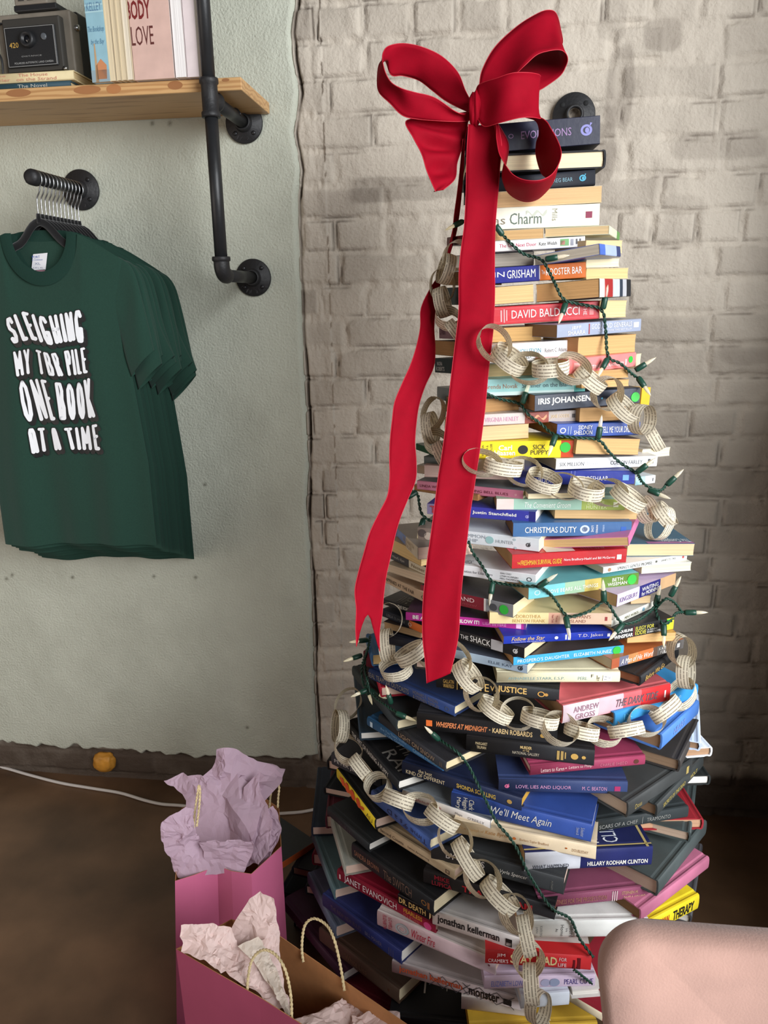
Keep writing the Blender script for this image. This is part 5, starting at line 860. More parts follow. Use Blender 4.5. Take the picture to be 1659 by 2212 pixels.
{'PA': [-0.2454, 1.3223, 0.5787], 'U': [0.54847, -0.83615, 0.00634], 'len': 0.2226, 'dep': 0.16, 'T': 0.0207, 'face': 's', 'kind': 'h', 'col': (22, 22, 25), 'pg': (232, 228, 220), 'label': 'black hardcover slanting steeply at left with white capitals partly behind paper links', 'tx': [('THE ART OF RAISING A PUPPY', 0.15, 0.85, 0.3, 0.76, (220, 216, 210), 'n')], 'toptx': [('THE ART', 0.5, 0.75, 0.5, 0.62, (110, 108, 104), 's'), ('THIRD', 0.55, 0.9, 0.28, 0.45, (150, 146, 140), 's'), ('RAI', 0.6, 0.9, 0.08, 0.24, (150, 146, 140), 's')]},
{'PA': [-0.1179, 1.1551, 0.6019], 'U': [0.92163, -0.38805, 0.00351], 'len': 0.216, 'dep': 0.0958, 'T': 0.0246, 'face': 's', 'kind': 'h', 'col': (26, 36, 66), 'pg': (196, 150, 60), 'label': 'dark navy hardcover with cream and yellow capitals above the blue one', 'tx': [('the best', 0.15, 0.27, 0.56, 0.84, (224, 206, 170), 's'), ('KIND OF DIFFERENT', 0.04, 0.38, 0.2, 0.5, (224, 206, 170), 's'), ('SHONDA SCHILLING', 0.48, 0.8, 0.32, 0.66, (226, 190, 90), 'b')], 'blobs': [(0.91, 0.5, 0.16, (205, 165, 90))]},
{'PA': [0.0452, 1.09, 0.623], 'U': [0.99822, 0.05959, -0.00145], 'len': 0.2047, 'dep': 0.0868, 'T': 0.0244, 'face': 's', 'kind': 'h', 'col': (48, 62, 104), 'pg': (196, 160, 112), 'label': 'slate-navy hardcover with thin pink capitals right of centre', 'tx': [('LOVE, LIES AND LIQUOR', 0.135, 0.565, 0.32, 0.62, (206, 150, 190), 's'), ('M. C. BEATON', 0.65, 0.84, 0.32, 0.6, (206, 150, 190), 's')], 'rects': [(0.9, 0.945, 0.3, 0.66, (170, 50, 100))], 'logo': [(0.065, 0.5, 0.14, (220, 110, 150))]},
{'PA': [0.0947, 1.092, 0.6545], 'U': [0.96822, 0.25008, -0.00405], 'len': 0.1939, 'dep': 0.145, 'T': 0.0187, 'face': 's', 'kind': 'h', 'col': (150, 56, 86), 'pg': (226, 196, 178), 'label': 'raspberry hardcover with gold letters between the black and slate-navy ones', 'tx': [('Letters to Karen', 0.09, 0.29, 0.3, 0.68, (226, 190, 190), 's'), ('Letters to Philip', 0.33, 0.53, 0.3, 0.68, (226, 190, 190), 's'), ('CHARLIE SHEDD', 0.6, 0.84, 0.34, 0.62, (190, 110, 130), 's')], 'blobs': [(0.305, 0.5, 0.06, (226, 190, 190)), (0.92, 0.5, 0.22, (90, 50, 40))]},
{'PA': [0.2093, 1.229, 0.6288], 'U': [0.89766, -0.44069, 0.0], 'len': 0.15, 'dep': 0.1467, 'T': 0.0244, 'face': 'hr', 'kind': 'h', 'col': (62, 58, 56), 'pg': (150, 124, 100), 'label': 'dark brownish-grey hardcover at right beside the raspberry one, brown page end'},
{'PA': [0.2277, 1.1317, 0.7268], 'U': [0.81134, 0.58432, -0.01725], 'len': 0.1946, 'dep': 0.1048, 'T': 0.0253, 'face': 's', 'kind': 'h', 'col': (62, 156, 220), 'pg': (150, 116, 82), 'label': 'bright sky blue hardcover at right under the red jacket, paper links in front', 'tx': [('IX', 0.1, 0.2, 0.3, 0.7, (90, 190, 240), ''), ('Tree', 0.62, 0.78, 0.5, 0.8, (150, 210, 245), 's')]},
{'PA': [0.3059, 1.1417, 0.6816], 'U': [0.57715, 0.81532, -0.04633], 'len': 0.1599, 'dep': 0.1399, 'T': 0.0291, 'face': 's', 'kind': 'h', 'col': (84, 134, 212), 'pg': (160, 128, 98), 'label': 'cornflower blue hardcover slanting back at the right, brown page end', 'tx': [('HEART', 0.3, 0.6, 0.3, 0.7, (130, 150, 200), 's')]},
{'PA': [0.2419, 1.2586, 0.6332], 'U': [0.97163, -0.23649, 0.0], 'len': 0.155, 'dep': 0.1764, 'T': 0.0184, 'face': 'hr', 'kind': 'h', 'col': (206, 222, 246), 'pg': (156, 124, 96), 'label': 'pale blue hardcover at right under the cornflower blue one'},
{'PA': [0.2722, 1.2197, 0.6044], 'U': [0.97498, 0.22227, 0.0], 'len': 0.155, 'dep': 0.1764, 'T': 0.02, 'face': 'hr', 'kind': 'h', 'col': (228, 234, 242), 'pg': (176, 140, 110), 'label': 'white hardcover at right end, lowest of the pale ones'},
{'PA': [0.2456, 1.0724, 0.6013], 'U': [0.69939, 0.71445, -0.02038], 'len': 0.1876, 'dep': 0.1018, 'T': 0.0283, 'face': 's', 'kind': 'h', 'col': (64, 66, 66), 'pg': (190, 168, 146), 'label': 'big charcoal-grey hardcover slanting to the right, plain spine', 'tx': [('Doss', 0.1, 0.2, 0.3, 0.6, (170, 150, 90), 's')], 'rects': [(0.9, 0.94, 0.3, 0.8, (170, 150, 90))]},
{'PA': [0.298, 1.1035, 0.5821], 'U': [0.59707, 0.80189, -0.02168], 'len': 0.1879, 'dep': 0.0958, 'T': 0.0244, 'face': 's', 'kind': 'h', 'col': (58, 62, 62), 'pg': (160, 130, 104), 'label': 'charcoal hardcover with small gold lettering directly beneath the big plain one', 'tx': [('SECRETS OF THE DEAD', 0.12, 0.58, 0.34, 0.64, (190, 170, 90), 's'), ('HOLT', 0.7, 0.85, 0.34, 0.64, (190, 170, 90), 's')]},
{'PA': [0.278, 1.2068, 0.5645], 'U': [0.9897, 0.14314, 0.0], 'len': 0.14, 'dep': 0.1317, 'T': 0.0205, 'face': 'hr', 'kind': 'h', 'col': (34, 38, 38), 'pg': (232, 228, 220), 'label': 'black hardcover at far right with clean white page end'},
{'PA': [0.2048, 1.1017, 0.5478], 'U': [0.93818, 0.34545, -0.022], 'len': 0.1701, 'dep': 0.0958, 'T': 0.0223, 'face': 's', 'kind': 'h', 'col': (48, 54, 56), 'pg': (140, 110, 90), 'label': 'dark slate hardcover with dim silver capitals at right under the charcoal ones', 'tx': [('SCARS OF A CHEF', 0.03, 0.44, 0.3, 0.62, (140, 140, 136), 'n'), ('TRAMONTO', 0.54, 0.8, 0.3, 0.62, (140, 140, 136), 'n')], 'rects': [(0.49, 0.495, 0.2, 0.8, (140, 140, 136))]},
{'PA': [0.2139, 1.191, 0.5087], 'U': [0.95103, -0.30909, 0.0], 'len': 0.16, 'dep': 0.1513, 'T': 0.0222, 'face': 'hr', 'kind': 'h', 'col': (66, 76, 76), 'pg': (190, 166, 146), 'label': 'greenish-grey hardcover lying at right with page end, under the dark slate one'},
{'PA': [0.275, 1.1555, 0.5152], 'U': [0.99229, 0.12398, 0.0], 'len': 0.12, 'dep': 0.1544, 'T': 0.0225, 'face': 'hr', 'kind': 'h', 'col': (150, 34, 44), 'pg': (190, 150, 120), 'label': 'red-covered book peeking out at the far right with a yellow mark', 'toprect': [(0.6, 0.75, 0.3, 0.6, (230, 200, 60))]},
{'PA': [-0.0313, 1.1056, 0.5728], 'U': [0.96407, -0.26564, -0.00092], 'len': 0.2272, 'dep': 0.0988, 'T': 0.0333, 'face': 's', 'kind': 'h', 'col': (48, 76, 150), 'pg': (232, 228, 220), 'label': 'bright blue hardcover with large white script in the middle', 'tx': [('Mary', 0.035, 0.075, 0.2, 0.84, (220, 215, 200), 'vs'), ('Higgins', 0.085, 0.125, 0.1, 0.9, (220, 215, 200), 'vs'), ('Clark', 0.135, 0.175, 0.25, 0.85, (220, 215, 200), 'vs'), ("We'll Meet Again", 0.3, 0.73, 0.25, 0.8, (240, 238, 232), 'is'), ('Simon &', 0.9, 0.92, 0.3, 0.7, (190, 195, 210), 'v'), ('Schuster', 0.93, 0.955, 0.25, 0.75, (190, 195, 210), 'v')]},
{'PA': [-0.1165, 1.143, 0.5612], 'U': [0.90686, -0.42128, 0.01125], 'len': 0.165, 'dep': 0.0868, 'T': 0.0172, 'face': 's', 'kind': 'h', 'col': (214, 206, 200), 'pg': (232, 228, 220), 'label': 'white hardcover with small red and black letters left of the bright blue one', 'tx': [('Rosie from Plan A to a Plan That Works', 0.08, 0.46, 0.36, 0.62, (170, 50, 50), 'n'), ('Maya', 0.62, 0.7, 0.34, 0.66, (70, 66, 66), 'n'), ("O'REILLY", 0.76, 0.94, 0.34, 0.64, (90, 80, 80), '')], 'top': (120, 126, 132)},
{'PA': [-0.0266, 1.0856, 0.5422], 'U': [0.98296, -0.18384, -0.00065], 'len': 0.2274, 'dep': 0.0958, 'T': 0.0264, 'face': 's', 'kind': 'h', 'col': (224, 204, 172), 'pg': (232, 218, 182), 'label': 'cream hardcover with tan lettering right under the bright blue one', 'tx': [('The Triumph of', 0.05, 0.22, 0.4, 0.64, (180, 140, 90), 's'), ('Katie Byrne', 0.23, 0.4, 0.36, 0.7, (180, 130, 70), 'is'), ('Barbara Taylor Bradford', 0.48, 0.68, 0.36, 0.6, (190, 150, 110), 's'), ('DOUBLEDAY', 0.84, 0.95, 0.36, 0.56, (190, 150, 110), '')], 'blobs': [(0.44, 0.5, 0.1, (200, 110, 50)), (0.8, 0.5, 0.06, (200, 110, 50))]},
{'PA': [-0.2726, 1.3056, 0.509], 'U': [0.83258, -0.55361, 0.01793], 'len': 0.1297, 'dep': 0.16, 'T': 0.0275, 'face': 's', 'kind': 'h', 'col': (54, 54, 60), 'pg': (232, 228, 220), 'label': 'dark grey hardcover with large white capitals at left behind paper links', 'tx': [('PETER JENNINGS', 0.07, 0.9, 0.3, 0.66, (206, 202, 198), 's')]},
{'PA': [-0.3001, 1.3901, 0.4391], 'U': [0.97595, -0.21798, 0.0], 'len': 0.09, 'dep': 0.22, 'T': 0.0252, 'face': 'hl', 'kind': 'h', 'col': (28, 28, 30), 'pg': (226, 196, 178), 'label': 'black hardcover with pinkish page end at far left above the yellow and orange spine'},
{'PA': [-0.2609, 1.2961, 0.485], 'U': [0.54052, -0.84115, 0.01762], 'len': 0.1753, 'dep': 0.14, 'T': 0.0237, 'face': 's', 'kind': 'h', 'col': (226, 196, 40), 'pg': (226, 196, 178), 'label': 'yellow spine with an orange splash at left, slanting steeply', 'tx': [('AU', 0.8, 0.95, 0.3, 0.7, (90, 80, 30), 's')], 'top': (26, 26, 30), 'blobs': [(0.3, 0.5, 0.42, (222, 90, 40)), (0.45, 0.52, 0.42, (222, 90, 40)), (0.6, 0.5, 0.4, (222, 90, 40)), (0.18, 0.5, 0.34, (222, 90, 40))], 'waves': [(0.1, 0.75, 0.2, 0.8, (222, 90, 40))]},
{'PA': [-0.305, 1.3693, 0.3935], 'U': [0.97762, -0.21036, 0.0], 'len': 0.1, 'dep': 0.22, 'T': 0.0189, 'face': 'hl', 'kind': 'h', 'col': (24, 28, 34), 'pg': (226, 196, 178), 'label': 'black-topped book with thin pale page end at far left beneath the dark grey one'},
{'PA': [-0.178, 1.1927, 0.5143], 'U': [0.66943, -0.74243, 0.02566], 'len': 0.1688, 'dep': 0.16, 'T': 0.0235, 'face': 's', 'kind': 'h', 'col': (66, 90, 150), 'pg': (232, 218, 182), 'label': 'muted blue hardcover with dark upside-down lettering slanting under the paper links', 'tx': [("Time 9's a D", 0.3, 0.97, 0.28, 0.72, (34, 40, 76), 'sr')]},
{'PA': [-0.2726, 1.2493, 0.4341], 'U': [0.67428, -0.73646, 0.05452], 'len': 0.1404, 'dep': 0.16, 'T': 0.0195, 'face': 's', 'kind': 'h', 'col': (30, 32, 34), 'pg': (232, 228, 220), 'label': 'black hardcover with barely visible dull letters slanting at left, white page end', 'tx': [('QUEST', 0.3, 0.6, 0.3, 0.7, (60, 66, 64), 's')]},
{'PA': [-0.1646, 1.1738, 0.4637], 'U': [0.78976, -0.61319, 0.01638], 'len': 0.178, 'dep': 0.1176, 'T': 0.0213, 'face': 's', 'kind': 'h', 'col': (206, 184, 150), 'pg': (226, 196, 178), 'label': 'light beige hardcover spine slanting down with small dark letters', 'tx': [('Second Counts', 0.04, 0.36, 0.36, 0.66, (96, 76, 60), ''), ('Lance Armstrong', 0.42, 0.7, 0.36, 0.62, (110, 86, 66), 's')], 'rects': [(0.9, 0.95, 0.3, 0.66, (90, 70, 60)), (0.91, 0.94, 0.36, 0.6, (206, 184, 150))]},
{'PA': [-0.2898, 1.306, 0.3593], 'U': [0.99341, 0.11465, 0.0], 'len': 0.1, 'dep': 0.1544, 'T': 0.0312, 'face': 'hl', 'kind': 'h', 'col': (84, 30, 42), 'pg': (226, 196, 178), 'label': 'maroon hardcover with thick pale page end at far left, low in the tree'},
{'PA': [-0.3278, 1.3369, 0.3132], 'U': [0.99027, 0.13917, 0.0], 'len': 0.1, 'dep': 0.21, 'T': 0.0247, 'face': 'hl', 'kind': 'h', 'col': (34, 44, 60), 'pg': (226, 196, 178), 'label': 'navy and red hardcover with pinkish page end at the left edge of the tree'},
{'PA': [-0.2273, 1.1666, 0.3687], 'U': [0.93379, 0.35783, 0.0], 'len': 0.13, 'dep': 0.1397, 'T': 0.0248, 'face': 'hl', 'kind': 'h', 'col': (150, 150, 140), 'pg': (226, 196, 178), 'label': 'pale grey hardcover with dark scribbles on its cover and pinkish page end'},
{'PA': [-0.2546, 1.195, 0.2866], 'U': [0.90016, 0.43556, 0.0], 'len': 0.13, 'dep': 0.1764, 'T': 0.0266, 'face': 'hl', 'kind': 'h', 'col': (84, 108, 112), 'pg': (226, 196, 178), 'label': 'slate-teal hardcover with pale page end at left above the navy one'},
{'PA': [-0.3312, 1.3448, 0.2352], 'U': [0.99577, -0.0919, 0.0], 'len': 0.07, 'dep': 0.2, 'T': 0.0296, 'face': 'hl', 'kind': 'h', 'col': (120, 22, 44), 'pg': (226, 196, 178), 'label': 'deep red hardcover with pink page end poking out at the left edge'},
{'PA': [-0.2152, 1.1822, 0.3978], 'U': [0.77623, -0.63038, 0.00911], 'len': 0.2025, 'dep': 0.16, 'T': 0.0328, 'face': 's', 'kind': 'h', 'col': (28, 28, 30), 'pg': (232, 218, 182), 'label': 'thick black hardcover with bronze letters and gold round logo low at left', 'tx': [('SANDRA BROWN', 0.04, 0.36, 0.36, 0.7, (154, 106, 82), 'n'), ('The SWITCH', 0.42, 0.76, 0.24, 0.78, (124, 100, 86), 'n')], 'rects': [(0.94, 0.965, 0.3, 0.7, (150, 100, 60))], 'rings': [(0.9, 0.5, 0.16, (170, 120, 60))]},
{'PA': [-0.245, 1.185, 0.3431], 'U': [0.86315, -0.50492, 0.00616], 'len': 0.2196, 'dep': 0.0928, 'T': 0.0249, 'face': 's', 'kind': 'h', 'col': (136, 16, 44), 'pg': (226, 196, 178), 'label': 'crimson hardcover jacket with tall white capitals', 'tx': [('JANET EVANOVICH', 0.08, 0.63, 0.16, 0.86, (240, 230, 232), 'n'), ('FEARLESS', 0.7, 0.88, 0.5, 0.86, (226, 170, 60), 'nb'), ('FOURTEEN', 0.7, 0.85, 0.12, 0.42, (200, 100, 90), 'n')], 'rects': [(0.025, 0.04, 0.3, 0.7, (230, 200, 200))], 'blobs': [(0.93, 0.4, 0.3, (230, 80, 150))]},
{'PA': [-0.1222, 1.1003, 0.3781], 'U': [0.87268, -0.48829, 0.00293], 'len': 0.0644, 'dep': 0.0882, 'T': 0.0209, 'face': 's', 'kind': 'p', 'col': (26, 24, 26), 'pg': (196, 160, 112), 'label': 'short black spine with gold capitals squeezed between black and crimson spines', 'tx': [('DR. DEATH', 0.04, 0.9, 0.25, 0.8, (226, 190, 120), 'nb')]},
{'PA': [-0.0765, 1.0872, 0.4375], 'U': [0.96117, -0.27596, 0.00031], 'len': 0.2211, 'dep': 0.1176, 'T': 0.0277, 'face': 's', 'kind': 'h', 'col': (32, 30, 32), 'pg': (200, 160, 70), 'label': 'black hardcover with red capitals, paper chain hanging across it', 'tx': [('MIKE', 0.09, 0.21, 0.54, 0.86, (150, 34, 50), 'b'), ('LUPICA', 0.07, 0.23, 0.12, 0.44, (150, 34, 50), 'b'), ('TRAVEL TEAM', 0.31, 0.84, 0.24, 0.66, (190, 40, 50), 'sb')]},
{'PA': [-0.0637, 1.0912, 0.4837], 'U': [0.96042, -0.27855, 0.00037], 'len': 0.2208, 'dep': 0.0958, 'T': 0.0327, 'face': 's', 'kind': 'h', 'col': (50, 52, 54), 'pg': (226, 196, 178), 'label': 'charcoal jacket with white capitals and a paper link in front of them', 'tx': [('BYGONES', 0.12, 0.42, 0.36, 0.72, (236, 228, 226), 's'), ('LaVyrle Spencer', 0.5, 0.74, 0.3, 0.58, (230, 226, 220), 'is'), ('PUTNAM', 0.91, 0.925, 0.2, 0.7, (130, 130, 126), 'v')]},
{'PA': [0.0876, 1.0447, 0.5098], 'U': [0.98422, 0.17689, -0.00466], 'len': 0.2072, 'dep': 0.0988, 'T': 0.0367, 'face': 's', 'kind': 'h', 'col': (30, 36, 90), 'pg': (200, 160, 110), 'label': 'thick jacketed hardcover, spine white at left and navy at right with white capitals', 'segs': [(0.435, (222, 226, 236)), (1, (30, 36, 92))], 'tx': [('WHAT HAPPENED', 0.06, 0.345, 0.18, 0.36, (40, 44, 60), ''), ('HILLARY RODHAM CLINTON', 0.49, 0.965, 0.18, 0.4, (240, 238, 232), 'b')], 'top': (26, 32, 80), 'toptx': [('RODHAM', 0.5, 0.6, 0.14, 0.95, (220, 225, 235), 'V'), ('CLINTON', 0.64, 0.76, 0.14, 1.0, (220, 225, 235), 'V')], 'toprect': [(0.0, 1, 0.06, 0.09, (190, 170, 110)), (0.95, 0.97, 0, 1, (190, 170, 110))]},
{'PA': [0.3008, 1.0669, 0.4613], 'U': [0.59157, 0.80617, -0.01151], 'len': 0.2002, 'dep': 0.1187, 'T': 0.0313, 'face': 's', 'kind': 'h', 'col': (74, 82, 82), 'pg': (196, 172, 154), 'label': 'large grey cloth hardcover slanting at lower right, plain cover'},
{'PA': [0.274, 1.0517, 0.4226], 'U': [0.72029, 0.69357, -0.01223], 'len': 0.1985, 'dep': 0.0958, 'T': 0.0258, 'face': 's', 'kind': 'h', 'col': (190, 112, 140), 'pg': (140, 106, 72), 'label': 'dusty pink hardcover slanting at lower right, brown page end'},
{'PA': [0.1106, 1.0408, 0.4426], 'U': [0.96986, 0.24352, -0.0084], 'len': 0.1835, 'dep': 0.0958, 'T': 0.0241, 'face': 's', 'kind': 'h', 'col': (136, 72, 98), 'pg': (180, 150, 130), 'label': 'mauve hardcover with faint gold capitals below the white and navy spine', 'tx': [('THE WITNESS FOR THE PROSECUTION', 0.06, 0.63, 0.3, 0.66, (160, 110, 90), 'sn'), ('STEPHEN M.', 0.77, 0.92, 0.54, 0.8, (196, 160, 120), 's'), ('DAVID A. HOLLAND', 0.79, 0.99, 0.14, 0.4, (210, 180, 140), 's')], 'rects': [(0.68, 0.688, 0.1, 0.9, (220, 200, 200)), (0.7, 0.708, 0.1, 0.9, (220, 200, 200)), (0.72, 0.728, 0.1, 0.9, (220, 200, 200))]},
{'PA': [0.0805, 1.0298, 0.3923], 'U': [0.99172, 0.12836, -0.00349], 'len': 0.2099, 'dep': 0.0958, 'T': 0.0348, 'face': 's', 'kind': 'h', 'col': (222, 222, 218), 'pg': (200, 160, 120), 'label': 'thick white hardcover low at right with vertical small letters', 'tx': [('JAN', 0.13, 0.15, 0.35, 0.7, (110, 110, 110), 'v'), ('KARON', 0.165, 0.185, 0.15, 0.75, (110, 110, 110), 'v'), ('At', 0.285, 0.305, 0.4, 0.6, (90, 90, 90), 'vs'), ('Home', 0.325, 0.35, 0.15, 0.8, (90, 90, 90), 'vs'), ('in', 0.365, 0.38, 0.4, 0.6, (90, 90, 90), 'vs'), ('Mitford', 0.395, 0.425, 0.1, 0.9, (90, 90, 90), 'vs'), ('VIKING', 0.905, 0.92, 0.25, 0.8, (150, 150, 146), 'v')]},
{'PA': [0.2644, 1.0598, 0.3682], 'U': [0.80961, 0.58636, -0.02658], 'len': 0.162, 'dep': 0.1117, 'T': 0.0317, 'face': 's', 'kind': 'h', 'col': (228, 206, 40), 'pg': (232, 228, 220), 'label': 'bright yellow jacket with black and red capitals at lower right', 'tx': [('KELLERMAN', 0.28, 0.54, 0.24, 0.74, (190, 60, 40), 'nb'), ('THERAPY', 0.6, 0.92, 0.2, 0.8, (30, 28, 28), 'nb')], 'toprect': [(0.45, 0.8, 0.25, 0.32, (190, 50, 50)), (0.6, 0.68, 0.2, 0.5, (190, 50, 50))]},
{'PA': [0.2637, 1.1961, 0.3327], 'U': [0.93969, -0.34202, 0.0], 'len': 0.13, 'dep': 0.2, 'T': 0.0214, 'face': 'hr', 'kind': 'h', 'col': (70, 70, 74), 'pg': (232, 228, 220), 'label': 'small grey hardcover behind the bright yellow jacket at the right edge'},
{'PA': [0.0284, 1.0249, 0.3418], 'U': [0.99967, 0.02529, -0.0032], 'len': 0.17, 'dep': 0.0958, 'T': 0.0299, 'face': 's', 'kind': 'h', 'col': (190, 40, 44), 'pg': (214, 190, 150), 'label': 'red jacket with big cream and white capitals low at the right of the tree', 'tx': [('JIM', 0.11, 0.19, 0.56, 0.82, (240, 220, 220), ''), ("CRAMER'S", 0.03, 0.22, 0.2, 0.44, (240, 220, 220), ''), ('STAY MAD', 0.24, 0.68, 0.24, 0.82, (226, 206, 150), 'b'), ('FOR', 0.7, 0.77, 0.56, 0.8, (240, 225, 225), ''), ('LIFE', 0.69, 0.77, 0.2, 0.42, (240, 225, 225), '')], 'top': (206, 196, 190), 'rects': [(0.83, 0.85, 0.1, 0.7, (110, 20, 30)), (0.87, 0.9, 0.1, 0.85, (110, 20, 30))], 'toprect': [(0.0, 1, 0.0, 0.25, (206, 40, 44)), (0.35, 0.75, 0.35, 0.8, (196, 150, 126))]},
{'PA': [-0.0602, 1.073, 0.3655], 'U': [0.95169, -0.30688, 0.01079], 'len': 0.1509, 'dep': 0.0958, 'T': 0.0306, 'face': 's', 'kind': 'h', 'col': (222, 214, 212), 'pg': (196, 160, 110), 'label': 'white jacket with large black lowercase letters crossing the lower middle', 'tx': [('jonathan kellerman', 0.06, 0.78, 0.22, 0.86, (36, 32, 32), 'nb')], 'top': (200, 196, 196), 'rects': [(0.85, 0.92, 0.25, 0.75, (40, 36, 36)), (0.855, 0.915, 0.3, 0.5, (222, 214, 212))]},
{'PA': [-0.1612, 1.1146, 0.3143], 'U': [0.92075, -0.39014, 0.00177], 'len': 0.2251, 'dep': 0.0958, 'T': 0.033, 'face': 's', 'kind': 'h', 'col': (226, 200, 206), 'pg': (226, 196, 178), 'label': 'pale pink jacket with red letters and a lace circle low in the tree', 'tx': [('ELIZABETH', 0.055, 0.085, 0.06, 0.94, (180, 40, 70), 'vs'), ('LOWELL', 0.105, 0.135, 0.14, 0.9, (180, 40, 70), 'vs'), ('Winter Fire', 0.31, 0.51, 0.24, 0.78, (200, 40, 70), 'si')], 'top': (206, 196, 192), 'blobs': [(0.95, 0.6, 0.06, (120, 70, 80))], 'rings': [(0.225, 0.5, 0.36, (170, 180, 184)), (0.225, 0.5, 0.2, (190, 196, 200))]},
{'PA': [-0.2805, 1.2065, 0.2593], 'U': [0.80258, -0.59643, 0.01174], 'len': 0.2047, 'dep': 0.0958, 'T': 0.0307, 'face': 's', 'kind': 'h', 'col': (36, 44, 96), 'pg': (232, 228, 220), 'label': 'indigo hardcover with dull copper capitals slanting low at left', 'tx': [('THE NEW NEW RULES', 0.12, 0.52, 0.36, 0.66, (90, 80, 100), ''), ('BILL MAHER', 0.57, 0.78, 0.36, 0.62, (120, 120, 150), '')], 'rects': [(0.86, 0.866, 0.2, 0.7, (120, 120, 150)), (0.885, 0.89, 0.2, 0.7, (120, 120, 150)), (0.91, 0.915, 0.2, 0.7, (120, 120, 150))]},
{'PA': [-0.2536, 1.1861, 0.2047], 'U': [0.85153, 0.52431, 0.0], 'len': 0.11, 'dep': 0.16, 'T': 0.0305, 'face': 'hl', 'kind': 'h', 'col': (88, 98, 116), 'pg': (226, 196, 178), 'label': 'grey-blue striped hardcover with pale page end behind the bag handle'},
{'PA': [-0.2971, 1.2351, 0.1458], 'U': [0.8032, -0.59563, 0.00986], 'len': 0.2156, 'dep': 0.16, 'T': 0.0345, 'face': 's', 'kind': 'h', 'col': (84, 64, 50), 'pg': (232, 218, 182), 'label': 'brown hardcover with faint gilt letters above the paper bag', 'tx': [('White Lies', 0.35, 0.62, 0.3, 0.7, (120, 94, 70), 's')], 'rects': [(0.88, 0.9, 0.4, 0.6, (140, 110, 80))]},
{'PA': [-0.1333, 1.0902, 0.2372], 'U': [0.97098, -0.23916, 0.00108], 'len': 0.2307, 'dep': 0.0958, 'T': 0.0272, 'face': 's', 'kind': 'h', 'col': (226, 210, 210), 'pg': (226, 196, 178), 'label': 'white jacket with orange and black lowercase letters and dark wire pattern', 'tx': [('jonathan kellerman', 0.06, 0.56, 0.24, 0.86, (226, 96, 50), 'nb'), ('monster', 0.61, 0.84, 0.2, 0.84, (36, 32, 32), 'nb')], 'top': (190, 180, 180), 'rects': [(0.87, 0.93, 0.25, 0.7, (50, 46, 46))], 'xs': [(0.3, 0.62, (90, 90, 96)), (0.56, 0.95, (90, 90, 96))]},
{'PA': [0.0281, 1.0198, 0.2936], 'U': [0.99031, 0.13884, -0.00361], 'len': 0.1834, 'dep': 0.1176, 'T': 0.0254, 'face': 's', 'kind': 'h', 'col': (206, 186, 208), 'pg': (232, 228, 220), 'label': 'lilac-white jacket with blue thin capitals low at right', 'tx': [('ELIZABETH LOWELL', 0.06, 0.4, 0.3, 0.74, (90, 96, 160), 'sn'), ('PEARL COVE', 0.72, 0.98, 0.32, 0.74, (90, 80, 150), 'sn')], 'blobs': [(0.63, 0.5, 0.32, (150, 160, 190)), (0.55, 0.5, 0.3, (170, 170, 200))]},
{'PA': [-0.0095, 1.051, 0.2125], 'U': [0.99958, -0.02892, 0.0007], 'len': 0.1116, 'dep': 0.1176, 'T': 0.0287, 'face': 's', 'kind': 'h', 'col': (222, 214, 208), 'pg': (226, 196, 178), 'label': 'plain white jacketed book under the wire-patterned white jacket'},
{'PA': [0.0058, 1.0182, 0.1868], 'U': [0.98875, 0.14954, 0.00103], 'len': 0.2165, 'dep': 0.18, 'T': 0.0256, 'face': 's', 'kind': 'h', 'col': (216, 176, 60), 'pg': (232, 218, 182), 'label': 'large mustard yellow book at the very bottom of the picture'},
{'PA': [0.1543, 1.0537, 0.2569], 'U': [0.84475, -0.53515, -0.00383], 'len': 0.0769, 'dep': 0.15, 'T': 0.0175, 'face': 's', 'kind': 'h', 'col': (228, 214, 184), 'pg': (232, 218, 182), 'label': 'cream page edge running diagonally beside a red cover at the bottom right', 'top': (150, 30, 48)},
{'PA': [0.0882, 1.015, 0.2645], 'U': [0.98024, 0.19782, -0.00017], 'len': 0.081, 'dep': 0.16, 'T': 0.029, 'face': 's', 'kind': 'h', 'col': (206, 212, 222), 'pg': (232, 228, 220), 'label': 'pale blue-white book between the two white jackets and the mustard book'},
{'PA': [0.1721, 1.0352, 0.2744], 'U': [0.98089, 0.19456, -0.00304], 'len': 0.0497, 'dep': 0.14, 'T': 0.0189, 'face': 'f', 'kind': 'h', 'col': (226, 222, 218), 'pg': (232, 228, 220), 'label': 'white page edges beside the pink chair at the bottom right'},
{'PA': [-0.1394, 1.0833, 0.1092], 'U': [0.99985, -0.01706, 0.00332], 'len': 0.1615, 'dep': 0.18, 'T': 0.0374, 'face': 's', 'kind': 'h', 'col': (20, 20, 22), 'pg': (196, 160, 112), 'label': 'black book with white streaks on its cover at the bottom behind the tissue', 'toprect': [(0.36, 0.38, 0.3, 0.6, (240, 238, 232)), (0.62, 0.63, 0.35, 0.5, (240, 238, 232))]},
{'PA': [-0.2393, 1.172, 0.1138], 'U': [0.72672, 0.68693, 0.0], 'len': 0.09, 'dep': 0.24, 'T': 0.0258, 'face': 'hl', 'kind': 'h', 'col': (56, 26, 44), 'pg': (232, 228, 220), 'label': 'dark plum hardcover with white page end behind the bag handle, low at left'},
{'PA': [-0.261, 1.1818, 0.0947], 'U': [0.90705, -0.42098, 0.00579], 'len': 0.1377, 'dep': 0.16, 'T': 0.0144, 'face': 's', 'kind': 'h', 'col': (96, 18, 32), 'pg': (196, 160, 112), 'label': 'dark wine red cover under the brown hardcover by the paper bag'},
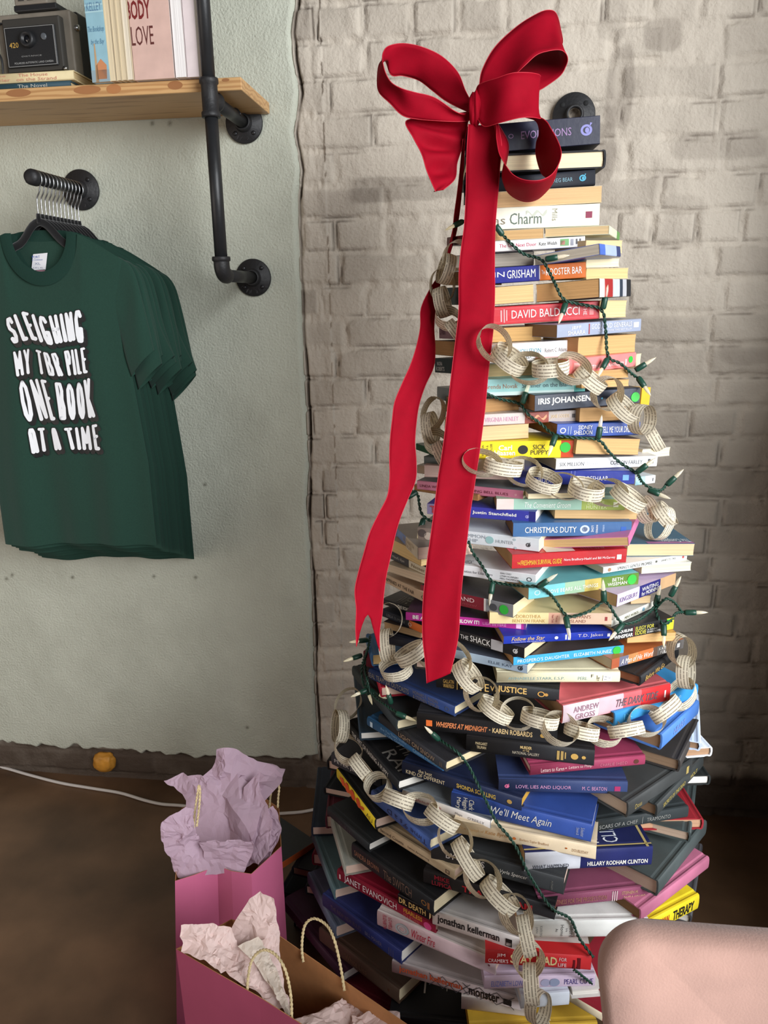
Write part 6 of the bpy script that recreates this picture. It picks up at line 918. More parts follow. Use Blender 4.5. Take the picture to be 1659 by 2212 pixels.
{'PA': [-0.3445, 1.324, 0.1769], 'U': [0.98481, -0.17365, 0.0], 'len': 0.08, 'dep': 0.22, 'T': 0.0243, 'face': 'hl', 'kind': 'h', 'col': (22, 24, 34), 'pg': (226, 196, 178), 'label': 'black hardcover with short pink page end low at the left edge'},
{'PA': [-0.3941, 1.4067, 0.1503], 'U': [0.97815, -0.20791, 0.0], 'len': 0.08, 'dep': 0.22, 'T': 0.0238, 'face': 'hl', 'kind': 'h', 'col': (24, 26, 34), 'pg': (130, 96, 80), 'label': 'dark hardcover with brownish page end leaning at the lower left'},
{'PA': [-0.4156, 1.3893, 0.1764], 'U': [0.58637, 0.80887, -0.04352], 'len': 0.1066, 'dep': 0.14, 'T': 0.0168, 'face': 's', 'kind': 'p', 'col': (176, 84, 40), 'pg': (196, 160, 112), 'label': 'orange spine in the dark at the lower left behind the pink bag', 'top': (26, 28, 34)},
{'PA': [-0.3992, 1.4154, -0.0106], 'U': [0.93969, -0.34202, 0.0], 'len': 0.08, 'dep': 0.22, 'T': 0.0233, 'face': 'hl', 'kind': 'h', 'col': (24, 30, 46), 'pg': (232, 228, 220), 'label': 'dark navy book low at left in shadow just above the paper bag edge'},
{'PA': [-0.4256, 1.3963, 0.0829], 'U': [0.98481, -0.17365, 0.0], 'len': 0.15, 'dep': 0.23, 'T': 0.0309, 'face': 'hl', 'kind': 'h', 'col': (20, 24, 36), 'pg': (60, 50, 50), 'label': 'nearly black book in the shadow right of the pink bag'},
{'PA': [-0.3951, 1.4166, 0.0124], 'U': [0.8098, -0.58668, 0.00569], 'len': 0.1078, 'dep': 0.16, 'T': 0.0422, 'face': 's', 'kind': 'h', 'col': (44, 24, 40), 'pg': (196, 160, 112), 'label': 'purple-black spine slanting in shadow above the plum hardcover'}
]
# ============================================================ the tree of books
OBB = []
def build_book(r):
    PA = np.array(r['PA']); Uv = np.array(r['U']); n_len = r['len']; dep = r['dep']; T = r['T'] - 0.0003
    Vv = np.array([-Uv[1], Uv[0], 0.0]); Vv /= np.linalg.norm(Vv); Nv = np.cross(Uv, Vv)
    face = r['face']; kind = r['kind']
    Lb, W = (n_len, dep) if face in ('s', 'f') else (dep, n_len)
    M4 = Matrix(((Uv[0], Vv[0], Nv[0], PA[0]), (Uv[1], Vv[1], Nv[1], PA[1]), (Uv[2], Vv[2], Nv[2], PA[2]), (0, 0, 0, 1)))
    OBB.append((PA, Uv, Vv, Nv, n_len, dep, T))
    root = thing('paperback_book' if kind == 'p' else 'hardcover_book', r['label'], 'book', (0, 0, 0), 'books stacked into a tree')
    root.matrix_world = M4
    def mp(l, d, t):
        if face == 's': return (l, d, t)
        if face == 'f': return (l, W-d, t)
        if face == 'hl': return (d, l, t)
        return (W-d, l, t)
    segs = r.get('segs')
    cm = cloth_cover if kind == 'h' else jacket
    bm = bmesh.new(); prof_box_cover(bm, Lb, W, T, kind, segs)
    for v in bm.verts: v.co = mp(*v.co)
    me = from_bm(bm, 'cover')
    top = r.get('top', r['col'])
    ms = [cm(top if not segs else r.get('top', r['col']))]
    if segs: ms += [cm(s[1]) for s in segs]
    elif 'top' in r:
        ms = [cm(top)]
    obj('cover', me, root, ms)
    if 'top' in r and not segs:      # spine carries its own colour
        me.materials.append(cm(r['col']))
        for p_ in me.polygons:
            c = p_.center
            d_ = {'s': c.y, 'f': W-c.y, 'hl': c.x, 'hr': W-c.x}[face]
            if d_ < 0.0016: p_.material_index = 1
    bm = bmesh.new()
    if kind == 'h':
        a = [mp(0.003, 0.003, 0.0027), mp(Lb-0.003, W-0.004, T-0.0027)]
    else:
        a = [mp(0.0004, 0.0009, 0.0007), mp(Lb-0.0004, W-0.0004, T-0.0007)]
    x0, x1 = sorted((a[0][0], a[1][0])); y0, y1 = sorted((a[0][1], a[1][1])); z0, z1 = a[0][2], a[1][2]
    # page block, fore-edge very slightly hollow
    cols = 5; ring = []
    def hollow(t_): return (0.0022 if kind == 'h' else 0.0007)*(1-(2*t_-1)**2)
    lo, hi = (0.003, Lb-0.003) if kind == 'h' else (0.0004, Lb-0.0004)
    dmin, dmax = (0.003, W-0.004) if kind == 'h' else (0.0009, W-0.0004)
    prof = [(dmin, z0), (dmax, z0)] + [(dmax-hollow(k/6), z0+(z1-z0)*k/6) for k in range(1, 6)] + [(dmax, z1), (dmin, z1)]
    R0 = [bm.verts.new(mp(lo, d, t_)) for d, t_ in prof]; R1 = [bm.verts.new(mp(hi, d, t_)) for d, t_ in prof]
    n = len(prof)
    for k in range(n): bm.faces.new((R0[k], R0[(k+1) % n], R1[(k+1) % n], R1[k]))
    bm.faces.new(R0); bm.faces.new(R1)
    obj('pages', from_bm(bm, 'pages'), root, pages_mat(r['pg']))
    # printing on the spine
    if face == 's':
        off = 0.0015 if kind == 'h' else 0.0005
        fl = Flat(); Wd = Lb
        asp = Wd/T
        for (u0, u1, v0, v1, c) in r.get('rects', []): fl.rect(u0*Wd, u1*Wd, v0*T, v1*T, c)
        for (u, v, rr_, c) in r.get('blobs', []): fl.disc(u*Wd, v*T, rr_*T*1.1, rr_*T, c, 0.00006)
        for (u, v, rr_, c) in r.get('rings', []):
            q = rr_ if rr_ > 0.05 else rr_*asp*0.5
            fl.ring(u*Wd, v*T, (q*T if rr_ > 0.05 else rr_*Wd)*1.15, (q*T if rr_ > 0.05 else rr_*Wd)*0.95 if rr_ > 0.05 else rr_*Wd, c)
        for (u, v, rr_, c) in r.get('logo', []):
            q = rr_ if rr_ > 0.09 else 0.2
            fl.ring(u*Wd, v*T, q*T*1.1, q*T, c, 0.4); fl.disc(u*Wd+q*T*.15, v*T-q*T*.05, q*T*.4, q*T*.5, c)
            fl.poly([(u*Wd+q*T*.6, v*T+q*T*.5), (u*Wd+q*T*1.1, v*T+q*T*1.2), (u*Wd+q*T*.7, v*T+q*T*1.3)], c)
        for (u0, u1, v0, v1, c) in r.get('waves', []):
            pts = [(u0*Wd+(u1-u0)*Wd*k/12, (v0+(v1-v0)*(0.35+0.3*math.sin(k*1.1)))*T) for k in range(13)]
            up = [(u0*Wd+(u1-u0)*Wd*k/12, (v0+(v1-v0)*(0.65+0.3*math.sin(k*1.1+.8)))*T) for k in range(13)]
            for k in range(12): fl.poly([pts[k], pts[k+1], up[k+1], up[k]], c)
        for (u0, u1, c) in r.get('xs', []):
            for s_ in (0, 1):
                m_ = 3
                for k in range(m_):
                    a0 = u0+(u1-u0)*k/m_; a1 = u0+(u1-u0)*(k+1)/m_
                    va, vb = (0.02, 0.98) if (k+s_) % 2 else (0.98, 0.02)
                    fl.poly([(a0*Wd, va*T-.0009), (a1*Wd, vb*T-.0009), (a1*Wd, vb*T+.0009), (a0*Wd, va*T+.0009)], c)
        for tx in r.get('tx', []):
            s_, u0, u1, v0, v1, c, st = tx
            fl.text(s_, u0*Wd, u1*Wd, v0*T, v1*T, c, st, 0.00012)
        fl.build('lettering', lambda u, v, w: (u, -off-w, v), root)
        if 'dot' in r:
            u, v, q = r['dot']; f2 = Flat(); f2.disc(u*Wd, v*T, q*T, q*T, (46, 178, 58), 0, 28)
            s_ = f2.build('price_sticker', lambda u_, v_, w: (u_, -off-0.0004, v_), root); s_['label'] = 'round green sticker'
        for (u0, u1, v0, v1) in r.get('tag', []):
            f2 = Flat(); f2.rect(u0*Wd, u1*Wd, v0*T, v1*T, (236, 234, 232))
            f2.text('F1', (u0+.01)*Wd, (u0+.03)*Wd, (v0+.12)*T, (v1-.1)*T, (120, 120, 130), 'v', .0001); f2.text('209', (u0+.04)*Wd, (u1-.01)*Wd, (v0+.2)*T, (v1-.12)*T, (120, 120, 130), 'v', .0001)
            s_ = f2.build('library_label', lambda u_, v_, w: (u_, -off-0.0004-w, v_), root)
    if r.get('toptx') or r.get('toprect'):
        fl = Flat()
        for (u0, u1, v0, v1, c) in r.get('toprect', []): fl.rect(u0*n_len, u1*n_len, v0*dep, v1*dep, c)
        for (s_, u0, u1, v0, v1, c, st) in r.get('toptx', []): fl.text(s_, u0*n_len, u1*n_len, v0*dep, v1*dep, c, st, 0.0001)
        fl.build('cover_print', lambda u, v, w: (u, v, T+0.0004+w), root)
    return root
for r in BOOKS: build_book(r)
_A = np.array([o[0] for o in OBB]); _R = np.array([[o[1], o[2], o[3]] for o in OBB]); _S = np.array([[o[4], o[5], o[6]] for o in OBB])
def hit(x, y):
    """distance along the view ray to the nearest book"""
    d = ray(x, y); o = np.einsum('nij,nj->ni', _R, CAM-_A); dd = np.einsum('nij,j->ni', _R, d)
    dd = np.where(np.abs(dd) < 1e-9, 1e-9, dd)
    t0 = (-o)/dd; t1 = (_S-o)/dd
    tn = np.minimum(t0, t1).max(1); tf = np.maximum(t0, t1).min(1)
    ok = (tn < tf) & (tf > 0)
    return float(tn[ok].min()) if ok.any() else None
AXIS = np.array([0.105, 1.42])
_rz = np.array([(1.69,.110),(1.502,.139),(1.348,.18),(1.132,.231),(.972,.283),(.802,.312),(.619,.355),(.402,.406),(.044,.438),(-.1,.44)])[::-1]
def cone_depth(x, y):
    d = ray(x, y); ss = np.linspace(.8, 1.9, 600); P = CAM+ss[:, None]*d
    g = np.hypot(P[:, 0]-AXIS[0], P[:, 1]-AXIS[1])-np.interp(P[:, 2], _rz[:, 0], _rz[:, 1])
    i = np.argmax(g < 0)
    return float(ss[i] if g.min() < 0 else ss[np.argmin(g)])
def surf(x, y, off=0.0, rad=8, blend=True):
    """a point of the tree's face seen near a picture position, 'off' in front of it"""
    hs = [hit(x+a, y+b) for a in (-rad, 0, rad) for b in (-rad, 0, rad)]
    hs = [h for h in hs if h is not None]
    c = cone_depth(x, y)
    h = min(hs) if hs else c
    h = min(max(h, c-0.07), c+0.05)
    return h-off
def smooth_list(v, n=2):
    v = np.array(v, float)
    for _ in range(n):
        w = v.copy(); w[1:-1] = (v[:-2]+2*v[1:-1]+v[2:])/4; v = np.minimum(w, v+0.004)
    return v
def lay_path(px, off, step=14, rad=8, sm=3):
    """resample a picture polyline and lay it over the face of the tree"""
    P = catmull([np.array(p, float) for p in px], 10); P = np.array(P)
    s = np.concatenate([[0], np.cumsum(np.linalg.norm(np.diff(P, axis=0), axis=1))])
    n = max(3, int(s[-1]/step)); q = np.linspace(0, s[-1], n)
    X = np.interp(q, s, P[:, 0]); Y = np.interp(q, s, P[:, 1])
    D = smooth_list([surf(x, y, off, rad) for x, y in zip(X, Y)], sm)
    return [at(x, y, d) for x, y, d in zip(X, Y, D)], list(zip(X, Y))
# ============================================================ paper chain cut from book pages
m_paper = bpy.data.materials.new('printed_page'); m_paper.use_nodes = True
nt = m_paper.node_tree; N = nt.nodes; L = nt.links; p = N['Principled BSDF']; p.inputs['Roughness'].default_value = 0.8
uv = N.new('ShaderNodeUVMap'); sp = N.new('ShaderNodeSeparateXYZ'); L.new(uv.outputs[0], sp.inputs[0])
def mth(op, a, b=None, c=None):
    n = N.new('ShaderNodeMath'); n.operation = op
    for i, v in enumerate((a, b, c)):
        if v is None: continue
        if isinstance(v, (int, float)): n.inputs[i].default_value = v
        else: L.new(v, n.inputs[i])
    return n.outputs[0]
vv = mth('MULTIPLY', sp.outputs[1], 4.0); fr = mth('FRACT', vv); fl_ = mth('FLOOR', vv)
inrow = mth('MULTIPLY', mth('GREATER_THAN', fr, 0.34), mth('LESS_THAN', fr, 0.72))
cmb = N.new('ShaderNodeCombineXYZ'); L.new(mth('MULTIPLY', sp.outputs[0], 1.0), cmb.inputs[0]); L.new(mth('MULTIPLY', fl_, 7.3), cmb.inputs[1])
nz1 = N.new('ShaderNodeTexNoise'); nz1.inputs['Scale'].default_value = 420; nz1.inputs['Detail'].default_value = 2; L.new(cmb.outputs[0], nz1.inputs['Vector'])
nz2 = N.new('ShaderNodeTexNoise'); nz2.inputs['Scale'].default_value = 90; L.new(cmb.outputs[0], nz2.inputs['Vector'])
word = mth('MULTIPLY', mth('GREATER_THAN', nz1.outputs[0], 0.42), mth('GREATER_THAN', nz2.outputs[0], 0.40))
msk = mth('MULTIPLY', mth('MULTIPLY', inrow, word), 0.72)
mx = N.new('ShaderNodeMix'); mx.data_type = 'RGBA'; mx.inputs[6].default_value = lin((238, 229, 206)); mx.inputs[7].default_value = lin((104, 92, 80))
L.new(msk, mx.inputs[0]); L.new(mx.outputs[2], p.inputs['Base Color'])
tr = N.new('ShaderNodeBsdfTranslucent'); tr.inputs[0].default_value = lin((220, 200, 165)); ms = N.new('ShaderNodeMixShader'); ms.inputs[0].default_value = 0.18
L.new(p.outputs[0], ms.inputs[1]); L.new(tr.outputs[0], ms.inputs[2]); L.new(ms.outputs[0], N['Material Output'].inputs[0])

def paper_link(parent, c, tdir, axis, a, b_, w, seed):
    t_ = Vector(tdir).normalized(); ax = Vector(axis); ax = (ax - t_*ax.dot(t_)).normalized(); n = ax.cross(t_)
    rg = random.Random(seed); K = 40; vs_ = []; fs = []; uvs = []
    sk = rg.uniform(-0.12, 0.12); j0 = rg.uniform(0, 6.28)
    for k in range(K+4):
        th = 2*PI*k/K + j0; rr = 1.0 + (0.035 if k >= K else 0.0)*1.0 + 0.05*math.sin(2*th+j0)
        q = Vector(c) + t_*(a*rr*math.cos(th)) + n*(b_*rr*math.sin(th))
        for s_ in (-0.5, 0, 0.5):
            vs_.append(q + ax*(w*s_ + sk*a*math.cos(th)*0.6) + (n*math.sin(th)+t_*math.cos(th))*(0.0006*(1-4*s_*s_)))
            uvs.append((a*2*PI*k/K, s_+0.5 + seed*0.0))
    for k in range(K+3):
        for s_ in range(2):
            i = k*3+s_; fs.append((i, i+3, i+4, i+1))
    me = pyd('link', vs_, fs); ul = me.uv_layers.new(name='UVMap')
    off = rg.uniform(0, 5)
    for lp in me.loops: u = uvs[lp.vertex_index]; ul.data[lp.index].uv = (u[0]+off, u[1])
    me.polygons.foreach_set('use_smooth', [True]*len(me.polygons))
    return obj('paper_link', me, parent, m_paper)
def chain(label, px_paths, base_off=0.021, pitch=47, size=1.0):
    root = thing('paper_chain', label, 'garland', (0, 0, 0), 'paper chains on the book tree')
    first = None; cnt = 0
    for px in px_paths:
        P = np.array(catmull([np.array(q, float) for q in px], 10)); s = np.concatenate([[0], np.cumsum(np.linalg.norm(np.diff(P, axis=0), axis=1))])
        n = max(2, int(round(s[-1]/pitch))+1); q = np.linspace(0, s[-1], n)
        X = np.interp(q, s, P[:, 0]); Y = np.interp(q, s, P[:, 1])
        D = smooth_list([surf(x, y, base_off, 14) for x, y in zip(X, Y)], 2)
        C3 = [Vector(at(x, y, d)) for x, y, d in zip(X, Y, D)]
        for i, c in enumerate(C3):
            tv = (C3[min(i+1, n-1)]-C3[max(i-1, 0)]).normalized()
            view = (Vector(CAM)-c).normalized(); cross = tv.cross(view).normalized()
            ang = (0.35 if i % 2 == 0 else 1.25) + random.uniform(-0.25, 0.25)
            # even links lie open towards the room, odd ones stand on edge
            axis = view*math.cos(ang) + cross*math.sin(ang)*(1 if cross.z > 0 else -1)
            if first is None: first = c; root.location = c; bpy.context.view_layer.update()
            a = random.uniform(0.0275, 0.0305)*size; b_ = random.uniform(0.0205, 0.0245)*size
            lk = paper_link(root, c-first, tv, axis, a, b_, random.uniform(0.019, 0.0215)*size, cnt*7+len(label)); cnt += 1
    return root
chain('short paper chain of book pages hanging left of the wide ribbon near the top', [[(985, 552), (962, 585), (955, 625), (958, 665), (972, 695), (986, 718)]], size=0.9, pitch=38)
chain('uppermost long paper chain, draped from the wide ribbon to the right edge of the tree', [[(1068, 742), (1090, 765), (1120, 790), (1165, 797), (1210, 792), (1248, 800), (1275, 820), (1310, 848), (1345, 880), (1385, 905), (1400, 920), (1412, 945)]])
chain('clump of paper chain hanging at the left edge beside the wide ribbon, mid height', [[(936, 893), (928, 918), (938, 938), (946, 965), (955, 985)]], size=0.9, pitch=36)
chain('middle long paper chain, draped across the royal blue spine to the right edge', [[(1040, 1000), (1085, 1008), (1130, 1018), (1180, 1040), (1228, 1052), (1280, 1058), (1330, 1068), (1372, 1080), (1405, 1108), (1430, 1118), (1440, 1100), (1425, 1130)]])
chain('lowest looping paper chain, from the left ribbon tip to the right edge of the tree', [[(838, 1340), (834, 1385), (845, 1420), (862, 1448), (888, 1412), (922, 1410), (940, 1415)], [(985, 1420), (1008, 1455), (1040, 1500), (1062, 1530), (1110, 1540), (1158, 1548), (1195, 1570), (1240, 1577), (1285, 1578), (1325, 1580), (1368, 1572), (1400, 1555), (1440, 1530), (1470, 1505), (1478, 1470), (1482, 1440), (1472, 1405)]], pitch=48)
chain('long paper chain running diagonally down the front from left edge to bottom', [[(752, 1520), (735, 1560), (742, 1600), (760, 1625), (778, 1655), (800, 1688), (832, 1708), (862, 1728), (900, 1745), (935, 1752), (965, 1778), (985, 1815), (1010, 1855), (1040, 1895), (1075, 1930), (1108, 1965), (1132, 2005), (1142, 2050), (1143, 2095), (1152, 2145), (1168, 2190), (1180, 2225)]], pitch=54, size=1.08)

# ============================================================ string of small lights
m_wire = mat('green_wire', (22, 62, 48), 0.5, spec=0.5); m_sock = mat('green_socket', (24, 66, 52), 0.4); 
m_bulb = bpy.data.materials.new('bulb_glass'); m_bulb.use_nodes = True; pb = m_bulb.node_tree.nodes['Principled BSDF']
pb.inputs['Base Color'].default_value = (1, 0.96, 0.86, 1); pb.inputs['Transmission Weight'].default_value = 0.7; pb.inputs['Roughness'].default_value = 0.08
pb.inputs['Emission Color'].default_value = (1.0, 0.86, 0.5, 1); pb.inputs['Emission Strength'].default_value = 0.12
def twisted(bm, pts, r=0.0014, tw=0.0016, pitch=0.017, n=2):
    P = np.array(catmull(pts, 6)); s = np.concatenate([[0], np.cumsum(np.linalg.norm(np.diff(P, axis=0), axis=1))])
    m = max(6, int(s[-1]/0.0032)); q = np.linspace(0, s[-1], m)
    Q = [Vector((np.interp(v, s, P[:, 0]), np.interp(v, s, P[:, 1]), np.interp(v, s, P[:, 2]))) for v in q]
    Q, T_, Nn = frames(Q)
    for w in range(n):
        add_tube(bm, [p_+(nn*math.cos(2*PI*(v/pitch+w/n))+tt.cross(nn)*math.sin(2*PI*(v/pitch+w/n)))*tw for p_, tt, nn, v in zip(Q, T_, Nn, q)], r, 6)
def light_string(label, px_paths, bulbs, off=0.007):
    root = thing('light_string', label, 'string lights', (0, 0, 0), 'strings of small lights on the book tree')
    bm = bmesh.new(); o = None; pts_all = []
    for px in px_paths:
        pts, _ = lay_path(px, off, 16, 6, 2)
        if o is None: o = Vector(pts[0]); root.location = o
        twisted(bm, [np.array(Vector(q)-o) for q in pts])
    obj('wire', from_bm(bm, 'wire'), root, m_wire)
    for (x0, y0, x1, y1) in bulbs:
        d = surf(x0, y0, off+0.004, 6); p0 = Vector(at(x0, y0, d)); p1 = Vector(at(x1, y1, d-0.006))
        ln = 0.040; dr = (p1-p0).normalized(); p0 = p0-o
        bm = bmesh.new(); lathe(bm, [(0, 0), (0.0036, 0.0), (0.0048, 0.003), (0.0048, 0.013), (0.0043, 0.0185), (0.0031, 0.019), (0, 0.019)], p0, dr, 14)
        add_box(bm, -0.001, 0.001, -0.0012, 0.0012, 0, 0.001)
        so = obj('socket', from_bm(bm, 'socket'), root, m_sock)
        bm = bmesh.new(); lathe(bm, [(0, 0.018), (0.0026, 0.018), (0.0030, 0.022), (0.0027, 0.028), (0.0014, 0.034), (0, 0.038)], p0, dr, 12)
        obj('bulb', from_bm(bm, 'bulb'), so, m_bulb)
    return root
light_string('green wire of clear bulbs zigzagging down the upper right spines', [[(1078, 498), (1098, 520), (1130, 548), (1165, 558), (1178, 572), (1198, 610), (1212, 640), (1228, 652), (1268, 660), (1300, 670), (1308, 710), (1314, 770), (1340, 785), (1362, 805), (1388, 825)], [(990, 480), (1003, 478)]],
    [(1086, 508, 1070, 486), (1178, 560, 1202, 556), (1222, 655, 1210, 690), (1302, 668, 1308, 640), (1312, 775, 1296, 805), (1372, 800, 1398, 784), (1378, 815, 1394, 838), (1000, 478, 976, 490)])
light_string('green wire of clear bulbs crossing from the ribbon over the royal blue spine', [[(1045, 848), (1080, 862), (1122, 872), (1140, 895), (1168, 915), (1196, 938), (1240, 945), (1292, 950), (1310, 970), (1340, 1000), (1375, 1022), (1390, 1045), (1425, 1060), (1440, 1045)]],
    [(1128, 872, 1142, 832), (1200, 940, 1188, 975), (1292, 948, 1298, 910), (1376, 1020, 1392, 1008), (1440, 1048, 1468, 1022), (1400, 1058, 1420, 1066)])
light_string('dark green wire and bulbs left of the wide ribbon near the rose pink spine', [[(884, 1058), (902, 1068), (906, 1090), (912, 1112), (924, 1122), (945, 1128)]], [(900, 1062, 878, 1076), (915, 1120, 906, 1150)], 0.010)
light_string('green wire of glowing bulbs looping along the white and beige spines to the right edge', [[(1012, 1170), (1022, 1195), (1040, 1220), (1062, 1255), (1080, 1260), (1130, 1266), (1165, 1268), (1190, 1285), (1212, 1315), (1228, 1332), (1270, 1322), (1302, 1300), (1312, 1302), (1330, 1330), (1345, 1347), (1375, 1342), (1400, 1325), (1415, 1310)], [(1415, 1310), (1422, 1335), (1436, 1350), (1452, 1338), (1464, 1322), (1480, 1323)], [(1418, 1312), (1435, 1295), (1448, 1290), (1460, 1308), (1472, 1322)]],
    [(1064, 1258, 1058, 1300), (1162, 1268, 1180, 1256), (1222, 1332, 1226, 1352), (1305, 1300, 1303, 1262), (1345, 1348, 1330, 1366), (1416, 1308, 1424, 1276), (1448, 1288, 1462, 1262), (1478, 1323, 1512, 1323), (1434, 1348, 1434, 1385)])
light_string('clump of dark light sockets at the left edge beside the navy hardcover', [[(800, 1375), (795, 1400), (788, 1430), (792, 1460), (798, 1490), (815, 1510), (850, 1535), (868, 1545)], [(795, 1400), (782, 1440), (786, 1480), (806, 1500)]],
    [(795, 1382, 780, 1384), (782, 1415, 762, 1422), (798, 1488, 775, 1498), (845, 1520, 838, 1496), (800, 1490, 822, 1502), (855, 1540, 880, 1550), (790, 1480, 800, 1510)], 0.012)
light_string('long single green wire running down the lower front past the white and navy spine', [[(936, 1588), (960, 1605), (988, 1625), (1012, 1655), (1030, 1690), (1050, 1730), (1072, 1775), (1100, 1808), (1120, 1840), (1138, 1880), (1165, 1925), (1195, 1965), (1232, 1985), (1250, 2025), (1282, 2068)], [(1240, 2095), (1262, 2112), (1278, 2125)]],
    [(948, 1598, 932, 1583)])

# ============================================================ big red ribbon bow
m_red = mat('red_ribbon', (142, 1, 26), 0.8, var=0.05, vscale=60, sheen=0.0, bump=0.08, bscale=900, spec=0.12)
m_seam = mat('ribbon_seam', (186, 20, 44), 0.6)
D_B = surf(1120, 285, 0.0)-0.02
D_B = min(D_B, surf(1180, 300, 0.0)-0.02)
bow = thing('ribbon_bow', 'big red wired ribbon bow with two long tails on top of the book tree', 'bow', tuple(at(1025, 240, D_B)))
bo_ = Vector(at(1025, 240, D_B))
def ribbon(name, secs, nsub=7, nw=7, bulge=0.0, wav=0.0, ph=0.0, notch=None):
    """secs: edge a and edge b of the ribbon as 3-D points"""
    A = catmull([s[0] for s in secs], nsub); Bq = catmull([s[1] for s in secs], nsub); n = len(A)
    vs_ = []; fs = []
    for i in range(n):
        a, b = Vector(A[i]), Vector(Bq[i]); t_ = i/(n-1)
        tn = Vector(A[min(i+1, n-1)])-Vector(A[max(i-1, 0)]) + Vector(Bq[min(i+1, n-1)])-Vector(Bq[max(i-1, 0)])
        nn = (b-a).cross(tn); nn = nn.normalized() if nn.length > 1e-9 else Vector((0, -1, 0))
        for j in range(nw+1):
            w = j/nw; k = 4*w*(1-w)
            vs_.append(a.lerp(b, w) + nn*(bulge*k + wav*k*math.sin(9*t_*3+ph+2.5*w)) - bo_)
    for i in range(n-1):
        for j in range(nw):
            q = i*(nw+1)+j; fs.append((q, q+1, q+nw+2, q+nw+1))
    me = pyd('ribbon', vs_, fs); me.polygons.foreach_set('use_smooth', [True]*len(me.polygons))
    o = obj(name, me, bow, m_red)
    md = o.modifiers.new('thickness', 'SOLIDIFY'); md.thickness = 0.0008; md.offset = 0
    bm = bmesh.new()
    for E, e0 in ((A, 0), (Bq, 1)):
        add_tube(bm, [Vector(q)-bo_ for q in E], 0.0007, 5)
    obj('wired_edge', from_bm(bm, 'edge'), o, m_seam)
    return o
Z4 = lambda x, y: (780+x/3.456, y/3.456)
def bs(sec): # (ax,ay,da, bx,by,db) in crop pixels and cm behind the knot plane
    ax, ay, da, bx, by, db = sec
    return (at(*Z4(ax, ay), D_B+da/100), at(*Z4(bx, by), D_B+db/100))
loops = {
 'left': [(835,820,0,835,880,0),(770,850,-1,780,905,0),(700,830,-2,640,905,-1),(550,730,-4,430,890,-2.5),(400,690,-5,310,862,-3),(300,660,-5.5,215,770,-3),(225,615,-5.5,135,690,-2.5),(180,540,-5,120,600,-2),(160,450,-4,135,480,-.5),(166,390,-3,180,455,1),(205,345,-1,225,560,3),(310,325,0,310,566,4),(450,350,1,430,600,5),(600,420,2,530,675,5),(720,540,2,620,745,4),(780,680,1,720,800,2),(835,780,0,835,850,0)],
 'upper_right': [(850,770,0,860,830,0),(880,650,1,1000,640,-.5),(905,520,1,1130,570,-2),(1000,350,1,1220,490,-3),(1160,200,1,1310,410,-3),(1300,110,1.2,1400,380,-3),(1390,76,1.5,1480,372,-2.8),(1455,100,2.5,1525,395,-2.2),(1490,220,4,1542,440,-1.2),(1500,330,6,1530,490,-.3),(1410,340,7,1490,560,.4),(1300,400,6.5,1400,630,1),(1170,480,5.5,1300,685,1.4),(1030,590,4,1100,740,1.5),(870,760,1,870,820,0)],
 'front_right': [(845,760,-1,850,840,-1),(862,660,-2,885,910,-2),(900,622,-3,930,945,-3),(1010,585,-5,1040,915,-5),(1130,546,-6,1180,880,-6),(1250,543,-5.5,1280,876,-5.5),(1325,556,-4,1335,885,-4),(1338,575,-2.5,1338,875,-2.5),(1310,575,0,1310,860,0),(1180,575,1,1200,860,1),(1020,640,.5,1040,850,.5),(860,760,0,860,830,0)],
 'lower_right': [(900,860,-1,905,830,0),(1000,920,-2,1000,900,1),(1012,1040,-3.5,1068,1000,2),(1030,1140,-4.5,1100,1080,3),(1060,1200,-5,1092,1180,3),(1090,1250,-5.5,1062,1330,2),(1130,1300,-6,1085,1420,1),(1190,1335,-6.5,1150,1480,.5),(1270,1350,-7,1240,1507,0),(1350,1342,-7,1330,1480,.5),(1420,1305,-6.5,1400,1400,1.5),(1465,1245,-6,1395,1340,2.5),(1490,1180,-5.5,1345,1290,3),(1492,1120,-5,1308,1170,3),(1465,1045,-4.5,1308,1070,3),(1420,965,-4,1330,990,2),(1380,905,-3.5,1310,910,1),(1300,870,-2,1240,880,0),(1050,850,-1,1050,840,0),(880,830,-.5,880,810,0)],
 'lower_left': [(835,830,0,840,880,0),(700,850,-.5,800,905,.5),(500,880,-1,790,965,1),(335,905,-1.5,770,1060,1),(390,1030,-1.5,745,1130,1),(452,1150,-1.5,716,1220,1),(492,1280,-1.5,700,1335,1),(556,1430,-1.5,612,1418,.5)],
}
nmz = {'left': (.002, .004), 'upper_right': (.006, .003), 'front_right': (.004, .003), 'lower_right': (.003, .002), 'lower_left': (.006, .008)}
for k_, secs in loops.items():
    o = ribbon('bow_loop', [bs(s) for s in secs], 7, 8, nmz[k_][0]*(-1 if k_ in ('upper_right', 'front_right') else 1), nmz[k_][1], len(k_))
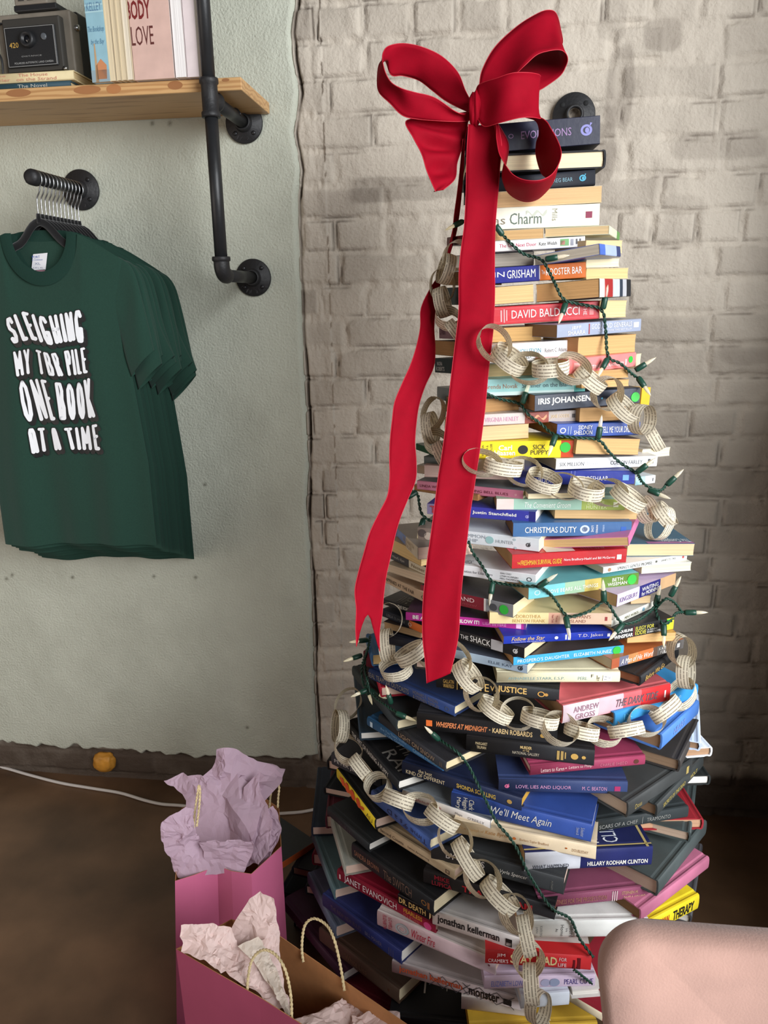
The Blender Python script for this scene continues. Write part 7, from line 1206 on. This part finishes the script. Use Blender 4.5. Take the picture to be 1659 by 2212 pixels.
# knot
bm = bmesh.new(); bmesh.ops.create_icosphere(bm, subdivisions=4, radius=1)
kc = Vector(at(*Z4(852, 815), D_B-0.012))-bo_
for v in bm.verts:
    c = v.co.copy(); f_ = 1+0.10*math.sin(7*c.x+2*c.z)+0.05*math.sin(15*c.x)
    v.co = kc + Vector((c.x*0.011*f_, c.y*0.014*f_, c.z*0.026*(1+.08*math.sin(9*c.x))))
for f in bm.faces: f.smooth = True
obj('knot', from_bm(bm, 'knot'), bow, m_red)
def tail(name, Lp, Rp, depthf, endcut=None, wav=0.0):
    Lp = np.array(Lp, float); Rp = np.array(Rp, float)
    ys = np.linspace(0, 1, 26)
    def res(P, t): return np.array([np.interp(t, np.linspace(0, 1, len(P)), P[:, 0]), np.interp(t, np.linspace(0, 1, len(P)), P[:, 1])])
    yl = np.linspace(Lp[0, 1], Lp[-1, 1], 28); yr = np.linspace(Rp[0, 1], Rp[-1, 1], 28)
    secs = []; dl = []; dr_ = []
    for a, b in zip(yl, yr):
        dl.append(depthf(np.interp(a, Lp[:, 1], Lp[:, 0]), a, 0)); dr_.append(depthf(np.interp(b, Rp[:, 1], Rp[:, 0]), b, 1))
    dl = smooth_list(dl, 4); dr_ = smooth_list(dr_, 4)
    for a, b, p_, q_ in zip(yl, yr, dl, dr_):
        xa = np.interp(a, Lp[:, 1], Lp[:, 0]); xb = np.interp(b, Rp[:, 1], Rp[:, 0])
        secs.append((at(xa, a, p_), at(xb, b, q_)))
    return ribbon(name, secs, 5, 10, 0.001, wav, 1.0)
def fr_depth(x, y, s):
    if y < 330: return D_B-0.012 + (0.004 if s else 0)
    return min(surf(x, y, 0.011, 10), D_B-0.008)
TL = [(1012,268),(1008,330),(1007,400),(1004,480),(993,560),(990,610),(993,650),(986,720),(976,800),(968,870),(958,960),(945,1040),(938,1100),(930,1160),(924,1200),(915,1280),(912,1330),(914,1400),(920,1440),(922,1476)]
TR = [(1076,268),(1084,300),(1077,400),(1070,480),(1068,560),(1069,640),(1065,720),(1055,800),(1048,880),(1038,960),(1026,1040),(1015,1110),(1007,1180),(1000,1240),(994,1300),(991,1360),(989,1395),(978,1425),(972,1455)]
tail('tail', TL, TR, fr_depth, wav=0.003)
def lf_depth(x, y, s):
    c = cone_depth(955, max(y, 480)); h = hit(x, y); v = c-0.03-0.03*sstep(500, 900, y) + (0.012 if s else -0.008)
    if h is not None: v = min(v, h-0.01)
    return float(v if y > 420 else D_B-0.0 + (v-D_B)*sstep(330, 420, y))
L2 = [(1000,300),(990,400),(979,480),(975,540),(960,575),(945,600),(925,630),(910,660),(908,710),(895,770),(872,820),(852,870),(843,940),(841,1000),(842,1040),(835,1080),(812,1120),(795,1160),(782,1210),(767,1260),(766,1290),(770,1320),(768,1360),(770,1397)]
R2 = [(1005,300),(999,400),(990,480),(984,510),(968,560),(958,590),(944,640),(938,690),(937,740),(945,770),(930,810),(910,850),(900,900),(896,960),(900,1010),(897,1040),(878,1085),(860,1130),(850,1170),(840,1220),(830,1260),(828,1300),(824,1340),(818,1375),(820,1407)]
tl_o = tail('tail', L2, R2, lf_depth, wav=0.004)
# swallow-tail cut at the end of the left tail
me = tl_o.data; nwid = 11
nrow = len(me.vertices)//nwid
for i in range(nrow-9, nrow):
    for j in range(nwid):
        w = j/(nwid-1); lim = nrow-1-9*(1-abs(2*w-1))
        if i > lim:
            k0 = int(math.floor(lim)); f_ = lim-k0
            a = me.vertices[k0*nwid+j].co.copy(); b = me.vertices[min(k0+1, nrow-1)*nwid+j].co.copy() if i == nrow-1 or True else a
            me.vertices[i*nwid+j].co = a.lerp(b, f_) if k0+1 < i else a
bmx = bmesh.new(); bmx.from_mesh(me); bmesh.ops.dissolve_degenerate(bmx, dist=1e-5, edges=bmx.edges); bmx.to_mesh(me); bmx.free()
# ============================================================ gift bags with tissue, chair, cord, foam
m_bagpink = mat('pink_bag_paper', (196, 100, 136), 0.6, var=0.06, vscale=10, bump=0.05, bscale=60)
m_bagwine = mat('rose_bag_paper', (168, 74, 104), 0.6, var=0.08, vscale=7, bump=0.05, bscale=60)
m_kraft = mat('kraft_paper', (178, 124, 78), 0.75, var=0.08, vscale=60, bump=0.08, bscale=90)
m_cordp = mat('twisted_paper', (206, 186, 142), 0.75, var=0.2, vscale=1, stretch=(60, 60, 200))
def crumple(bm, amp, sc, seed):
    off = Vector((seed*3.1, seed*1.7, seed*2.3))
    for v in bm.verts:
        p_ = v.co*sc + off
        q = Vector(mnoise.noise_vector(p_)); r_ = mnoise.voronoi(p_*1.3)[0]
        v.co += (q*0.7 + Vector(((r_[1]-r_[0])-0.3,)*3)*1.1)*amp
def tissue(parent, polys, m, amp=0.006, sc=16, seed=1, name='tissue_sheet', base=Vector()):
    for k, P in enumerate(polys):
        pts = [Vector(at(*p_)) - base for p_ in P]
        bm = bmesh.new(); c = sum(pts, Vector())/len(pts)
        vs_ = [bm.verts.new(q) for q in pts]; vc = bm.verts.new(c)
        for i in range(len(vs_)): bm.faces.new((vs_[i], vs_[(i+1) % len(vs_)], vc))
        rg = random.Random(seed*13+k)
        for it_ in range(3):
            bmesh.ops.subdivide_edges(bm, edges=bm.edges, cuts=1, use_grid_fill=True)
            bmesh.ops.triangulate(bm, faces=bm.faces, quad_method='BEAUTY')
            for v in bm.verts:
                if not v.is_boundary: v.co += Vector((rg.uniform(-1, 1), rg.uniform(-1, 1), rg.uniform(-1, 1)))*0.0034/(it_+1)
            bmesh.ops.beautify_fill(bm, faces=bm.faces, edges=bm.edges)
        crumple(bm, amp, sc, seed+k*5); crumple(bm, amp*0.35, sc*2.6, seed+k*3+1)
        for f in bm.faces: f.smooth = False
        me = from_bm(bm, 'tissue'); o = obj(name, me, parent, m)
        md = o.modifiers.new('thickness', 'SOLIDIFY'); md.thickness = 0.0004
def bag(label, rim, bottom, mo, mi_, fold=True, thick=0.0012):
    base = Vector(bottom[0]); root = thing('gift_bag', label, 'gift bag', tuple(base), 'paper gift bags beside the book tree')
    n = len(rim); bm = bmesh.new(); K = 10; G = []
    for i in range(n):
        G.append([bm.verts.new(Vector(rim[i]).lerp(Vector(bottom[i]), k/K)-base) for k in range(K+1)])
    for i in range(n):
        a, b = G[i], G[(i+1) % n]
        for k in range(K): bm.faces.new((a[k], b[k], b[k+1], a[k+1]))
    bm.faces.new([g[-1] for g in G])
    me = from_bm(bm, 'paper_body'); o = obj('paper_body', me, root, [mo, mi_])
    md = o.modifiers.new('thickness', 'SOLIDIFY'); md.thickness = thick; md.offset = -1; md.material_offset = 1; md.material_offset_rim = 1
    return root, base
def handle(root, base, pts):
    bm = bmesh.new(); twisted(bm, [np.array(Vector(q)-base) for q in pts], 0.0016, 0.0012, 0.014, 2); obj('handle', from_bm(bm, 'handle'), root, m_cordp)
# rear pink bag
RZ_ = 0.335
rimpx = [(378,1903),(420,1890),(461,1880),(500,1882),(543,1888),(608,1828),(603,1745),(560,1715),(500,1722),(440,1730),(392,1745)]
rim = [on_z(x, y, RZ_) for x, y in rimpx]
rim[2] = rim[2]+np.array([0.004, 0.012, 0]); 
cen = sum(rim)/len(rim)
bott = []
FL, FR, BR, BL = rim[0], rim[4], rim[5]*.35+rim[6]*.65, rim[10]
for q in rim:
    d = q-cen; bott.append(np.array([cen[0]-0.012+d[0]*1.12, cen[1]-0.01+d[1]*1.08, 0.001]))
rb, rbase = bag('tall pink gift bag stuffed with mauve tissue, farther from the camera', rim, bott, m_bagpink, m_kraft)
m_tm = mat('mauve_tissue', (216, 190, 206), 0.7, transl=0.45, bump=0.1, bscale=200)
dR = 1.50
tissue(rb, [
 [(355,1684,dR+.12),(392,1676,dR+.12),(440,1680,dR+.1),(462,1658,dR+.12),(470,1617,dR+.10),(488,1613,dR+.10),(540,1628,dR+.12),(617,1663,dR+.13),(608,1690,dR+.10),(572,1730,dR+.06),(545,1810,dR+.02),(500,1880,dR+.06),(440,1870,dR+.06),(410,1780,dR+.09),(395,1712,dR+.11)],
 [(402,1742,dR-.02),(416,1752,dR-.02),(428,1790,dR+.0),(436,1832,dR+.01),(500,1830,dR-.02),(545,1818,dR-.03),(551,1822,dR-.03),(545,1850,dR-.015),(528,1885,dR-.005),(462,1886,dR-.01),(396,1897,dR-.01),(374,1875,dR-.01),(368,1850,dR-.02),(350,1810,dR-.025),(346,1790,dR-.03),(352,1770,dR-.03),(372,1755,dR-.03)],
 [(528,1700,dR+.08),(560,1670,dR+.09),(568,1700,dR+.07),(590,1780,dR+.03),(580,1835,dR+.0),(560,1865,dR+.0),(520,1880,dR+.03),(505,1850,dR+.06),(515,1800,dR+.07)],
 [(574,1752,dR+.05),(594,1735,dR+.05),(610,1786,dR+.04),(604,1810,dR+.03),(584,1850,dR+.02),(560,1880,dR+.04),(550,1840,dR+.06),(560,1790,dR+.06)],
], m_tm, 0.007, 17, 2, base=rbase)
h0 = on_z(420, 1790, RZ_+.0)
handle(rb, rbase, [at(418,1800,dR+.03), at(421,1755,dR+.04), at(427,1712,dR+.05), at(430,1695,dR+.055), at(432,1710,dR+.05), at(430,1745,dR+.035), at(425,1785,dR+.01)])
handle(rb, rbase, [at(582,1745,dR+.13), at(585,1715,dR+.13), at(592,1695,dR+.125), at(598,1690,dR+.12), at(603,1700,dR+.11), at(601,1722,dR+.10), at(600,1745,dR+.09)])
# front bag, open and seen from above
FZ = 0.33
rim = [on_z(380,2052,FZ), on_z(640,2207,FZ-.004), on_z(760,2290,FZ), on_z(960,2265,FZ), on_z(880,2211,FZ+.004), on_z(600,2013,FZ+.01), on_z(497,1985,FZ+.004)]
mid = on_z(436, 2022, FZ)
rim = [on_z(380,2050,FZ), on_z(470,2103,FZ), on_z(560,2154,FZ), on_z(650,2212,FZ), on_z(770,2300,FZ), on_z(985,2292,FZ), on_z(880,2212,FZ), on_z(790,2150,FZ+.003), on_z(690,2080,FZ+.002), on_z(600,2018,FZ+.006), on_z(500,1985,FZ)]
cen = sum(rim)/len(rim)
bott = [np.array([cen[0]+(q-cen)[0]*.96-.006, cen[1]+(q-cen)[1]*.96+.005, 0.001]) for q in rim]
fb, fbase = bag('rose pink gift bag with brown paper inside, nearest the camera, holding white-pink tissue', rim, bott, m_bagwine, m_kraft)
m_tw = mat('blush_tissue', (240, 216, 210), 0.65, transl=0.3, bump=0.1, bscale=200); m_tc = mat('cream_tissue', (232, 218, 204), 0.7, transl=0.2, bump=0.1, bscale=200)
dF = 1.30
tissue(fb, [
 [(392,1998,dF-.01),(430,1993,dF-.0),(463,1991,dF+.0),(495,2005,dF+.0),(512,2025,dF+.0),(518,2045,dF+.0),(500,2090,dF-.04),(478,2098,dF-.045),(440,2075,dF-.03),(395,2052,dF-.005)],
 [(504,2010,dF+.03),(520,1970,dF+.03),(540,1940,dF+.03),(562,1925,dF+.03),(588,1945,dF+.02),(597,1975,dF+.02),(603,2010,dF+.02),(606,2060,dF+.0),(616,2120,dF-.02),(630,2185,dF-.05),(590,2170,dF-.04),(540,2110,dF-.02),(510,2060,dF+.0)],
 [(500,2050,dF+.0),(515,2045,dF+.0),(575,2030,dF-.01),(600,2100,dF-.03),(615,2170,dF-.06),(600,2180,dF-.07),(550,2140,dF-.06),(490,2098,dF-.04),(478,2090,dF-.03)],
], m_tw, 0.006, 18, 11, base=fbase)
tissue(fb, [[(514,2044,dF-.014),(560,2022,dF-.006),(575,2040,dF-.01),(600,2100,dF-.04),(632,2190,dF-.09),(622,2194,dF-.09),(585,2130,dF-.055),(550,2075,dF-.03)]], m_tc, 0.003, 18, 31, base=fbase)
tissue(fb, [
 [(640,2192,dF-.09),(700,2182,dF-.07),(740,2150,dF-.05),(765,2170,dF-.05),(800,2165,dF-.05),(850,2185,dF-.06),(905,2240,dF-.09),(900,2290,dF-.13),(800,2310,dF-.16),(700,2290,dF-.16),(650,2230,dF-.12)],
 [(762,2190,dF-.085),(800,2180,dF-.08),(850,2195,dF-.09),(880,2225,dF-.1),(820,2260,dF-.13),(765,2240,dF-.12)],
], m_tw, 0.009, 22, 21, base=fbase)
hp = lambda L_: [at(*q) for q in L_]
def zfix(x, y, z): p_ = on_z(x, y, z); return p_
a0, a1 = on_z(534,2144,FZ-.012), on_z(630,2202,FZ-.012)
ax_ = (a1-a0)
handle(fb, fbase, [a0+ax_*0.0, at(536,2110,depth_of(a0)), at(545,2072,depth_of(a0)-.005), at(568,2052,depth_of(a0)-.015), at(595,2062,depth_of(a0)-.03), at(616,2095,depth_of(a1)-.0), at(628,2150,depth_of(a1)), a1])
b0_, b1_ = on_z(655,2078,FZ-.01), on_z(744,2140,FZ-.01)
handle(fb, fbase, [b0_, at(652,2045,depth_of(b0_)), at(658,2000,depth_of(b0_)-.002), at(678,1984,depth_of(b0_)-.01), at(705,1998,depth_of(b0_)-.025), at(722,2030,depth_of(b1_)+.005), at(735,2085,depth_of(b1_)), b1_])

# pink velvet chair, seen from behind its upholstered back
m_vel = mat('pink_velvet', (168, 134, 122), 0.85, var=0.2, vscale=9, sheen=0.35, bump=0.14, bscale=420, spec=0.15, detail=8)
m_leg = mat('chair_leg', (40, 36, 34), 0.4)
dC = 0.74
cl, ct = at(1284, 2100, dC), at(1450, 2027, dC)
cx0 = float(at(1283, 2120, dC)[0]); cy0 = float(at(1400, 2060, dC)[1]); topz = float(at(1480, 2026, dC)[2]); CWd = 0.45
t = thing('velvet_chair', 'dusty pink velvet chair at the bottom right, only its rounded back in view', 'chair', (cx0+CWd/2, cy0, 0))
def padded(w, h, th, r, n=10, curve=0.0, taper=0.0, puff=0.006):
    """rounded upholstered panel in x-z, thickness along y"""
    out = []
    for cx_, cz_, a0 in ((w/2-r, h-r, 0), (-w/2+r, h-r, PI/2), (-w/2+r*.7, r*.7, PI), (w/2-r*.7, r*.7, 1.5*PI)):
        rr_ = r if cz_ > h/2 else r*.7
        for k in range(n+1): a = a0+PI/2*k/n; out.append((cx_+rr_*math.cos(a), cz_+rr_*math.sin(a)))
    bm = bmesh.new(); m = len(out); c = (0, h/2)
    lay = [(-th/2-puff, 0.0), (-th/2-puff*.9, .4), (-th/2-puff*.5, .8), (-th/2, .955), (-th*.3, .99), (0, 1.0), (th*.3, .99), (th/2, .955), (th/2+puff*.5, .8), (th/2+puff*.9, .4), (th/2+puff, 0.0)]
    rings = []
    def yb(x): return -curve*((2*x/w)**2)
    for y, s in lay:
        if s == 0: rings.append([bm.verts.new((0, y, c[1]))])
        else:
            rg = []
            for x, z in out:
                zz_ = c[1]+(z-c[1])*s; xx_ = x*s*(1-taper*(1-zz_/h)); rg.append(bm.verts.new((xx_, y+yb(xx_), zz_)))
            rings.append(rg)
    for A, Bq in zip(rings, rings[1:]):
        for k in range(m):
            q = []
            for v in (A[k % len(A)], A[(k+1) % len(A)], Bq[(k+1) % len(Bq)], Bq[k % len(Bq)]):
                if v not in q: q.append(v)
            f = bm.faces.new(q); f.smooth = True
    return bm
bm = padded(CWd, topz-0.40, 0.045, 0.046, 14, 0.035, 0.24, 0.006)
bk = obj('backrest', from_bm(bm, 'backrest'), t, m_vel); bk.location = (0, 0, 0.40); bk.rotation_euler = (-0.10, 0, 0)
bk.location = (0, -0.10*(topz-0.40)*-0.0, 0.40)
bm = bmesh.new(); add_box(bm, -0.215, 0.215, -0.46, 0.0, 0.38, 0.47); bevel_all(bm, 0.03, 4)
for f in bm.faces: f.smooth = True
obj('seat', from_bm(bm, 'seat'), t, m_vel)
for sx in (-1, 1):
    for sy in (-0.42, -0.03):
        bm = bmesh.new(); add_tube(bm, [(sx*0.18, sy, 0.385), (sx*0.20, sy+(0.03 if sy > -.2 else -.02), 0.0005)], [0.014, 0.009], 12); obj('leg', from_bm(bm, 'leg'), t, m_leg)

# white extension cord on the floor along the wall
cpx = [(-60,1645),(0,1656),(60,1673),(130,1691),(200,1703),(260,1713),(310,1728),(350,1737),(400,1741),(470,1752),(560,1760),(610,1757),(650,1754),(700,1746),(760,1748),(840,1756)]
pts = [on_z(x, y, 0.0045) for x, y in cpx]; o0 = Vector(pts[0])
bm = bmesh.new(); add_tube(bm, [Vector(q)-o0 for q in catmull(pts, 6)], [0.0048]*(6*(len(pts)-1)+1), 10)
bmesh.ops.scale(bm, vec=(1, 1, .85), verts=bm.verts)
oc = obj('extension_cord', from_bm(bm, 'cord'), None, mat('cord_white', (206, 200, 194), 0.5)); oc.location = o0; tag(oc, 'white electrical cord lying on the dark floor along the wall', 'cord')
# blob of expanding foam filling a hole at the foot of the wall
pf = on_y(226, 1645, WALL_Y+0.002)
bm = bmesh.new(); bmesh.ops.create_icosphere(bm, subdivisions=4, radius=1)
for v in bm.verts:
    c = v.co.copy(); n_ = 1+0.10*mnoise.noise(c*2.2)+0.05*mnoise.noise(c*6)
    sx = 0.034*n_; s4 = lambda q: math.copysign(abs(q)**0.75, q)
    v.co = Vector((s4(c.x)*sx, c.y*0.022*n_, s4(c.z)*0.031*n_))
for f in bm.faces: f.smooth = True
of = obj('expanding_foam', from_bm(bm, 'foam'), None, mat('amber_foam', (204, 142, 52), 0.5, var=0.25, vscale=30, bump=0.2, bscale=80)); of.location = pf
tag(of, 'amber lump of expanding foam plugging the foot of the plaster wall', 'foam patch')
bpy.context.view_layer.update()
